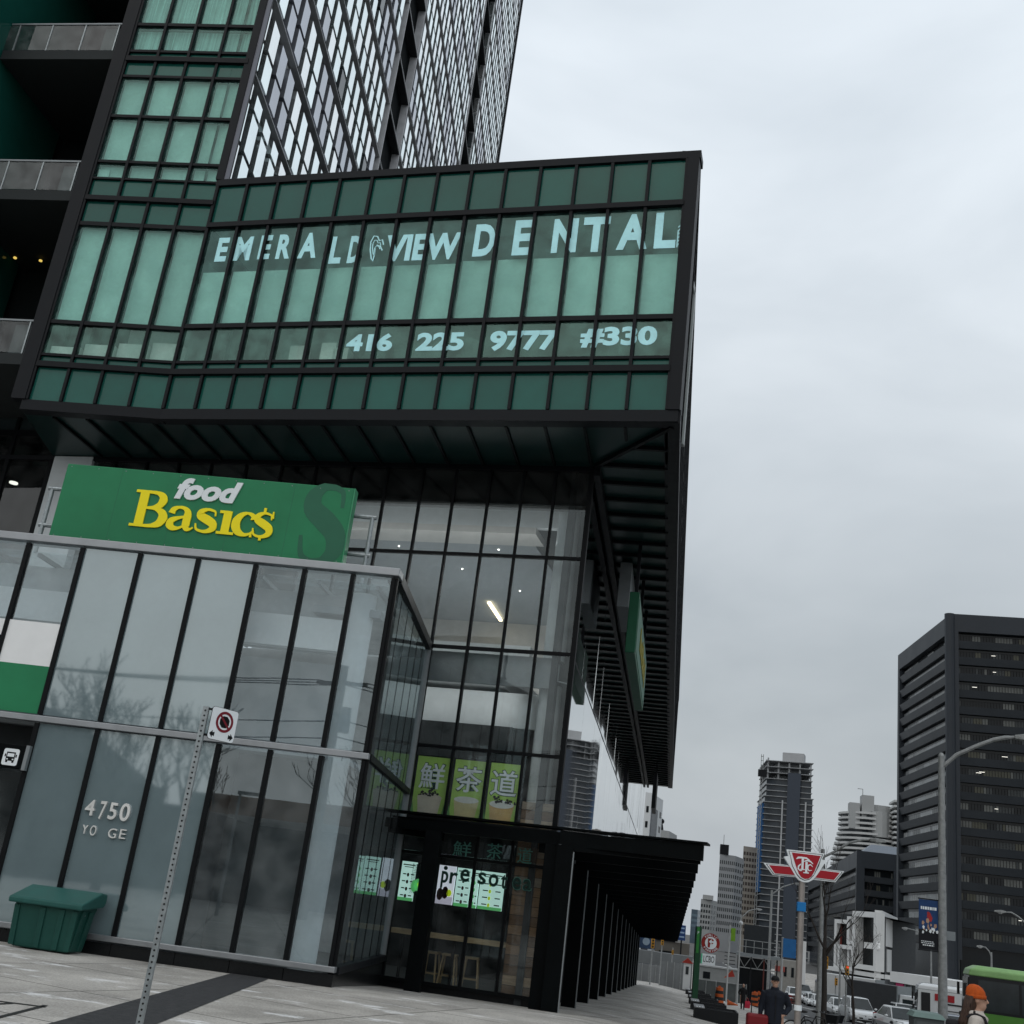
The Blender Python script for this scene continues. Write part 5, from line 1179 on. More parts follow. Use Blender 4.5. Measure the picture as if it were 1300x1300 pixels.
# site trailer, fence, gantry
t, fr, z0, z1 = slabbox('site_trailer', 'grey site trailer with a small dark window behind the parking sign', 'trailer', 888, 937, 1226, 1248, 106, None)
part('trailer_body', MB().fbox(fr, 0, fr.L, -2.4, 0, z0-.8, z1), mat('trailer_grey', (.22, .23, .23), .7, var=.1), t, bevel=.05)
part('trailer_window', MB().fbox(fr, .35, .95, 0, .03, z1-.95, z1-.4), WINT[0], t); part('trailer_roof', MB().fbox(fr, -.1, fr.L+.1, -2.5, .1, z1, z1+.12), mat('trailer_roof_grey', (.32,.33,.33), .7), t)
part('trailer_stripe', MB().fbox(fr, .05, fr.L, 0, .02, z1-1.25, z1-1.15), CHAR, t)
t, fr, z0, z1 = slabbox('site_fence', 'wire site fence with dark screen along the pavement', 'fence', 884, 948, 1243, 1266, 97, None)
part('fence_screen', MB().fbox(fr, 0, fr.L, -.02, 0, z0-.3, z1), mat('fence_screen_grey', (.085, .095, .095), .8, var=.25, scale=1.2), t)
for k in range(6): part('fence_post', MB().tube([fr.pt(k*fr.L/5, .03, z0-.5), fr.pt(k*fr.L/5, .03, z1+.12)], .03, 6), GALVL, t)
part('fence_rail', MB().tube([fr.pt(0, .03, z1+.05), fr.pt(fr.L, .03, z1+.05)], .025, 6), GALVL, t)
t, fr, z0, z1 = slabbox('site_gantry', 'dark site gantry with a railed platform carried on scaffold trusses', 'scaffold', 938, 990, 1172, 1212, 112, None)
gzb = gz(5, 110) 
part('cabin', MB().fbox(fr, .5, fr.L-.4, -3.0, -.6, z0, z1), mat('cabin_dark', (.022, .026, .03), .6, var=.15), t)
part('platform', MB().fbox(fr, -.1, fr.L+.15, -3.2, .5, z0-.28, z0), ALUD, t)
for k in range(6): part('rail_post', MB().tube([fr.pt(k*fr.L/5, .45, z0), fr.pt(k*fr.L/5, .45, z0+1.15)], .03, 5), GALVL, t)
for z in (.55, 1.12): part('guard_rail', MB().tube([fr.pt(0, .45, z0+z), fr.pt(fr.L, .45, z0+z)], .03, 5), GALVL, t)
for i in range(4):
    u = .1 + i*(fr.L-.2)/3
    part('scaffold_leg', MB().tube([fr.pt(u, .2, gzb-.3), fr.pt(u, .2, z0-.25)], .06, 6), mat('scaffold_red', (.11,.03,.025), .7) if i == 2 else CHAR, t)
    if i < 3:
        v = .1 + (i+1)*(fr.L-.2)/3; m_ = (u+v)/2
        part('truss_brace', MB().tube([fr.pt(u, .2, z0-.3), fr.pt(m_, .2, z0-1.2), fr.pt(v, .2, z0-.3)], .045, 5), GALVL, t)
part('truss_chord', MB().tube([fr.pt(.1, .2, z0-1.25), fr.pt(fr.L-.1, .2, z0-1.25)], .05, 5), GALVL, t)
part('tunnel_wall', MB().fbox(fr, .2, fr.L-.6, -2.6, -2.4, gzb-.3, z0-.4), WINT[0], t)
for i in range(8): part('stair_tread', MB().fbox(fr, -1.15, -.15, -.9+i*.11, -.6+i*.11, z0-.2-i*.32, z0-.14-i*.32), CHAR, t)
t, fr, z0, z1 = slabbox('tan_shop', 'pale low building with dark window slots behind the blue banner', 'shop', 984, 1018, 1217, 1246, 175, None)
part('shop_wall', MB().fbox(fr, 0, fr.L, -6, 0, -5, z1), mat('pale_stone', (.23, .225, .21), .8, var=.12), t)
for k in (.35, .62): part('window_slot', MB().fbox(fr, fr.L*k, fr.L*(k+.1), 0, .05, z0+.6, z1-.9), WINT[0], t)
part('white_corner_panel', MB().fbox(fr, fr.L*.9, fr.L*1.15, -2, .3, -4.5, z1+2.8), FRM, t)
part('shop_sign', MB().fbox(fr, .1, 1.4, 0, .15, z1-1.6, z1-.9), mat('dull_red_sign', (.25,.06,.05), .6), t)
# parked or idle dark car and barrels at the kerb side: see vehicles below
# ------------------------------------------------------------------ street lamps
LENS = mat('lamp_lens', (.55, .57, .58), .35)
def street_lamp(name_label, px_, ytop, D, armpts, pole_r=.11, headlen=.75, grp='street lamps'):
    """pole foot found under the pixel column, arm drawn through pixels at the same distance"""
    top = at_d(px_, ytop, D); g = gz(top.x, top.y)
    t = thing('street_lamp', name_label, 'street lamp', (top.x, top.y, g), grp)
    part('pole', MB().tube([(top.x, top.y, g-.05), (top.x, top.y, g+1), (top.x, top.y, top.z)], [pole_r*1.35, pole_r*1.2, pole_r*.8], 12), GALVL, t, shade='auto')
    part('pole_foot', MB().tube([(top.x, top.y, g-.05), (top.x, top.y, g+.12)], pole_r*1.8, 12), GALVL, t)
    pts = [Vector((top.x, top.y, top.z-.35))] + [at_d(x, y, D) for x, y in armpts]
    part('arm', MB().tube(pts, [pole_r*.55]*(len(pts)-1) + [pole_r*.4], 8), GALVL, t, shade='auto')
    e = pts[-1]; d = (pts[-1]-pts[-2]); d.z = 0; d.normalize()
    q = Vector((-d.y, d.x, 0))*.16
    hd = MB().loft([[e-q*.5+Vector((0,0,-.05)), e+q*.5+Vector((0,0,-.05)), e+q*.5+Vector((0,0,.06)), e-q*.5+Vector((0,0,.06))], [e+d*headlen*.4-q+Vector((0,0,-.10)), e+d*headlen*.4+q+Vector((0,0,-.10)), e+d*headlen*.4+q*.8+Vector((0,0,.1)), e+d*headlen*.4-q*.8+Vector((0,0,.1))], [e+d*headlen-q*.6+Vector((0,0,-.06)), e+d*headlen+q*.6+Vector((0,0,-.06)), e+d*headlen+q*.5+Vector((0,0,.05)), e+d*headlen-q*.5+Vector((0,0,.05))]])
    part('lamp_head', hd, GALVL, t, bevel=.02)
    part('lens', MB().sphere(e+d*headlen*.5+Vector((0,0,-.08)), (.16, .12, .07), 10, 6), LENS, t)
    return t, top
L1, top1 = street_lamp('tall street lamp with a long arm carrying the theatre banner', 1195, 960, 37, [(1215, 958), (1240, 947), (1262, 939), (1276, 936.5), (1288, 936)], .115, .8)
part('pole_cap', MB().tube([top1, top1+Vector((0,0,.1))], [.1, .05], 10), GALVL, L1)
# banner on that pole
fb = Frame(V2(top1) - R0.to_2d()*1.05, V2(top1) + R0.to_2d()*.1)
zb1_ = at_d(1180, 1143, 37).z; zb0_ = at_d(1180, 1206, 37).z; ua = fb.px(1166.5, 1175)[0]; ub_ = fb.px(1191, 1175)[0]
bn = thing('street_banner', 'blue and black theatre banner hung from the tall lamp pole', 'banner', fb.pt(ua, 0, zb0_))
NAVY = mat('banner_blue', (.018, .05, .14), .7, var=.2); 
zmid = zb0_ + (zb1_-zb0_)*.40
part('banner_cloth', MB().fbox(fb, ua, ub_, -.008, 0, zmid, zb1_), NAVY, bn); part('banner_foot', MB().fbox(fb, ua, ub_, -.008, 0, zb0_, zmid-.002), mat('banner_black', (.010, .011, .014), .7), bn)
for z in (zb1_+.02, zb0_-.02): part('banner_arm', MB().tube([fb.pt(ua-.02, -.004, z), fb.pt(1.05, -.004, z)], .018, 6), CHAR, bn)
w_, h_ = ub_-ua, zb1_-zb0_
rr = random.Random(4)
def splat(name, m, n, cx_, cz_, sx, sz, r0, r1, nn=.003):
    mb = MB()
    for k in range(n):
        x, z, r = cx_ + rr.gauss(0, sx), cz_ + rr.gauss(0, sz), rr.uniform(r0, r1)
        x = min(.95, max(.05, x)); a0 = rr.random()*6
        mb.eprism([fb.pt(ua+w_*x + r*math.cos(a0+j*1.26)*rr.uniform(.6, 1.2), nn+k*.0002, zb0_+h_*z + r*math.sin(a0+j*1.26)*1.3) for j in range(5)], fb.pt(0, .001, 0)-fb.pt(0, 0, 0))
    part(name, mb, m, bn)
splat('banner_picture', mat('banner_red', (.35, .03, .03), .7), 7, .52, .66, .06, .04, .04, .09)
splat('banner_picture', mat('banner_skin', (.42, .26, .18), .7), 9, .55, .45, .14, .05, .03, .07, .006)
splat('banner_picture', LETW, 9, .5, .385, .26, .03, .02, .05, .009)
for z0, z1, x0, x1 in ((.80, .86, .10, .92), (.155, .17, .12, .75), (.12, .135, .12, .8), (.075, .10, .2, .78)):
    mb = MB(); x = x0
    while x < x1: ww = rr.uniform(.05, .13); mb.fbox(fb, ua+w_*x, ua+w_*min(x1, x+ww), .003, .005, zb0_+h_*z0, zb0_+h_*z1); x += ww+.03
    part('banner_strokes', mb, LETW, bn)
fpq = Frame(V2(top1) + R0.to_2d()*.1, V2(top1) + R0.to_2d()*.6)
sp_ = thing('pole_sign', 'back of a plain grey sign plate fixed to the tall lamp pole', 'sign', fpq.pt(.2, 0, at_d(1207, 1193, 37).z))
part('plate', MB().fbox(fpq, .0, fpq.px(1213, 1187)[0], -.02, 0, at_d(1207, 1194, 37).z, at_d(1207, 1182.5, 37).z), ALUD, sp_)
part('plate_clamp', MB().fbox(fpq, -.06, .02, -.05, .01, at_d(1207, 1190, 37).z, at_d(1207, 1187, 37).z), GALV, sp_)
street_lamp('street lamp rising behind the red subway sign, its arm over the low dark block', 1045, 1078, 54, [(1058, 1082), (1078, 1070), (1095, 1066), (1104, 1066.2)], .10, .7)
street_lamp('thin street lamp with a straight arm left of the subway sign', 980, 1130, 105, [(994, 1126), (1008, 1121.5)], .11, .7)
street_lamp('far street lamp with an arm pointing at the unfinished tower', 941, 1161, 125, [(951, 1156), (960, 1154)], .10, .6)
street_lamp('low street lamp with a curved arm in front of the white framed gym', 1067, 1203, 100, [(1060, 1196), (1052, 1190), (1047, 1189)], .07, .5)
street_lamp('street lamp reaching in from the right picture edge', 1312, 1182, 85, [(1302, 1172), (1293, 1164), (1284, 1158.5), (1277, 1158)], .10, .7)
street_lamp('small street lamp standing above the green bus roof', 1258.5, 1209, 110, [(1256, 1208), (1251, 1202.5), (1248, 1202)], .09, .5)
street_lamp('street lamp half hidden behind the theatre banner', 1182, 1194, 105, [(1170, 1185), (1160, 1180.5), (1153, 1179)], .08, .5)
# ------------------------------------------------------------------ subway pylon sign
DS = 24.5
tt = at_d(1018.5, 1110, DS); g = gz(tt.x, tt.y)
sw_ = thing('subway_sign', 'winged red and white subway emblem on a slim steel pole', 'sign', (tt.x, tt.y, g))
POLE = mat('brown_steel_pole', (.30, .27, .25), .45, .5, var=.15)
part('pole', MB().tube([(tt.x, tt.y, g-.05), (tt.x, tt.y, tt.z)], .062, 14), POLE, sw_, shade='auto')
zcol = at_d(1015, 1279, DS).z; part('pole_collar', MB().tube([(tt.x, tt.y, zcol-.06), (tt.x, tt.y, zcol+.04)], .075, 14), LETW, sw_, shade='auto')
FT_ = Frame(V2(at_d(971, 1105, DS-.15)), V2(at_d(1071, 1105, DS+.05)))
def ts(x, y): return FT_.px(960 + x/10.833, 1060 + y/10.833)
def shape(mb, pts, n, d): return mb.eprism([FT_.pt(u, n, z) for u, z in (ts(*p) for p in pts)], FT_.pt(0, d, 0)-FT_.pt(0, 0, 0))
def scaled(pts, k, cx_, cy_): return [(cx_ + (x-cx_)*k, cy_ + (y-cy_)*k) for x, y in pts]
wingL = [(103, 382), (560, 425), (560, 580), (232, 550)]; wingR = [(790, 450), (1212, 500), (1092, 648), (780, 612)]
crest = [(418, 197), (940, 255), (905, 335), (962, 355), (880, 490), (822, 570), (775, 620), (715, 650), (650, 650), (590, 622), (545, 575), (490, 480), (440, 395), (382, 298), (445, 288)]
EW, ER, EK = LETW, mat('emblem_red', (.33, .012, .022), .4, var=.06), mat('emblem_dark', (.02, .018, .02), .5)
part('emblem_wing', shape(MB(), wingL, -.10, .085), EW, sw_); part('emblem_wing', shape(MB(), wingR, -.10, .085), EW, sw_)
part('wing_line', shape(MB(), [(135, 395), (530, 430), (545, 570), (240, 542)], -.012, .004), EK, sw_); part('wing_line', shape(MB(), [(810, 462), (1190, 508), (1085, 636), (790, 600)], -.012, .004), EK, sw_)
part('wing_rim', shape(MB(), [(150, 402), (530, 436), (545, 564), (246, 536)], -.007, .004), EW, sw_); part('wing_rim', shape(MB(), [(815, 468), (1176, 512), (1078, 630), (792, 594)], -.007, .004), EW, sw_)
part('red_wing', shape(MB(), [(178, 414), (530, 444), (545, 554), (254, 526)], -.002, .006), ER, sw_); part('red_wing', shape(MB(), [(820, 478), (1150, 520), (1070, 618), (795, 584)], -.002, .006), ER, sw_)
part('emblem_crest', shape(MB(), crest, -.12, .13), EW, sw_)
part('crest_line', shape(MB(), [(445, 218), (918, 270), (885, 345), (860, 430), (790, 560), (730, 615), (665, 628), (600, 600), (555, 545), (490, 420), (470, 300)], .012, .004), EK, sw_)
part('crest_rim', shape(MB(), [(455, 226), (905, 276), (872, 360), (790, 548), (728, 606), (665, 620), (606, 590), (560, 535), (500, 420), (478, 310)], .017, .004), EW, sw_)
part('red_shield', shape(MB(), [(488, 242), (884, 290), (800, 500), (760, 570), (715, 602), (665, 606), (620, 584), (585, 535), (545, 430)], .022, .006), ER, sw_)
fS = FT_
def strokes(name, lst):
    mb = MB()
    for i, (pts, w_) in enumerate(lst):
        P2 = [ts(*p) for p in pts]; k = (ts(100, 0)[0]-ts(0, 0)[0])/100
        ribbon(mb, FT_, P2, [q*k for q in w_], .029 + i*.0006, .003)
    part(name, mb, EW, sw_)
strokes('monogram', [([(550, 330), (575, 312), (620, 312), (690, 322), (735, 350)], [10, 26, 24, 22, 8]), ([(640, 318), (632, 470)], [30, 30]), ([(600, 472), (668, 478)], [12, 12]),
    ([(612, 400), (580, 430), (575, 465), (600, 490), (630, 492)], [14, 20, 20, 14, 8]), ([(655, 365), (700, 352), (745, 368), (780, 402)], [10, 22, 20, 8]), ([(690, 372), (684, 515)], [30, 30]), ([(645, 518), (722, 525)], [14, 14]),
    ([(775, 440), (745, 410), (712, 420), (702, 460), (722, 492), (765, 488)], [8, 16, 20, 22, 14, 6])])
zb1_ = at_d(1018.5, 1145.5, DS).z; zb0_ = at_d(1018.5, 1157.5, DS).z
part('blue_box', MB().box(tt.x-.085, tt.x+.085, tt.y-.085, tt.y+.085, zb0_, zb1_), mat('bright_blue', (.012, .16, .42), .5), sw_, bevel=.01)
# ------------------------------------------------------------------ public parking sign
DP = 60
pp = at_d(888, 1176, DP); g = gz(pp.x, pp.y); fpk = Frame(V2(pp) - R0.to_2d()*.14, V2(pp) + R0.to_2d()*2)
pk = thing('parking_sign', 'round red parking sign and a small white shop sign on a green post', 'sign', (pp.x, pp.y, g))
GPOST = mat('post_green', (.012, .06, .028), .5); GPL = mat('post_light_green', (.03, .20, .04), .5)
zA, zB_ = at_d(886, 1176, DP).z, at_d(886, 1210, DP).z
part('post', MB().fbox(fpk, 0, .27, -.27, 0, g-.1, zA), GPOST, pk); part('post_panel', MB().fbox(fpk, .04, .17, .001, .012, zB_, zA-.03), GPL, pk)
part('post_text', text_to(MB(), Frame(fpk.pt(.0, 0, 0), fpk.pt(1, 0, 0)), 'P', .07, .14, zA-.35, zA-.22, .013, .004), LETW, pk)
uc, zc = fpk.px(902.5, 1197.3); 
part('red_disc', disc(fpk, uc, zc, .45, -.14, .10, 40), mat('parking_red', (.26, .018, .014), .45), pk)
part('white_disc', disc(fpk, uc, zc, .29, -.03, .02, 36), LETW, pk)
RD2 = mat('parking_red', (0,0,0))
mb = text_to(MB(), fpk, 'P', uc-.15, uc+.15, zc-.21, zc+.21, -.009, .012, .05); part('parking_letter', mb, RD2, pk)
part('arrow_symbol', MB().eprism([fpk.pt(uc-.10, .005, zc+.06), fpk.pt(uc+.03, .005, zc+.19), fpk.pt(uc+.03, .005, zc+.10), fpk.pt(uc+.15, .005, zc+.10), fpk.pt(uc+.15, .005, zc+.02), fpk.pt(uc+.03, .005, zc+.02), fpk.pt(uc+.03, .005, zc-.07)], fpk.pt(0, .006, 0)-fpk.pt(0, 0, 0)), LETW, pk)
def arc_text(txt, r, a0, a1, inward):
    mb = MB()
    for i, ch in enumerate(txt):
        a = R(a0 + (a1-a0)*i/(len(txt)-1)); v, f, (x0, x1, y0, y1), e = glyphs(ch, .03); out_ = []
        for x, y, z in v:
            lx, ly = (x-(x0+x1)/2)*.128, (y-(y0+y1)/2)*.128
            t_ = a - math.pi/2 if not inward else a + math.pi/2
            rx, rz = lx*math.cos(t_) - ly*math.sin(t_), lx*math.sin(t_) + ly*math.cos(t_)
            out_.append(fpk.pt(uc + r*math.cos(a) + rx, -.036 + (z+e)*.3, zc + r*math.sin(a) + rz))
        mb.add(out_, f)
    part('ring_text', mb, LETW, pk)
arc_text('PUBLIC', .37, 135, 45, False); arc_text('PARKING', .37, 218, 322, True)
u0, z0 = fpk.px(889.5, 1223.2); u1, z1 = fpk.px(908.5, 1212.5)
part('sign_plate', MB().fbox(fpk, u0, u1, -.12, -.02, z0, z1), LETW, pk); part('plate_edge', MB().fbox(fpk, u0, u0+.07, -.019, -.01, z0, z1), mat('mint', (.12,.55,.32), .5), pk)
part('plate_letters', text_to(MB(), fpk, 'LCBO', u0+.13, u1-.05, z0+.10, z1-.08, -.019, .008, .0), CHAR, pk)
# ------------------------------------------------------------------ planters along the kerb of the canopy
PLB = mat('planter_black', (.012, .013, .015), .55, var=.2); SOIL = mat('planter_soil', (.03, .028, .026), .95, var=.4, scale=12, bump=.6, bscale=30); BRD = mat('planter_board', (.20, .205, .21), .6, var=.1)
pl0 = thing('planter', 'low black planter nearest the camera, with a lettered grey board on its end', 'planter', (0, 0, 0), 'low planters along the canopy')
LX, LY, HZ = .72, .85, .42
for nm, bx in (('planter_side', (-LX, LX, -LY, -LY+.05)), ('planter_side', (-LX, LX, LY-.05, LY)), ('planter_side', (-LX, -LX+.05, -LY+.05, LY-.05)), ('planter_side', (LX-.05, LX, -LY+.05, LY-.05))): part(nm, MB().box(*bx, -.1, HZ), PLB, pl0)
part('soil', MB().box(-LX+.05, LX-.05, -LY+.05, LY-.05, 0, HZ-.10), SOIL, pl0)
part('end_board', MB().box(-LX-.01, -LX+.34, -LY-.01, LY+.01, HZ+.002, HZ+.03), BRD, pl0)
wl = MB()
for k in range(3): wl.box(-LX+.06+k*.09, -LX+.11+k*.09, -.75, -.45, HZ+.031, HZ+.034)
part('board_strokes', wl, LETW, pl0)
for k in range(8): part('rim_bar', MB().box(-LX+.4, LX-.06, -.8+k*.22, -.77+k*.22, HZ-.06, HZ-.04), PLB, pl0)
plab = ['low black planter nearest the camera, with a lettered grey board on its end', 'second low black planter from the camera, grey board on its end', 'third low black planter in the row beside the canopy', 'fourth low black planter, long and bare with a grey end board', 'farthest low black planter of the row by the canopy']
for i, (x, y) in enumerate(((901, 1297), (893, 1285.5), (888, 1277.5), (884, 1269.5), (879, 1264))):
    p = at_ground(x, y); o = pl0 if i == 0 else copy_tree(pl0); o['label'] = plab[i]; put(o, p.x + .2, p.y + .8)
# ------------------------------------------------------------------ small street things
CABT = mat('cabinet_green', (.13, .19, .175), .6, var=.12)
p = at_d(1176, 1294, 26); g = gz(p.x, p.y); zt_ = at_d(1176, 1288.5, 26).z
cbx = thing('utility_cabinet', 'grey green utility cabinet with a pale lid beside the tall lamp', 'cabinet', (p.x, p.y, g))
part('cabinet_body', MB().box(p.x-.29, p.x+.29, p.y-.25, p.y+.25, g-.05, zt_-.05), mat('cabinet_grey', (.06, .07, .072), .6), cbx); part('cabinet_lid', MB().loft([[(p.x-.33, p.y-.3, zt_-.05), (p.x+.33, p.y-.3, zt_-.05), (p.x+.33, p.y+.3, zt_-.05), (p.x-.33, p.y+.3, zt_-.05)], [(p.x-.26, p.y-.2, zt_+.04), (p.x+.26, p.y-.2, zt_+.04), (p.x+.26, p.y+.3, zt_+.06), (p.x-.26, p.y+.3, zt_+.06)]]), CABT, cbx, bevel=.01)
part('cabinet_door', MB().box(p.x-.24, p.x+.24, p.y-.262, p.y-.25, g+.1, zt_-.12), mat('cabinet_door_grey', (.075, .085, .087), .55), cbx)
b0 = thing('traffic_barrel', 'orange and black striped barrel by the wire fence', 'barrel', (0, 0, 0), 'striped traffic barrels')
for k in range(5): part('barrel_band', MB().tube([(0, 0, .08+k*.19), (0, 0, .08+(k+1)*.19)], [.30-.015*k, .30-.015*(k+1)], 16, caps=(k == 4)), ORG if k % 2 == 0 else ORB, b0)
part('barrel_foot', MB().tube([(0, 0, 0), (0, 0, .08)], .38, 16), ORB, b0); part('barrel_handle', MB().box(-.08, .08, -.02, .02, 1.03, 1.12), ORG, b0)
for i, (x, y, lab) in enumerate(((912.5, 1275.5, 'orange and black striped barrel by the wire fence'), (957.5, 1278, 'orange and black striped barrel beside the walking man'), (963, 1276, 'striped barrel half hidden behind the man with the suitcase'))):
    p = at_ground(x, y); o = b0 if i == 0 else copy_tree(b0); o['label'] = lab; put(o, p.x, p.y)
for i, (x, y, lab) in enumerate(((997, 1279, 'red and white striped road barrier right of the walking man'),)):
    p = at_ground(x, y); t = thing('road_barrier', lab, 'barrier', (p.x, p.y, gz(p.x, p.y)))
    g = gz(p.x, p.y); fr = Frame((p.x-.9, p.y), (p.x+.9, p.y+.5))
    for k in range(3):
        mb = MB()
        for j in range(6): mb.cur = j % 2; mb.fbox(fr, j*.31+.0, j*.31+.305, -.03, 0, g+.35+k*.28, g+.55+k*.28)
        part('barrier_board', mb, [mat('barrier_red', (.20, .02, .02), .6), mat('barrier_dark', (.10, .045, .04), .6)], t)
    for u in (.1, 1.75): part('barrier_leg', MB().fbox(fr, u, u+.06, -.1, -.03, g, g+1.15), CHAR, t)
    for k in range(3):
        pass
p = at_ground(930, 1277); t = thing('fallen_cone', 'flat orange marker lying near the barrels', 'traffic cone', (p.x, p.y, gz(p.x, p.y))); g = gz(p.x, p.y)
part('cone_body', MB().tube([(p.x-.3, p.y, g+.16), (p.x+.35, p.y, g+.08)], [.16, .03], 10), ORG, t); part('cone_foot', MB().box(p.x-.36, p.x-.3, p.y-.2, p.y+.2, g, g+.36), ORG, t)
p = at_d(927, 1234, 96); t = thing('hoarding_tent', 'red triangular cover on the site fence', 'cover', tuple(p)); part('cover', MB().eprism([at_d(920, 1241, 96), at_d(933, 1240, 96), at_d(930, 1232, 96)], (0, .3, 0)), RED, t); part('cover_edge', MB().tube([at_d(919.6, 1241.3, 96), at_d(930, 1231.7, 96)], .03, 5), ORG, t)
# pennants
def banner(name, lab, x0, x1, y0, y1, D, m, polex, poley0, cat='banner'):
    a, b2 = at_d(x0, y0, D), at_d(x1, y0, D); fr = Frame(V2(a), V2(b2)); z1 = a.z; z0 = at_d((x0+x1)/2, y1, D).z; pz = at_d(polex, poley0, D); g = gz(pz.x, pz.y)
    t = thing(name, lab, cat, (pz.x, pz.y, g)); part('banner_cloth', MB().fbox(fr, 0, fr.L, -.01, 0, z0, z1), m, t)
    part('pole', MB().tube([(pz.x, pz.y+.1, g-.05), (pz.x, pz.y+.1, pz.z)], .06, 8), mat('white_pole', (.40,.41,.41), .5), t)
    for z in (z0, z1): part('banner_arm', MB().tube([fr.pt(0, -.005, z), (pz.x, pz.y+.1, z)], .02, 5), GALVL, t)
    return t
banner('street_banner', 'lime green banner on a white pole beside the gantry stairs', 928.5, 934, 1178, 1195, 92, mat('banner_lime', (.18, .36, .03), .7), 927, 1174)
banner('street_banner', 'plain bright blue banner left of the subway pole', 994.5, 1011, 1191, 1216, 60, mat('banner_sky', (.03, .15, .38), .7, var=.15), 994, 1190)
p = at_d(940.5, 1172, 90); t = thing('sign_pole', 'bare white pole with a small round top beside the gantry', 'pole', (p.x, p.y, gz(p.x, p.y))); part('pole', MB().tube([(p.x, p.y, gz(p.x, p.y)), tuple(p)], .06, 8), MATS['white_pole'], t); part('pole_top', MB().sphere(p, .16, 8, 6), LENS, t)
# traffic lights
TY = mat('signal_yellow', (.48, .24, .02), .55); TLR = mat('signal_glow_red', (.6,.05,.03), .4, emit=(1, .08, .04), estr=1.2); TLK = mat('signal_lens', (.03, .03, .02), .3)
def signal(lab, x, y0, y1, D, lit=None, yaw=0):
    a = at_d(x, y0, D); z0 = at_d(x, y1, D).z; h = a.z - z0; w_ = h*.36; g = gz(a.x, a.y)
    t = thing('traffic_light', lab, 'traffic light', (a.x, a.y, g), 'traffic lights'); fr = Frame(V2(a)-R0.to_2d()*w_/2, V2(a)+R0.to_2d()*w_/2)
    part('signal_box', MB().fbox(fr, 0, fr.L, -.2, 0, z0, a.z), TY, t)
    for k in range(3):
        zc = a.z - h*(k+.5)/3; part('signal_lens', disc(fr, w_/2, zc, h*.11, 0, .02, 14), TLR if lit == k else TLK, t); part('signal_hood', MB().fbox(fr, w_*.15, w_*.85, .0, .14, zc+h*.11, zc+h*.13), TY, t)
    part('signal_pole', MB().tube([fr.pt(w_/2+.02, -.3, g-.1), fr.pt(w_/2+.02, -.3, a.z+.2)], .06, 8), GALVL, t); part('signal_bracket', MB().tube([fr.pt(w_/2, -.3, a.z-.2), fr.pt(w_/2, -.1, a.z-.2)], .03, 6), CHAR, t)
signal('yellow traffic light at the crossing in front of the dark billboard', 829.5, 1192, 1204, 100); signal('yellow traffic light near the tan shop at the crossing', 841.5, 1191, 1200, 108)
signal('yellow traffic light beside the lamp behind the subway sign', 1049, 1214, 1230, 66); signal('lit traffic light seen through the bare sapling', 1076, 1226, 1238, 85, 0); signal('small yellow traffic light above the box truck', 1062, 1242, 1251, 120); signal('yellow traffic light by the shop with the sign board', 854.5, 1206, 1212, 118)
# bicycles
BK = mat('bike_black', (.012, .012, .013), .5)
def bike():
    t = thing('bicycle', '', 'bicycle', (0, 0, 0), 'bicycles by the subway pole')
    for y in (-.52, .52):
        pts = [(0, y + .33*math.cos(k*math.pi/10), .34 + .33*math.sin(k*math.pi/10)) for k in range(21)]; wh = part('wheel', MB().tube(pts, .022, 6, caps=False), BK, t)
        sp_ = MB()
        for k in range(6): sp_.tube([(0, y, .34), (0, y + .32*math.cos(k*1.047), .34 + .32*math.sin(k*1.047))], .004, 4)
        part('spokes', sp_, GALV, wh)
    part('frame', MB().tube([(0, .52, .34), (0, .08, .30), (0, -.36, .80), (0, .20, .82), (0, .08, .30)], .022, 6).tube([(0, -.36, .84), (0, -.52, .34)], .02, 6).tube([(0, .52, .34), (0, .20, .82)], .016, 6), BK, t)
    part('seat', MB().sphere((0, .24, .95), (.07, .14, .04), 8, 6), BK, t); part('handlebar', MB().tube([(-.26, -.30, 1.02), (0, -.36, .98), (.26, -.30, 1.02)], .016, 6), BK, t); part('basket', MB().loft([[(-.14, -.72, .75), (.14, -.72, .75), (.14, -.46, .75), (-.14, -.46, .75)], [(-.18, -.78, .98), (.18, -.78, .98), (.18, -.42, .98), (-.18, -.42, .98)]]), CHAR, t)
    return t
bk0 = bike(); bk0['label'] = 'dark bicycle leaning by the subway pole, nearest the road'
p = at_d(1030, 1290, 36); put(bk0, p.x, p.y, R(70)); q = copy_tree(bk0); q['label'] = 'dark bicycle parked behind the first, close to the street tree'; p = at_d(1042, 1292, 38.5); put(q, p.x, p.y, R(40))
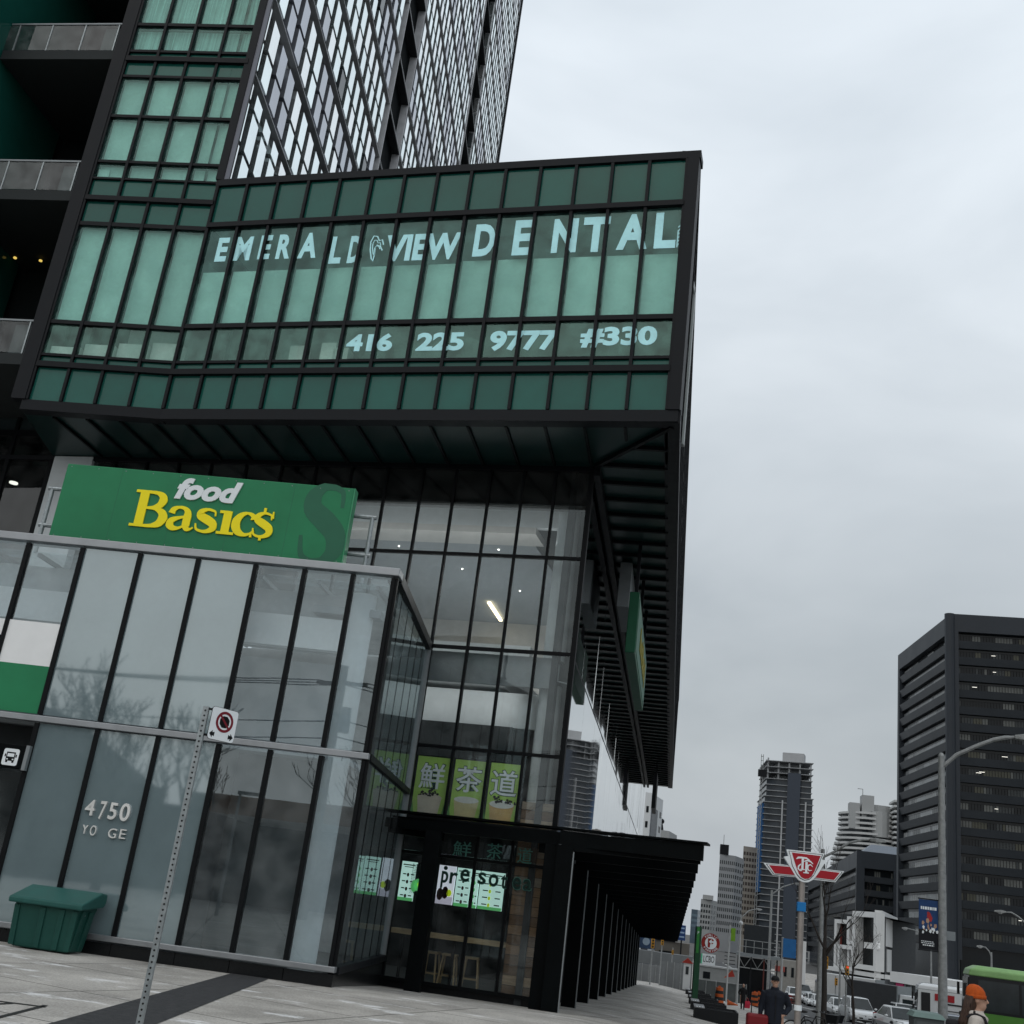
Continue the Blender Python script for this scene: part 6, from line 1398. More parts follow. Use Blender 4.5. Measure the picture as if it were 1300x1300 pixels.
# ------------------------------------------------------------------ bare trees
BARK = mat('bark', (.035, .030, .027), .9, var=.3, scale=12, stretch=(1, 1, .2), bump=.4, bscale=20)
def bare_tree(lab, x, y, h, seed, trunk_r=.09, spread=.5, levels=5, trunk_h=.35, name='bare_tree', twig=.004, z=None, grp=None):
    g = gz(x, y) if z is None else z; rr = random.Random(seed); t = thing(name, lab, 'tree', (x, y, g), grp)
    tr = MB(); br = MB()
    top = Vector((x + rr.uniform(-.1, .1), y, g + h*trunk_h)); tr.tube([(x, y, g-.1), (x+.02, y, g+h*trunk_h*.5), top], [trunk_r, trunk_r*.85, trunk_r*.72], 10)
    def grow(p, d, L, r, lev):
        pts = [p]; n = 4; dd = d.copy()
        for i in range(n):
            dd = (dd + Vector((rr.uniform(-.22, .22), rr.uniform(-.22, .22), rr.uniform(-.04, .18)))).normalized(); pts.append(pts[-1] + dd*L/n)
        rad = [r*(1-.55*i/n) for i in range(n+1)]; br.tube(pts, [max(twig, q) for q in rad], 5 if lev < 2 else 3, caps=False)
        if lev >= levels: return
        for i in range(rr.choice((2, 3)) if lev else 5):
            k = rr.randrange(2, n+1); a = rr.uniform(0, 6.28); nd_ = (dd + Vector((math.cos(a), math.sin(a), rr.uniform(0, .5)))*spread*rr.uniform(.7, 1.5)).normalized()
            grow(pts[k], nd_, L*rr.uniform(.55, .8), rad[k]*.72, lev+1)
    grow(top, Vector((0, 0, 1)), h*(1-trunk_h)*.42, trunk_r*.66, 0)
    for i in range(3):
        a = rr.uniform(0, 6.28); grow(top - Vector((0, 0, h*.02*i)), Vector((math.cos(a)*.8, math.sin(a)*.8, .8)).normalized(), h*(1-trunk_h)*.36, trunk_r*.45, 1)
    part('trunk', tr, BARK, t, shade='auto'); part('crown', br, BARK, t)
    return t
p = at_d(1083, 1290, 42); bare_tree('thin bare sapling in front of the white sport utility car', p.x, p.y, 4.3, 3, .055, .7, 4, .45)
p = at_d(1045, 1290, 40); bare_tree('dark street tree with wiry branches between subway pole and gym', p.x, p.y, 6.3, 11, .10, .28, 4, .45)
# ------------------------------------------------------------------ vehicles
CARW = mat('car_white', (.62, .64, .65), .25, coat=.6, var=.02); CARS = mat('car_silver', (.22, .24, .25), .3, .4, coat=.6, var=.03); CARD = mat('car_dark', (.015, .017, .02), .25, coat=.7, var=.05); CARB = mat('car_blue_grey', (.30, .33, .38), .3, coat=.6, var=.02)
CGL = mat('car_glass', (.022, .028, .030), .08, var=.3, scale=1.5, spec=.25); TYRE = mat('tyre', (.014, .014, .014), .85); RIM = mat('wheel_rim', (.25, .26, .27), .4, .7); HL = mat('headlight', (.55, .57, .58), .15, coat=.5); GRL = mat('grille_black', (.012, .012, .013), .45); PLT = mat('licence_plate', (.5, .52, .55), .5); TLM = mat('tail_lamp', (.25, .01, .01), .3)
def car(paint, suv=False):
    W, L, H = (.93, 4.55, 1.68) if suv else (.90, 4.6, 1.45); hb = .98 if suv else .86
    t = thing('car', '', 'car', (0, 0, 0), 'cars in the street')
    y0, y1 = -L/2, L/2
    def sec(y, zl, zh, wl, wh): return [(-wl, y, zl), (wl, y, zl), (W*1.0 if wl > W*.9 else wl*1.02, y, (zl+zh)*.5), (wh, y, zh), (-wh, y, zh), (-(W if wl > W*.9 else wl*1.02), y, (zl+zh)*.5)]
    body = MB().loft([sec(y0, .34, .62, W*.78, W*.72), sec(y0+.12, .25, hb*.82, W*.92, W*.84), sec(y0+.5, .22, hb*.92, W*.97, W*.88), sec(y0+1.15, .22, hb, W*.98, W*.92), sec(0, .22, hb+.03, W*.98, W*.94), sec(y1-.9, .22, hb+.05, W*.98, W*.93), sec(y1-.15, .26, hb+.0, W*.94, W*.86), sec(y1, .36, .70, W*.84, W*.76)])
    part('body', body, paint, t, bevel=.05)
    c0, c1 = y0+1.05, (y1-.25 if suv else y1-.65); r0, r1 = y0+1.85, (y1-.75 if suv else y1-1.45)
    cab = MB().loft([[(-W*.88, c0, hb-.04), (W*.88, c0, hb-.04), (W*.90, c1, hb), (-W*.90, c1, hb)], [(-W*.68, r0, H-.03), (W*.68, r0, H-.03), (W*.69, r1, H-.02), (-W*.69, r1, H-.02)], [(-W*.55, r0+.25, H), (W*.55, r0+.25, H), (W*.56, r1-.2, H), (-W*.56, r1-.2, H)]])
    part('cabin', cab, paint, t, bevel=.04)
    def lerp(a, b2, s_): return tuple(a[i]+(b2[i]-a[i])*s_ for i in range(3))
    A = [(-W*.82, c0+.02, hb), (W*.82, c0+.02, hb)]; B = [(-W*.63, r0, H-.07), (W*.63, r0, H-.07)]
    o = Vector((0, -.035, .022)); part('windshield', MB().eprism([Vector(A[0])+o, Vector(A[1])+o, Vector(B[1])+o, Vector(B[0])+o], (0, .02, -.01)), CGL, t)
    o = Vector((0, .03, .02)); part('rear_window', MB().eprism([Vector((-W*.8, c1-.03, hb+.06))+o, Vector((W*.8, c1-.03, hb+.06))+o, Vector((W*.62, r1+.02, H-.08))+o, Vector((-W*.62, r1+.02, H-.08))+o], (0, -.02, -.01)), CGL, t)
    for s_ in (-1, 1):
        for ya, yb, ra, rb in ((c0+.22, -.05, r0+.05, -.1), (.02, c1-.3, 0, r1-.02)):
            part('side_window', MB().eprism([(s_*W*.893, ya, hb+.03), (s_*W*.898, yb, hb+.04), (s_*W*.705, rb, H-.10), (s_*W*.70, ra, H-.10)], (s_*.012, 0, .004)), CGL, t)
        part('mirror', MB().sphere((s_*(W+.10), c0+.35, hb+.08), (.11, .07, .07), 8, 6), paint, t, shade=True)
        part('headlight', MB().hexa([(s_*W*.50, y0+.02, .64), (s_*W*.86, y0+.22, .62), (s_*W*.90, y0+.32, .62), (s_*W*.5, y0+.2, .62), (s_*W*.52, y0+.08, .75), (s_*W*.84, y0+.26, .78), (s_*W*.88, y0+.4, .78), (s_*W*.5, y0+.25, .76)]), HL, t)
        part('tail_light', MB().box(s_*W*.62, s_*W*.86, y1-.14, y1-.02, .74, .90), TLM, t)
        part('fog_lamp', MB().box(s_*W*.60, s_*W*.80, y0+.0, y0+.06, .36, .46), GRL, t)
        for y in (y0+.88, y1-.85):
            wq = part('wheel', MB().tube([(s_*(W-.20), y, .33), (s_*(W-.01), y, .33)], .33, 18), TYRE, t); part('rim', MB().tube([(s_*(W-.02), y, .33), (s_*(W+.004), y, .33)], .21, 14), RIM, wq)
            part('wheel_arch', MB().tube([(s_*(W-.06), y, .35), (s_*(W*.985), y, .35)], .39, 18), GRL, t)
    part('grille', MB().hexa([(-W*.44, y0-.012, .40), (W*.44, y0-.012, .40), (W*.44, y0+.1, .40), (-W*.44, y0+.1, .40), (-W*.52, y0+.02, .66), (W*.52, y0+.02, .66), (W*.52, y0+.15, .66), (-W*.52, y0+.15, .66)]), GRL, t)
    part('badge', MB().tube([(0, y0-.01, .60), (0, y0+.01, .60)], .05, 10), RIM, t)
    part('bumper', MB().box(-W*.6, W*.6, y0-.01, y0+.1, .27, .36), GRL, t); part('licence_plate', MB().box(-.17, .17, y0-.03, y0-.012, .40, .50), PLT, t)
    return t
protos = {}
def place_car(lab, kind, px_, D, rz=0, dy=0):
    p = at_d(px_, 1270, D)
    if kind not in protos:
        protos[kind] = o = car({'w': CARW, 's': CARS, 'd': CARD, 'b': CARB}[kind[0]], kind[1] == 'u')
    else: o = copy_tree(protos[kind])
    o['label'] = lab; put(o, p.x, p.y, rz); return o
place_car('white sport utility car behind the bare sapling, facing the camera', 'wu', 1089, 90, R(5))
place_car('white sedan nearest the camera, beside the utility cabinet', 'wc', 1141, 74, R(8))
place_car('white sport utility car second in the right lane, behind the sedan', 'wu', 1131, 106, R(4))
place_car('silver grey car left of the white sport utility car, under the far bus', 'su', 1057, 117, R(3))
place_car('white car behind the bicycles, left of the silver car', 'wc', 1032, 153, R(2))
place_car('white car at the far left of the queue, seen past the subway pole', 'wu', 1008, 158, R(3))
place_car('dark car far up the street by the tan building', 'dc', 1001, 195, R(2)); place_car('dark car far up the street, right of its neighbour', 'du', 1011, 205, R(2))
place_car('pale blue grey car half behind the lamp pole, close to the green bus', 'bc', 1212, 63, R(10))
place_car('white car with red tail lamps driving away beside the shop row', 'wc', 1151, 135, R(184)); place_car('silver car in the far queue above the grey sport utility car', 'sc', 1072, 145, R(2))
place_car('dark sport utility car parked under the canopy end', 'du', 822, 125, R(60)); place_car('white car parked behind the hoarding at the crossing', 'wc', 838, 140, R(70))
place_car('white sedan in the middle lane under the traffic light', 'wc', 1066, 112, R(3)); place_car('white sport utility car in the far right lane beside the ad bus', 'wu', 1146, 98, R(6))
place_car('white sedan far up the street left of the box truck', 'wc', 1040, 150, R(3)); place_car('silver sport utility car far up the left lane', 'su', 1020, 175, R(2))
WBX = mat('truck_box_white', (.50, .51, .51), .6, var=.08, scale=.6)
def truck(lab, px_, D, rz, boxm, w_=1.2, L=6.5, h=3.3, cab=True, name='box_truck', vis_text=None):
    t = thing(name, lab, 'truck', (0, 0, 0), 'trucks in the street')
    y0 = -L/2
    part('cargo_box', MB().box(-w_, w_, y0+1.7, L/2, .75, h), boxm, t, bevel=.03); part('box_frame', MB().box(-w_-.02, w_+.02, y0+1.66, y0+1.74, .7, h+.03), ALUD, t)
    part('cab', MB().loft([[(-w_*.92, y0, .5), (w_*.92, y0, .5), (w_*.92, y0+1.66, .5), (-w_*.92, y0+1.66, .5)], [(-w_*.92, y0, 1.35), (w_*.92, y0, 1.35), (w_*.92, y0+1.66, 1.35), (-w_*.92, y0+1.66, 1.35)], [(-w_*.82, y0+.35, 2.35), (w_*.82, y0+.35, 2.35), (w_*.82, y0+1.6, 2.35), (-w_*.82, y0+1.6, 2.35)]]), CARW, t, bevel=.06)
    part('windshield', MB().eprism([(-w_*.85, y0-.0, 1.40), (w_*.85, y0-.0, 1.40), (w_*.76, y0+.30, 2.2), (-w_*.76, y0+.30, 2.2)], (0, -.03, .01)), CGL, t)
    for s_ in (-1, 1):
        part('side_window', MB().box(s_*w_*.90, s_*w_*.93, y0+.45, y0+1.3, 1.45, 2.05), CGL, t); part('mirror', MB().box(s_*(w_+.05), s_*(w_+.22), y0+.25, y0+.35, 1.4, 1.85), GRL, t); part('headlight', MB().box(s_*w_*.6, s_*w_*.88, y0-.03, y0+.05, .72, .92), HL, t)
        for y in (y0+.8, L/2-1.2):
            wq = part('wheel', MB().tube([(s_*(w_-.3), y, .42), (s_*(w_-.02), y, .42)], .42, 16), TYRE, t); part('rim', MB().tube([(s_*(w_-.03), y, .42), (s_*(w_+.0), y, .42)], .24, 12), RIM, wq)
    part('bumper', MB().box(-w_*.9, w_*.9, y0-.06, y0+.1, .42, .62), GRL, t); part('chassis', MB().box(-.5, .5, y0+.2, L/2-.1, .5, .75), GRL, t)
    p = at_d(px_, 1265, D); put(t, p.x, p.y, rz); return t
truck('white box truck waiting side on in front of the gym', 1090, 122, R(62), WBX, L=7.5, h=3.5)
truck('small white cab truck with a dark box left of the ad bus', 1128, 100, R(52), mat('truck_box_dark', (.045, .048, .052), .5, var=.1), w_=1.1, L=6.0, h=2.9)
def bus(lab, L, W, H, roofm, sidem, lowm, skirtm, name='bus', grp=None, wins=True):
    t = thing(name, lab, 'bus', (0, 0, 0), grp); y0, y1 = -L/2, L/2
    def rr_(x, zs): return None
    part('body', MB().loft([[(-W, y0+.12, .35), (W, y0+.12, .35), (W, y1, .35), (-W, y1, .35)], [(-W, y0, .9), (W, y0, .9), (W, y1, .9), (-W, y1, .9)]]), skirtm, t)
    part('lower_side', MB().box(-W, W, y0, y1, .9, 1.35), lowm, t)
    part('window_zone', MB().loft([[(-W, y0, 1.352), (W, y0, 1.352), (W, y1, 1.352), (-W, y1, 1.352)], [(-W*.99, y0+.06, H-.42), (W*.99, y0+.06, H-.42), (W*.99, y1-.04, H-.42), (-W*.99, y1-.04, H-.42)]]), sidem, t)
    part('roof', MB().loft([[(-W*1.0, y0+.02, H-.419), (W*1.0, y0+.02, H-.419), (W*1.0, y1, H-.419), (-W*1.0, y1, H-.419)], [(-W*.98, y0+.10, H-.16), (W*.98, y0+.10, H-.16), (W*.98, y1-.08, H-.16), (-W*.98, y1-.08, H-.16)], [(-W*.78, y0+.4, H), (W*.78, y0+.4, H), (W*.78, y1-.3, H), (-W*.78, y1-.3, H)]]), roofm, t, bevel=.05)
    part('windshield', MB().eprism([(-W*.92, y0-.02, 1.1), (W*.92, y0-.02, 1.1), (W*.90, y0+.04, H-.5), (-W*.90, y0+.04, H-.5)], (0, -.03, 0)), CGL, t)
    for s_ in (-1, 1):
        n = int(L/1.55)
        for k in range(n if wins else 0):
            ya = y0+.35+k*(L-.7)/n; part('side_window', MB().eprism([(s_*(W+.004), ya+.05, 1.45), (s_*(W+.004), ya+(L-.7)/n-.05, 1.45), (s_*(W*.99+.006), ya+(L-.7)/n-.05, H-.55), (s_*(W*.99+.006), ya+.05, H-.55)], (s_*.012, 0, 0)), CGL, t)
        for y in (y0+2.4, y1-3.0):
            wq = part('wheel', MB().tube([(s_*(W-.3), y, .48), (s_*(W+.005), y, .48)], .48, 18), TYRE, t); part('rim', MB().tube([(s_*(W), y, .48), (s_*(W+.03), y, .48)], .28, 12), RIM, wq)
        part('headlight', MB().box(s_*W*.6, s_*W*.9, y0-.03, y0+.1, .6, .82), HL, t); part('mirror', MB().box(s_*(W+.05), s_*(W+.22), y0-.2, y0-.1, 1.9, 2.4), GRL, t)
    return t
BG = mat('bus_green', (.075, .22, .035), .35, coat=.4, var=.08); BGR = mat('bus_roof_green', (.22, .40, .15), .4, var=.12); BDK = mat('bus_black_band', (.010, .011, .012), .15); BSK = mat('bus_grey_skirt', (.20, .21, .21), .5)
gbus = bus('green bus with a dark window band at the right edge, behind the woman', 12.2, 1.27, 3.15, BGR, BDK, BG, BSK)
pb = at_d(1225, 1250, 55); rz_b = R(-98)
c_ = Vector((0, -6.1, 0)); c_.rotate(Matrix.Rotation(rz_b, 3, 'Z')); v = Vector((-1.27, -6.1, 0)); v.rotate(Matrix.Rotation(rz_b, 3, 'Z'))
gbx, gby = pb.x - c_.x, pb.y - c_.y
put(gbus, gbx, gby, rz_b, z=at_d(1228, 1224, 55).z - 3.15)
abus = bus('white bus wrapped in red and black advertising behind the lamp pole', 11.5, 1.25, 3.1, CARW, CARW, CARW, CHAR, wins=False)
pa = at_d(1163, 1260, 92); rz_a = R(-97); c_ = Vector((0, -5.75, 0)); c_.rotate(Matrix.Rotation(rz_a, 3, 'Z'))
put(abus, pa.x - c_.x, pa.y - c_.y, rz_a, z=at_d(1165, 1246.5, 92).z - 3.1)
ADR = mat('advert_red', (.34, .02, .025), .5); ADK = mat('advert_black', (.02, .02, .022), .5)
for nm, y0_, y1_, z0_, z1_, m in (('advert_block', -4.6, -3.3, 2.05, 2.5, ADR), ('advert_block', -5.5, -4.9, 1.2, 2.5, ADK), ('advert_block', -2.2, 1.5, 2.2, 2.45, ADK), ('advert_block', -2.6, 1.2, 1.75, 2.05, ADR), ('advert_block', -3.0, -1.0, 1.3, 1.6, ADK), ('advert_block', -1.6, 5.5, 2.35, 2.6, ADK), ('advert_block', -1.8, 3.2, 1.75, 2.15, ADR), ('advert_block', .5, 5, 1.25, 1.5, ADK), ('advert_line', -4.2, -2.2, 1.85, 1.95, ADK), ('advert_line', -4.4, -2.6, 1.45, 1.5, ADK), ('advert_line', -5.2, -2.4, .95, 1.02, ADK), ('advert_block', 3.4, 5.2, 1.6, 2.0, ADR)):
    for s_ in (-1, 1): part(nm, MB().box(min(s_*1.268, s_*1.285), max(s_*1.268, s_*1.285), y0_, y1_, z0_, z1_), m, abus) if True else 0
fbus = bus('dark purple bus far up the street behind the silver car', 11, 1.25, 3.1, mat('bus_grey_roof', (.10, .10, .12), .5), BDK, mat('bus_purple', (.05, .04, .08), .5), CHAR)
p = at_d(1059, 1255, 150); put(fbus, p.x, p.y, R(4))
# ------------------------------------------------------------------ people
SKIN = mat('skin', (.42, .25, .18), .6, var=.08); HAIRB = mat('brown_hair', (.018, .010, .008), .5, scale=26, stretch=(5, 5, .3), col2=(.085, .048, .032), bump=.4, bscale=60); HAIRK = mat('dark_hair', (.012, .010, .010), .6)
def fuse(name, mb, mats, pick, parent, voxel=.014, smooth_it=4):
    """one continuous surface from overlapping limbs; pick(co) gives the material slot"""
    me = bpy.data.meshes.new(name); me.from_pydata(mb.v, [], mb.f); o = bpy.data.objects.new(name, me); COL.objects.link(o)
    m = o.modifiers.new('r', 'REMESH'); m.mode = 'VOXEL'; m.voxel_size = voxel
    s_ = o.modifiers.new('s', 'SMOOTH'); s_.factor = .5; s_.iterations = smooth_it
    dg = bpy.context.evaluated_depsgraph_get(); dg.update(); new = bpy.data.meshes.new_from_object(o.evaluated_get(dg)); bpy.data.objects.remove(o); bpy.data.meshes.remove(me)
    new.name = name
    for mm_ in mats: new.materials.append(mm_)
    for pg in new.polygons: pg.use_smooth = True; pg.material_index = pick(pg.center)
    r = bpy.data.objects.new(name, new); COL.objects.link(r); r.parent = parent; WL[r.name] = Vector(); return r
def head_mb(mb, c, r=.105):
    """skull, jaw, nose, ears; faces -y"""
    x, y, z = c
    mb.sphere((x, y+.01, z+.02), (r*.78, r*.95, r*1.08), 16, 12); mb.sphere((x, y-.025, z-.06), (r*.58, r*.68, r*.72), 14, 10)
    mb.tube([(x, y-.085, z+.03), (x, y-.118, z-.025)], [.010, .019], 8); mb.sphere((x, y-.085, z-.066), (.026, .014, .010), 8, 6)
    for s_ in (-1, 1): mb.sphere((x+s_*r*.80, y+.012, z), (.014, .026, .034), 8, 6)
    for s_ in (-1, 1): mb.sphere((x+s_*.036, y-.083, z+.028), (.022, .012, .008), 8, 6)
def hand_mb(mb, w_, d, side, r=.5):
    """palm with four unequal curled fingers and a thumb, hanging along d from the wrist w_"""
    w_ = Vector(w_); d = Vector(d).normalized(); a = Vector((0, -1, 0)); a = (a - d*a.dot(d)).normalized(); n = d.cross(a)*side
    mb.loft([[tuple(w_ + d*t + a*sx + n*sy) for sx, sy in ((-.03*k, -.014), (.03*k, -.014), (.03*k, .014), (-.03*k, .014))] for t, k in ((-.01, .8), (.04, 1.15), (.088, 1.25))])
    for i, L in enumerate((.068, .076, .071, .055)):
        b = w_ + d*.085 + a*(.030 - i*.020); mb.tube([b, b + d*L*.5 + n*-.008, b + d*L*.85 - n*.03, b + d*L*.9 - n*.048], [.0095, .009, .0085, .007], 6)
    b = w_ + d*.03 + a*.03; mb.tube([b, b + a*.03 + d*.025, b + a*.036 + d*.06], [.012, .011, .008], 6)
def eyes(c, parent, look=0):
    for s_ in (-1, 1): part('eye', MB().sphere((c[0]+s_*.034, c[1]-.090, c[2]+.012), (.011, .008, .007), 8, 6), mat('eye_dark', (.02, .015, .012), .2), parent)
# man walking towards the camera with a suitcase
NAVYJ = mat('navy_jacket', (.011, .014, .022), .8, var=.25, scale=6, bump=.2, bscale=30); JEAN = mat('dark_jeans', (.012, .015, .024), .85, var=.2, scale=10); SHOE = mat('shoe_black', (.01, .01, .01), .5)
def walker(lab, coat, trousers, H=1.76, stride=.16, coat_len=.62, hat=None, hold_side=-1, elbow=.28, shoulder=.23, bulk=1.0, grp=None, hood=False):
    t = thing('person', lab, 'person', (0, 0, 0), grp); mb = MB(); k = H/1.76
    hip, sh = .92*k, 1.43*k
    for s_ in (-1, 1):
        f = s_*stride
        mb.tube([(s_*.10, 0, hip), (s_*.105, -f*.55-.02, .50*k), (s_*.10, -f*.9+(.07 if f < 0 else 0), .09)], [.098*bulk, .070*bulk, .052*bulk], 12)
        fy = -f*.9+(.07 if f < 0 else 0); mb.loft([[(s_*.10-w_, fy+y, z0), (s_*.10+w_, fy+y, z0), (s_*.10+w_, fy+y, z1), (s_*.10-w_, fy+y, z1)] for y, w_, z0, z1 in ((.07, .035, .005, .09), (-.02, .045, .0, .10), (-.13, .048, .0, .065), (-.19, .035, .005, .045))])
    def el(z, rx, ry, y=0, n=18): return [(rx*math.cos(2*math.pi*i/n), y+ry*math.sin(2*math.pi*i/n), z) for i in range(n)]
    mb.loft([el(coat_len+.12, .19*bulk, .145*bulk), el(hip, .185*bulk, .14*bulk), el(1.12*k, .175*bulk, .13*bulk), el(1.32*k, .205*bulk, .135*bulk), el(sh, .20*bulk, .115*bulk), el(sh+.05, .10, .085), el(sh+.09, .062, .062)])
    mb.tube([(0, 0, sh), (0, -.01, sh+.16)], [.066, .056], 12)
    wr = {}
    for s_ in (-1, 1):
        e = (s_*(shoulder+.10 if s_ != hold_side else shoulder+.03), .05, 1.13*k); 
        w_ = (s_*(shoulder+.07), -.02, .90*k) if s_ == hold_side else (s_*(shoulder-.03), -.10, .97*k)
        mb.tube([(s_*(shoulder-.035), 0, sh-.02), e], [.075*bulk, .062*bulk], 12); mb.tube([e, w_], [.060*bulk, .046], 12); wr[s_] = w_
        hand_mb(mb, w_, Vector((0, 0, -1)) if s_ == hold_side else Vector((-s_*.6, -.2, -.7)), s_)
    hc = (0, -.015, sh+.21); head_mb(mb, hc)
    def pick(c):
        if c.z > sh+.075: return 0
        if c.z > coat_len+.13:
            for s_ in (-1, 1):
                w_ = wr[s_]
                if abs(c.x-w_[0]) < .075 and c.z < w_[2]+.0 and abs(c.x) > .15*1: return 0
            return 1
        for s_ in (-1, 1):
            if abs(c.x-wr[s_][0]) < .09 and abs(c.x) > .20 and c.z > .6: return 0
        return 2 if c.z > .085 else 3
    fuse('body', mb, [SKIN, coat, trousers, SHOE], pick, t, .012)
    eyes(hc, t)
    if hat: 
        part('cap', MB().sphere((0, .005, sh+.262), (.096, .112, .085), 16, 10), hat, t, shade=True); part('cap_brim', MB().loft([[(-.085, -.08, sh+.245), (.085, -.08, sh+.245), (.085, -.08, sh+.257), (-.085, -.08, sh+.257)], [(-.055, -.150, sh+.240), (.055, -.150, sh+.240), (.055, -.150, sh+.249), (-.055, -.150, sh+.249)]]), hat, t)
    else: part('hair', MB().sphere((0, .025, sh+.25), (.095, .105, .10), 14, 10), HAIRK, t, shade=True)
    part('collar', MB().tube([(0, -.0, sh+.02), (0, -.01, sh+.10)], [.105, .088], 16), coat, t, shade=True)
    part('jacket_zip', MB().box(-.006, .006, -.150*bulk, -.135*bulk, coat_len+.2, sh-.06), GRL, t)
    return t, wr
mn, wr = walker('man in a navy jacket and dark cap walking with a red suitcase', NAVYJ, JEAN, hat=mat('cap_black', (.01, .01, .011), .8), bulk=1.22, shoulder=.25)
pm_ = at_d(984.5, 1240, 26.5); put(mn, pm_.x, pm_.y, R(4))
scs = pm_.z/1
hm = mn.location.z; k_ = (at_d(984.5, 1238.5, 26.5).z - hm)/1.775; mn.scale = (k_, k_, k_)
CASE = mat('suitcase_red', (.17, .012, .016), .5, var=.15)
su = thing('suitcase', 'dark red rolling suitcase pulled by the man in navy', 'suitcase', (0, 0, 0))
part('case_body', MB().box(-.20, .20, -.13, .13, .08, .72), CASE, su, bevel=.05); part('front_pocket', MB().box(-.16, .16, -.155, -.13, .14, .5), CASE, su, bevel=.015); part('case_handle', MB().tube([(-.10, .1, .72), (-.10, .1, .93), (.10, .1, .93), (.10, .1, .72)], .012, 6), GRL, su)
for x in (-.15, .15):
    for y in (-.09, .09): part('case_wheel', MB().tube([(x-.015, y, .04), (x+.015, y, .04)], .04, 10), GRL, su)
lw = Matrix.Rotation(R(4), 3, 'Z') @ (Vector(wr[-1])*k_)
put(su, pm_.x + lw.x - .06, pm_.y + lw.y - .06, R(4)); su.scale = (k_*1.2, k_*1.2, 1.22*k_)
# far pedestrian with a bag
fp, wr2 = walker('person in a long black coat far up the pavement carrying a red bag', mat('black_coat', (.009, .009, .010), .85), mat('black_trousers', (.010, .010, .012), .85), coat_len=.35, bulk=1.1, hold_side=1)
p2 = at_ground(942.5, 1281.5); put(fp, p2.x, p2.y, R(-5)); k2 = (at_d(942.5, 1249, math.hypot(p2.x, p2.y)).z - fp.location.z)/1.76; fp.scale = (k2,)*3
bg_ = thing('shopping_bag', 'bright red bag in the hand of the person in black', 'bag', (0, 0, 0))
part('bag_body', MB().loft([[(-.16, -.08, .0), (.16, -.08, .0), (.16, .08, .0), (-.16, .08, .0)], [(-.19, -.07, .26), (.19, -.07, .26), (.19, .07, .26), (-.19, .07, .26)], [(-.14, -.03, .40), (.14, -.03, .40), (.14, .03, .40), (-.14, .03, .40)]]), mat('bag_red', (.42, .02, .045), .6), bg_, bevel=.02)
part('bag_handle', MB().tube([(-.07, 0, .39), (-.05, 0, .56), (.05, 0, .56), (.07, 0, .39)], .012, 6), mat('bag_red', (0, 0, 0)), bg_)
lw = Vector(wr2[1])*k2; bg_.location = (p2.x + lw.x + .02, p2.y + lw.y - .03, fp.location.z + lw.z - .10 - .53)
# woman in profile
COATB = mat('beige_coat', (.47, .43, .385), .85, var=.10, scale=5, bump=.25, bscale=25); BEAN = mat('orange_knit', (.42, .075, .012), .9, var=.15, scale=30, bump=.5, bscale=70, stretch=(1, 1, .25)); STRAP = mat('strap_black', (.012, .012, .014), .7)
DW = 17.5; ph = at_d(1239.5, 1261, DW)
wo = thing('person', 'woman in an orange knit hat and beige coat with long brown hair', 'person', (0, 0, 0)); mb = MB()
sh = 1.36
def el(z, rx, ry, y=0, n=18, x=0): return [(x+rx*math.cos(2*math.pi*i/n), y+ry*math.sin(2*math.pi*i/n), z) for i in range(n)]
for s_ in (-1, 1):
    mb.tube([(s_*.09, 0, .88), (s_*.095, s_*-.10-.02, .48), (s_*.09, s_*-.16+.04, .09)], [.095, .068, .05], 12)
    mb.loft([[(s_*.09-w_, s_*-.16+.04+y, z0), (s_*.09+w_, s_*-.16+.04+y, z0), (s_*.09+w_, s_*-.16+.04+y, z1), (s_*.09-w_, s_*-.16+.04+y, z1)] for y, w_, z0, z1 in ((.06, .033, .005, .09), (-.02, .042, 0, .1), (-.12, .045, 0, .06), (-.17, .03, .005, .045))])
mb.loft([el(.62, .20, .17), el(.88, .20, .165), el(1.06, .185, .145), el(1.24, .20, .145), el(sh, .185, .12), el(sh+.045, .10, .09), el(sh+.08, .06, .06)])
mb.tube([(0, 0, sh), (0, -.015, sh+.15)], [.06, .05], 12)
for s_ in (-1, 1):
    mb.tube([(s_*.185, 0, sh-.02), (s_*.25, .06, 1.07), (s_*.20, -.14, .98)], [.075, .066, .05], 12); hand_mb(mb, (s_*.20, -.14, .98), (-s_*.3, -.6, -.5), s_)
hc = (0, -.02, sh+.19); head_mb(mb, hc, .10)
fuse('body', mb, [SKIN, COATB, JEAN, SHOE], lambda c: 0 if c.z > sh+.07 else (0 if abs(c.x) > .12 and c.y < -.155 and c.z > .8 else 1 if c.z > .63 else 2 if c.z > .085 else 3), wo, .011)
eyes(hc, wo)
part('knit_hat', MB().loft([el(sh+.215, .094, .112, .004), el(sh+.245, .100, .118, .005), el(sh+.29, .098, .114, .010), el(sh+.335, .080, .092, .018), el(sh+.365, .045, .052, .024), el(sh+.373, .008, .008, .026)]), BEAN, wo, shade=True)
part('hat_cuff', MB().loft([el(sh+.208, .097, .115, .003), el(sh+.21, .104, .122, .003), el(sh+.25, .104, .122, .004), el(sh+.255, .097, .115, .004)]), BEAN, wo, shade=True)
hr_ = random.Random(9); hb_ = MB()
hb_.loft([el(sh+.24, .088, .085, .040), el(sh+.16, .092, .080, .055), el(sh+.02, .110, .075, .105), el(sh-.14, .125, .075, .145), el(sh-.30, .110, .060, .155), el(sh-.40, .055, .03, .150)])
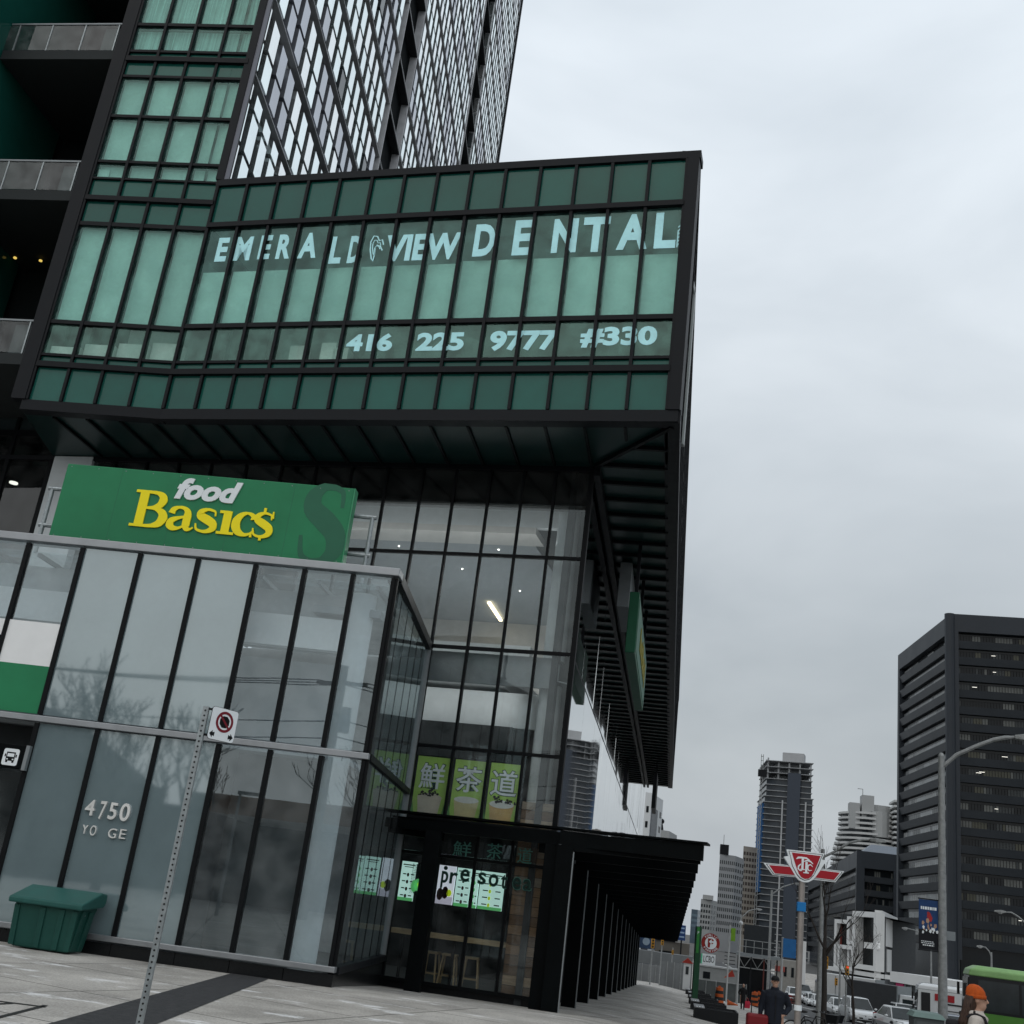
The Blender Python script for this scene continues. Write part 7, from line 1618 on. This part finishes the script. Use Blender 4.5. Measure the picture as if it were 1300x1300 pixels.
for i in range(90):
    a = hr_.uniform(-.15, math.pi+.15); x, y = .092*math.cos(a), .05+.075*math.sin(a); L = hr_.uniform(.35, .62)
    hb_.tube([(x, y, sh+.23), (x*1.12, y+.03, sh+.10), (x*1.3+hr_.uniform(-.02, .02), y+.075, sh-.06), (x*1.35+hr_.uniform(-.03, .03), y+.10+hr_.uniform(-.02, .03), sh+.22-L*.8), (x*1.2+hr_.uniform(-.04, .04), y+.10+hr_.uniform(-.02, .04), sh+.20-L)], [.009, .010, .010, .008, .002], 5)
part('hair', hb_, HAIRB, wo, shade=True)
part('coat_hood', MB().tube([(-.11, .03, sh+.035), (-.08, .10, sh+.03), (0, .125, sh+.02), (.08, .10, sh+.03), (.11, .03, sh+.035), (.075, -.075, sh+.0), (0, -.10, sh-.02), (-.075, -.075, sh+.0), (-.11, .03, sh+.035)], .036, 10, caps=False), COATB, wo, shade=True)
for s_ in (-1, 1): part('backpack_strap', MB().tube([(s_*.12, .12, sh-.02), (s_*.125, .03, sh+.035), (s_*.14, -.08, sh-.0), (s_*.16, -.14, sh-.13), (s_*.18, -.06, sh-.30)], .02, 8), STRAP, wo)
bpk = thing('backpack', 'dark backpack worn by the woman in the orange hat', 'backpack', (0, 0, 0)); part('pack_body', MB().box(-.15, .15, .20, .36, .90, 1.30), STRAP, bpk, bevel=.05); part('pack_pocket', MB().box(-.11, .11, .36, .40, .94, 1.12), STRAP, bpk, bevel=.02)
g = gz(ph.x, ph.y); kw = (at_d(1238.5, 1249.5, DW).z - g)/(sh+.373)
rzw = YAW + R(68)
for o in (wo, bpk): put(o, ph.x, ph.y, rzw); o.scale = (kw,)*3
# ------------------------------------------------------------------ what the street glass mirrors: the far side of the plaza behind the camera
FPn = FP.n
def mirror(p):
    v = V2(p) - FP.P; d = v.dot(FP.n); q = V2(p) - FP.n*(2*d); return Vector((q.x, q.y, p.z))
def refl(x, y, D): return mirror(on_plane(x, y, FP.P - FP.n*D, FP.P - FP.n*D + FP.u))
p = refl(378, 1190, 33); zt_ = refl(392, 842, 33).z
up = thing('utility_pole', 'wooden utility pole with cross arm and cables, seen mirrored in the glass hall', 'utility pole', (p.x, p.y, 0))
WOODP = mat('pole_wood', (.035, .03, .026), .9, var=.3, scale=6, stretch=(1, 1, .1))
part('pole', MB().tube([(p.x, p.y, -.3), (p.x, p.y, zt_)], [.32, .22], 12), WOODP, up); part('cross_arm', MB().box(p.x-1.3, p.x+1.3, p.y-.08, p.y+.08, zt_-.9, zt_-.72), WOODP, up)
part('transformer', MB().tube([(p.x+.45, p.y, zt_-3.2), (p.x+.45, p.y, zt_-2.0)], .28, 12), GALV, up)
cb = MB()
for k, (dx, zz) in enumerate(((-1.2, zt_-.7), (0, zt_-.7), (1.2, zt_-.7), (.1, zt_-2.6), (.1, zt_-3.4))):
    for s_ in (-1, 1):
        pts = []
        for i in range(13):
            t_ = i/12; pts.append((p.x+dx + s_*t_*38, p.y + t_*(4 if s_ < 0 else -3), zz - 1.3*4*t_*(1-t_) - (.2*t_)))
        cb.tube(pts, .028, 4)
part('cables', cb, BLACK, up)
for i, (x, D, h, sd) in enumerate(((120, 34, 10.5, 21), (215, 38, 10.5, 22), (20, 40, 11, 23), (480, 48, 12, 24))):
    q = refl(x, 1130, D); bare_tree(('tall bare tree mirrored behind the address panel', 'bare tree mirrored right of the address', 'bare tree mirrored at the left end of the glass hall', 'bare tree mirrored behind the petrol station')[i], q.x, q.y, h, sd, .26, .55, 5, .22, z=-.2, twig=.020, grp='bare trees across the plaza')
q0 = refl(262, 1040, 40); q1 = refl(470, 1040, 40); zc0, zc1 = refl(360, 1052, 40).z, refl(360, 1018, 40).z
gs = thing('petrol_station', 'petrol station canopy with an orange fascia, mirrored in the glass hall', 'petrol station', ((q0.x+q1.x)/2, q0.y, 0))
fq = Frame(V2(q1), V2(q0)); 
x0, x1 = min(q0.x, q1.x), max(q0.x, q1.x)
part('canopy_roof', MB().box(x0, x1+8, q0.y-9, q0.y, 4.6, 5.6), WHITE, gs); part('fascia', MB().box(x0-.05, x1+8.05, q0.y, q0.y+.08, 4.6, 5.6), mat('fascia_orange', (.26, .12, .05), .5), gs)
for x in (x0+1.5, x1+5): part('canopy_post', MB().box(x-.2, x+.2, q0.y-5, q0.y-4.6, -.1, 4.6), WHITE, gs)
part('shop_wall', MB().box(x0, x1+8, q0.y-16, q0.y-10, -.1, 4.4), DARKIN, gs)
hs2 = thing('brick_house', 'dark gabled house behind the camera, mirrored in the tea shop glass', 'house', (x0-12, q0.y-8, 0))
hx, hy = x0-14, q0.y-4
part('wall', MB().box(hx-6, hx+6, hy-9, hy, -.2, 6), mat('brick_dark', (.065, .055, .05), .9, var=.2, scale=3), hs2); part('roof', MB().eprism([(hx-6.6, hy+.4, 6), (hx+6.6, hy+.4, 6), (hx, hy+.4, 10)], (0, -10, 0)), mat('roof_shingle', (.03, .03, .032), .9, var=.2, scale=4), hs2)
for i, (x0_, x1_, y_, h_, lab) in enumerate(((-34, -16, -30, 4.6, 'low dark brick row added behind the camera on the left'), (-15, -3, -34, 5.6, 'taller dark brick house row added behind the camera'), (22, 44, -40, 9.5, 'dark brick block added behind the camera across the street'))):  # unseen rows, added so the lower panes mirror something dark
    t = thing('added_brick_building', lab + ', mirrored in the glass', 'building', ((x0_+x1_)/2, y_-5, 0), 'added brick buildings darkening the mirrored view')
    part('wall', MB().box(x0_, x1_, y_-10, y_, -.3, h_), MATS['brick_dark'], t); part('parapet', MB().box(x0_-.1, x1_+.1, y_-10, y_+.1, h_, h_+.4), CHAR, t)
    for k in range(int((x1_-x0_)/3)):
        for z in (1.0, 4.2): part('window', MB().box(x0_+.8+k*3, x0_+2.3+k*3, y_, y_+.06, z, z+1.7), WINT[2 if (k+i) % 3 == 0 else 1], t)
for x in (-3, 1.5): part('window', MB().box(hx+x, hx+x+1.5, hy, hy+.05, 1.2, 3), WINT[2], hs2)
lp = refl(272, 1165, 26); lz = refl(292, 1003, 26).z
t = thing('street_lamp', 'slim lamp post across the plaza, mirrored in the glass hall', 'street lamp', (lp.x, lp.y, 0), 'street lamps'); part('pole', MB().tube([(lp.x, lp.y, -.1), (lp.x, lp.y, lz)], [.08, .06], 10), GALVL, t); part('lamp_head', MB().box(lp.x-.1, lp.x+.9, lp.y-.12, lp.y+.12, lz-.05, lz+.08), GALVL, t)
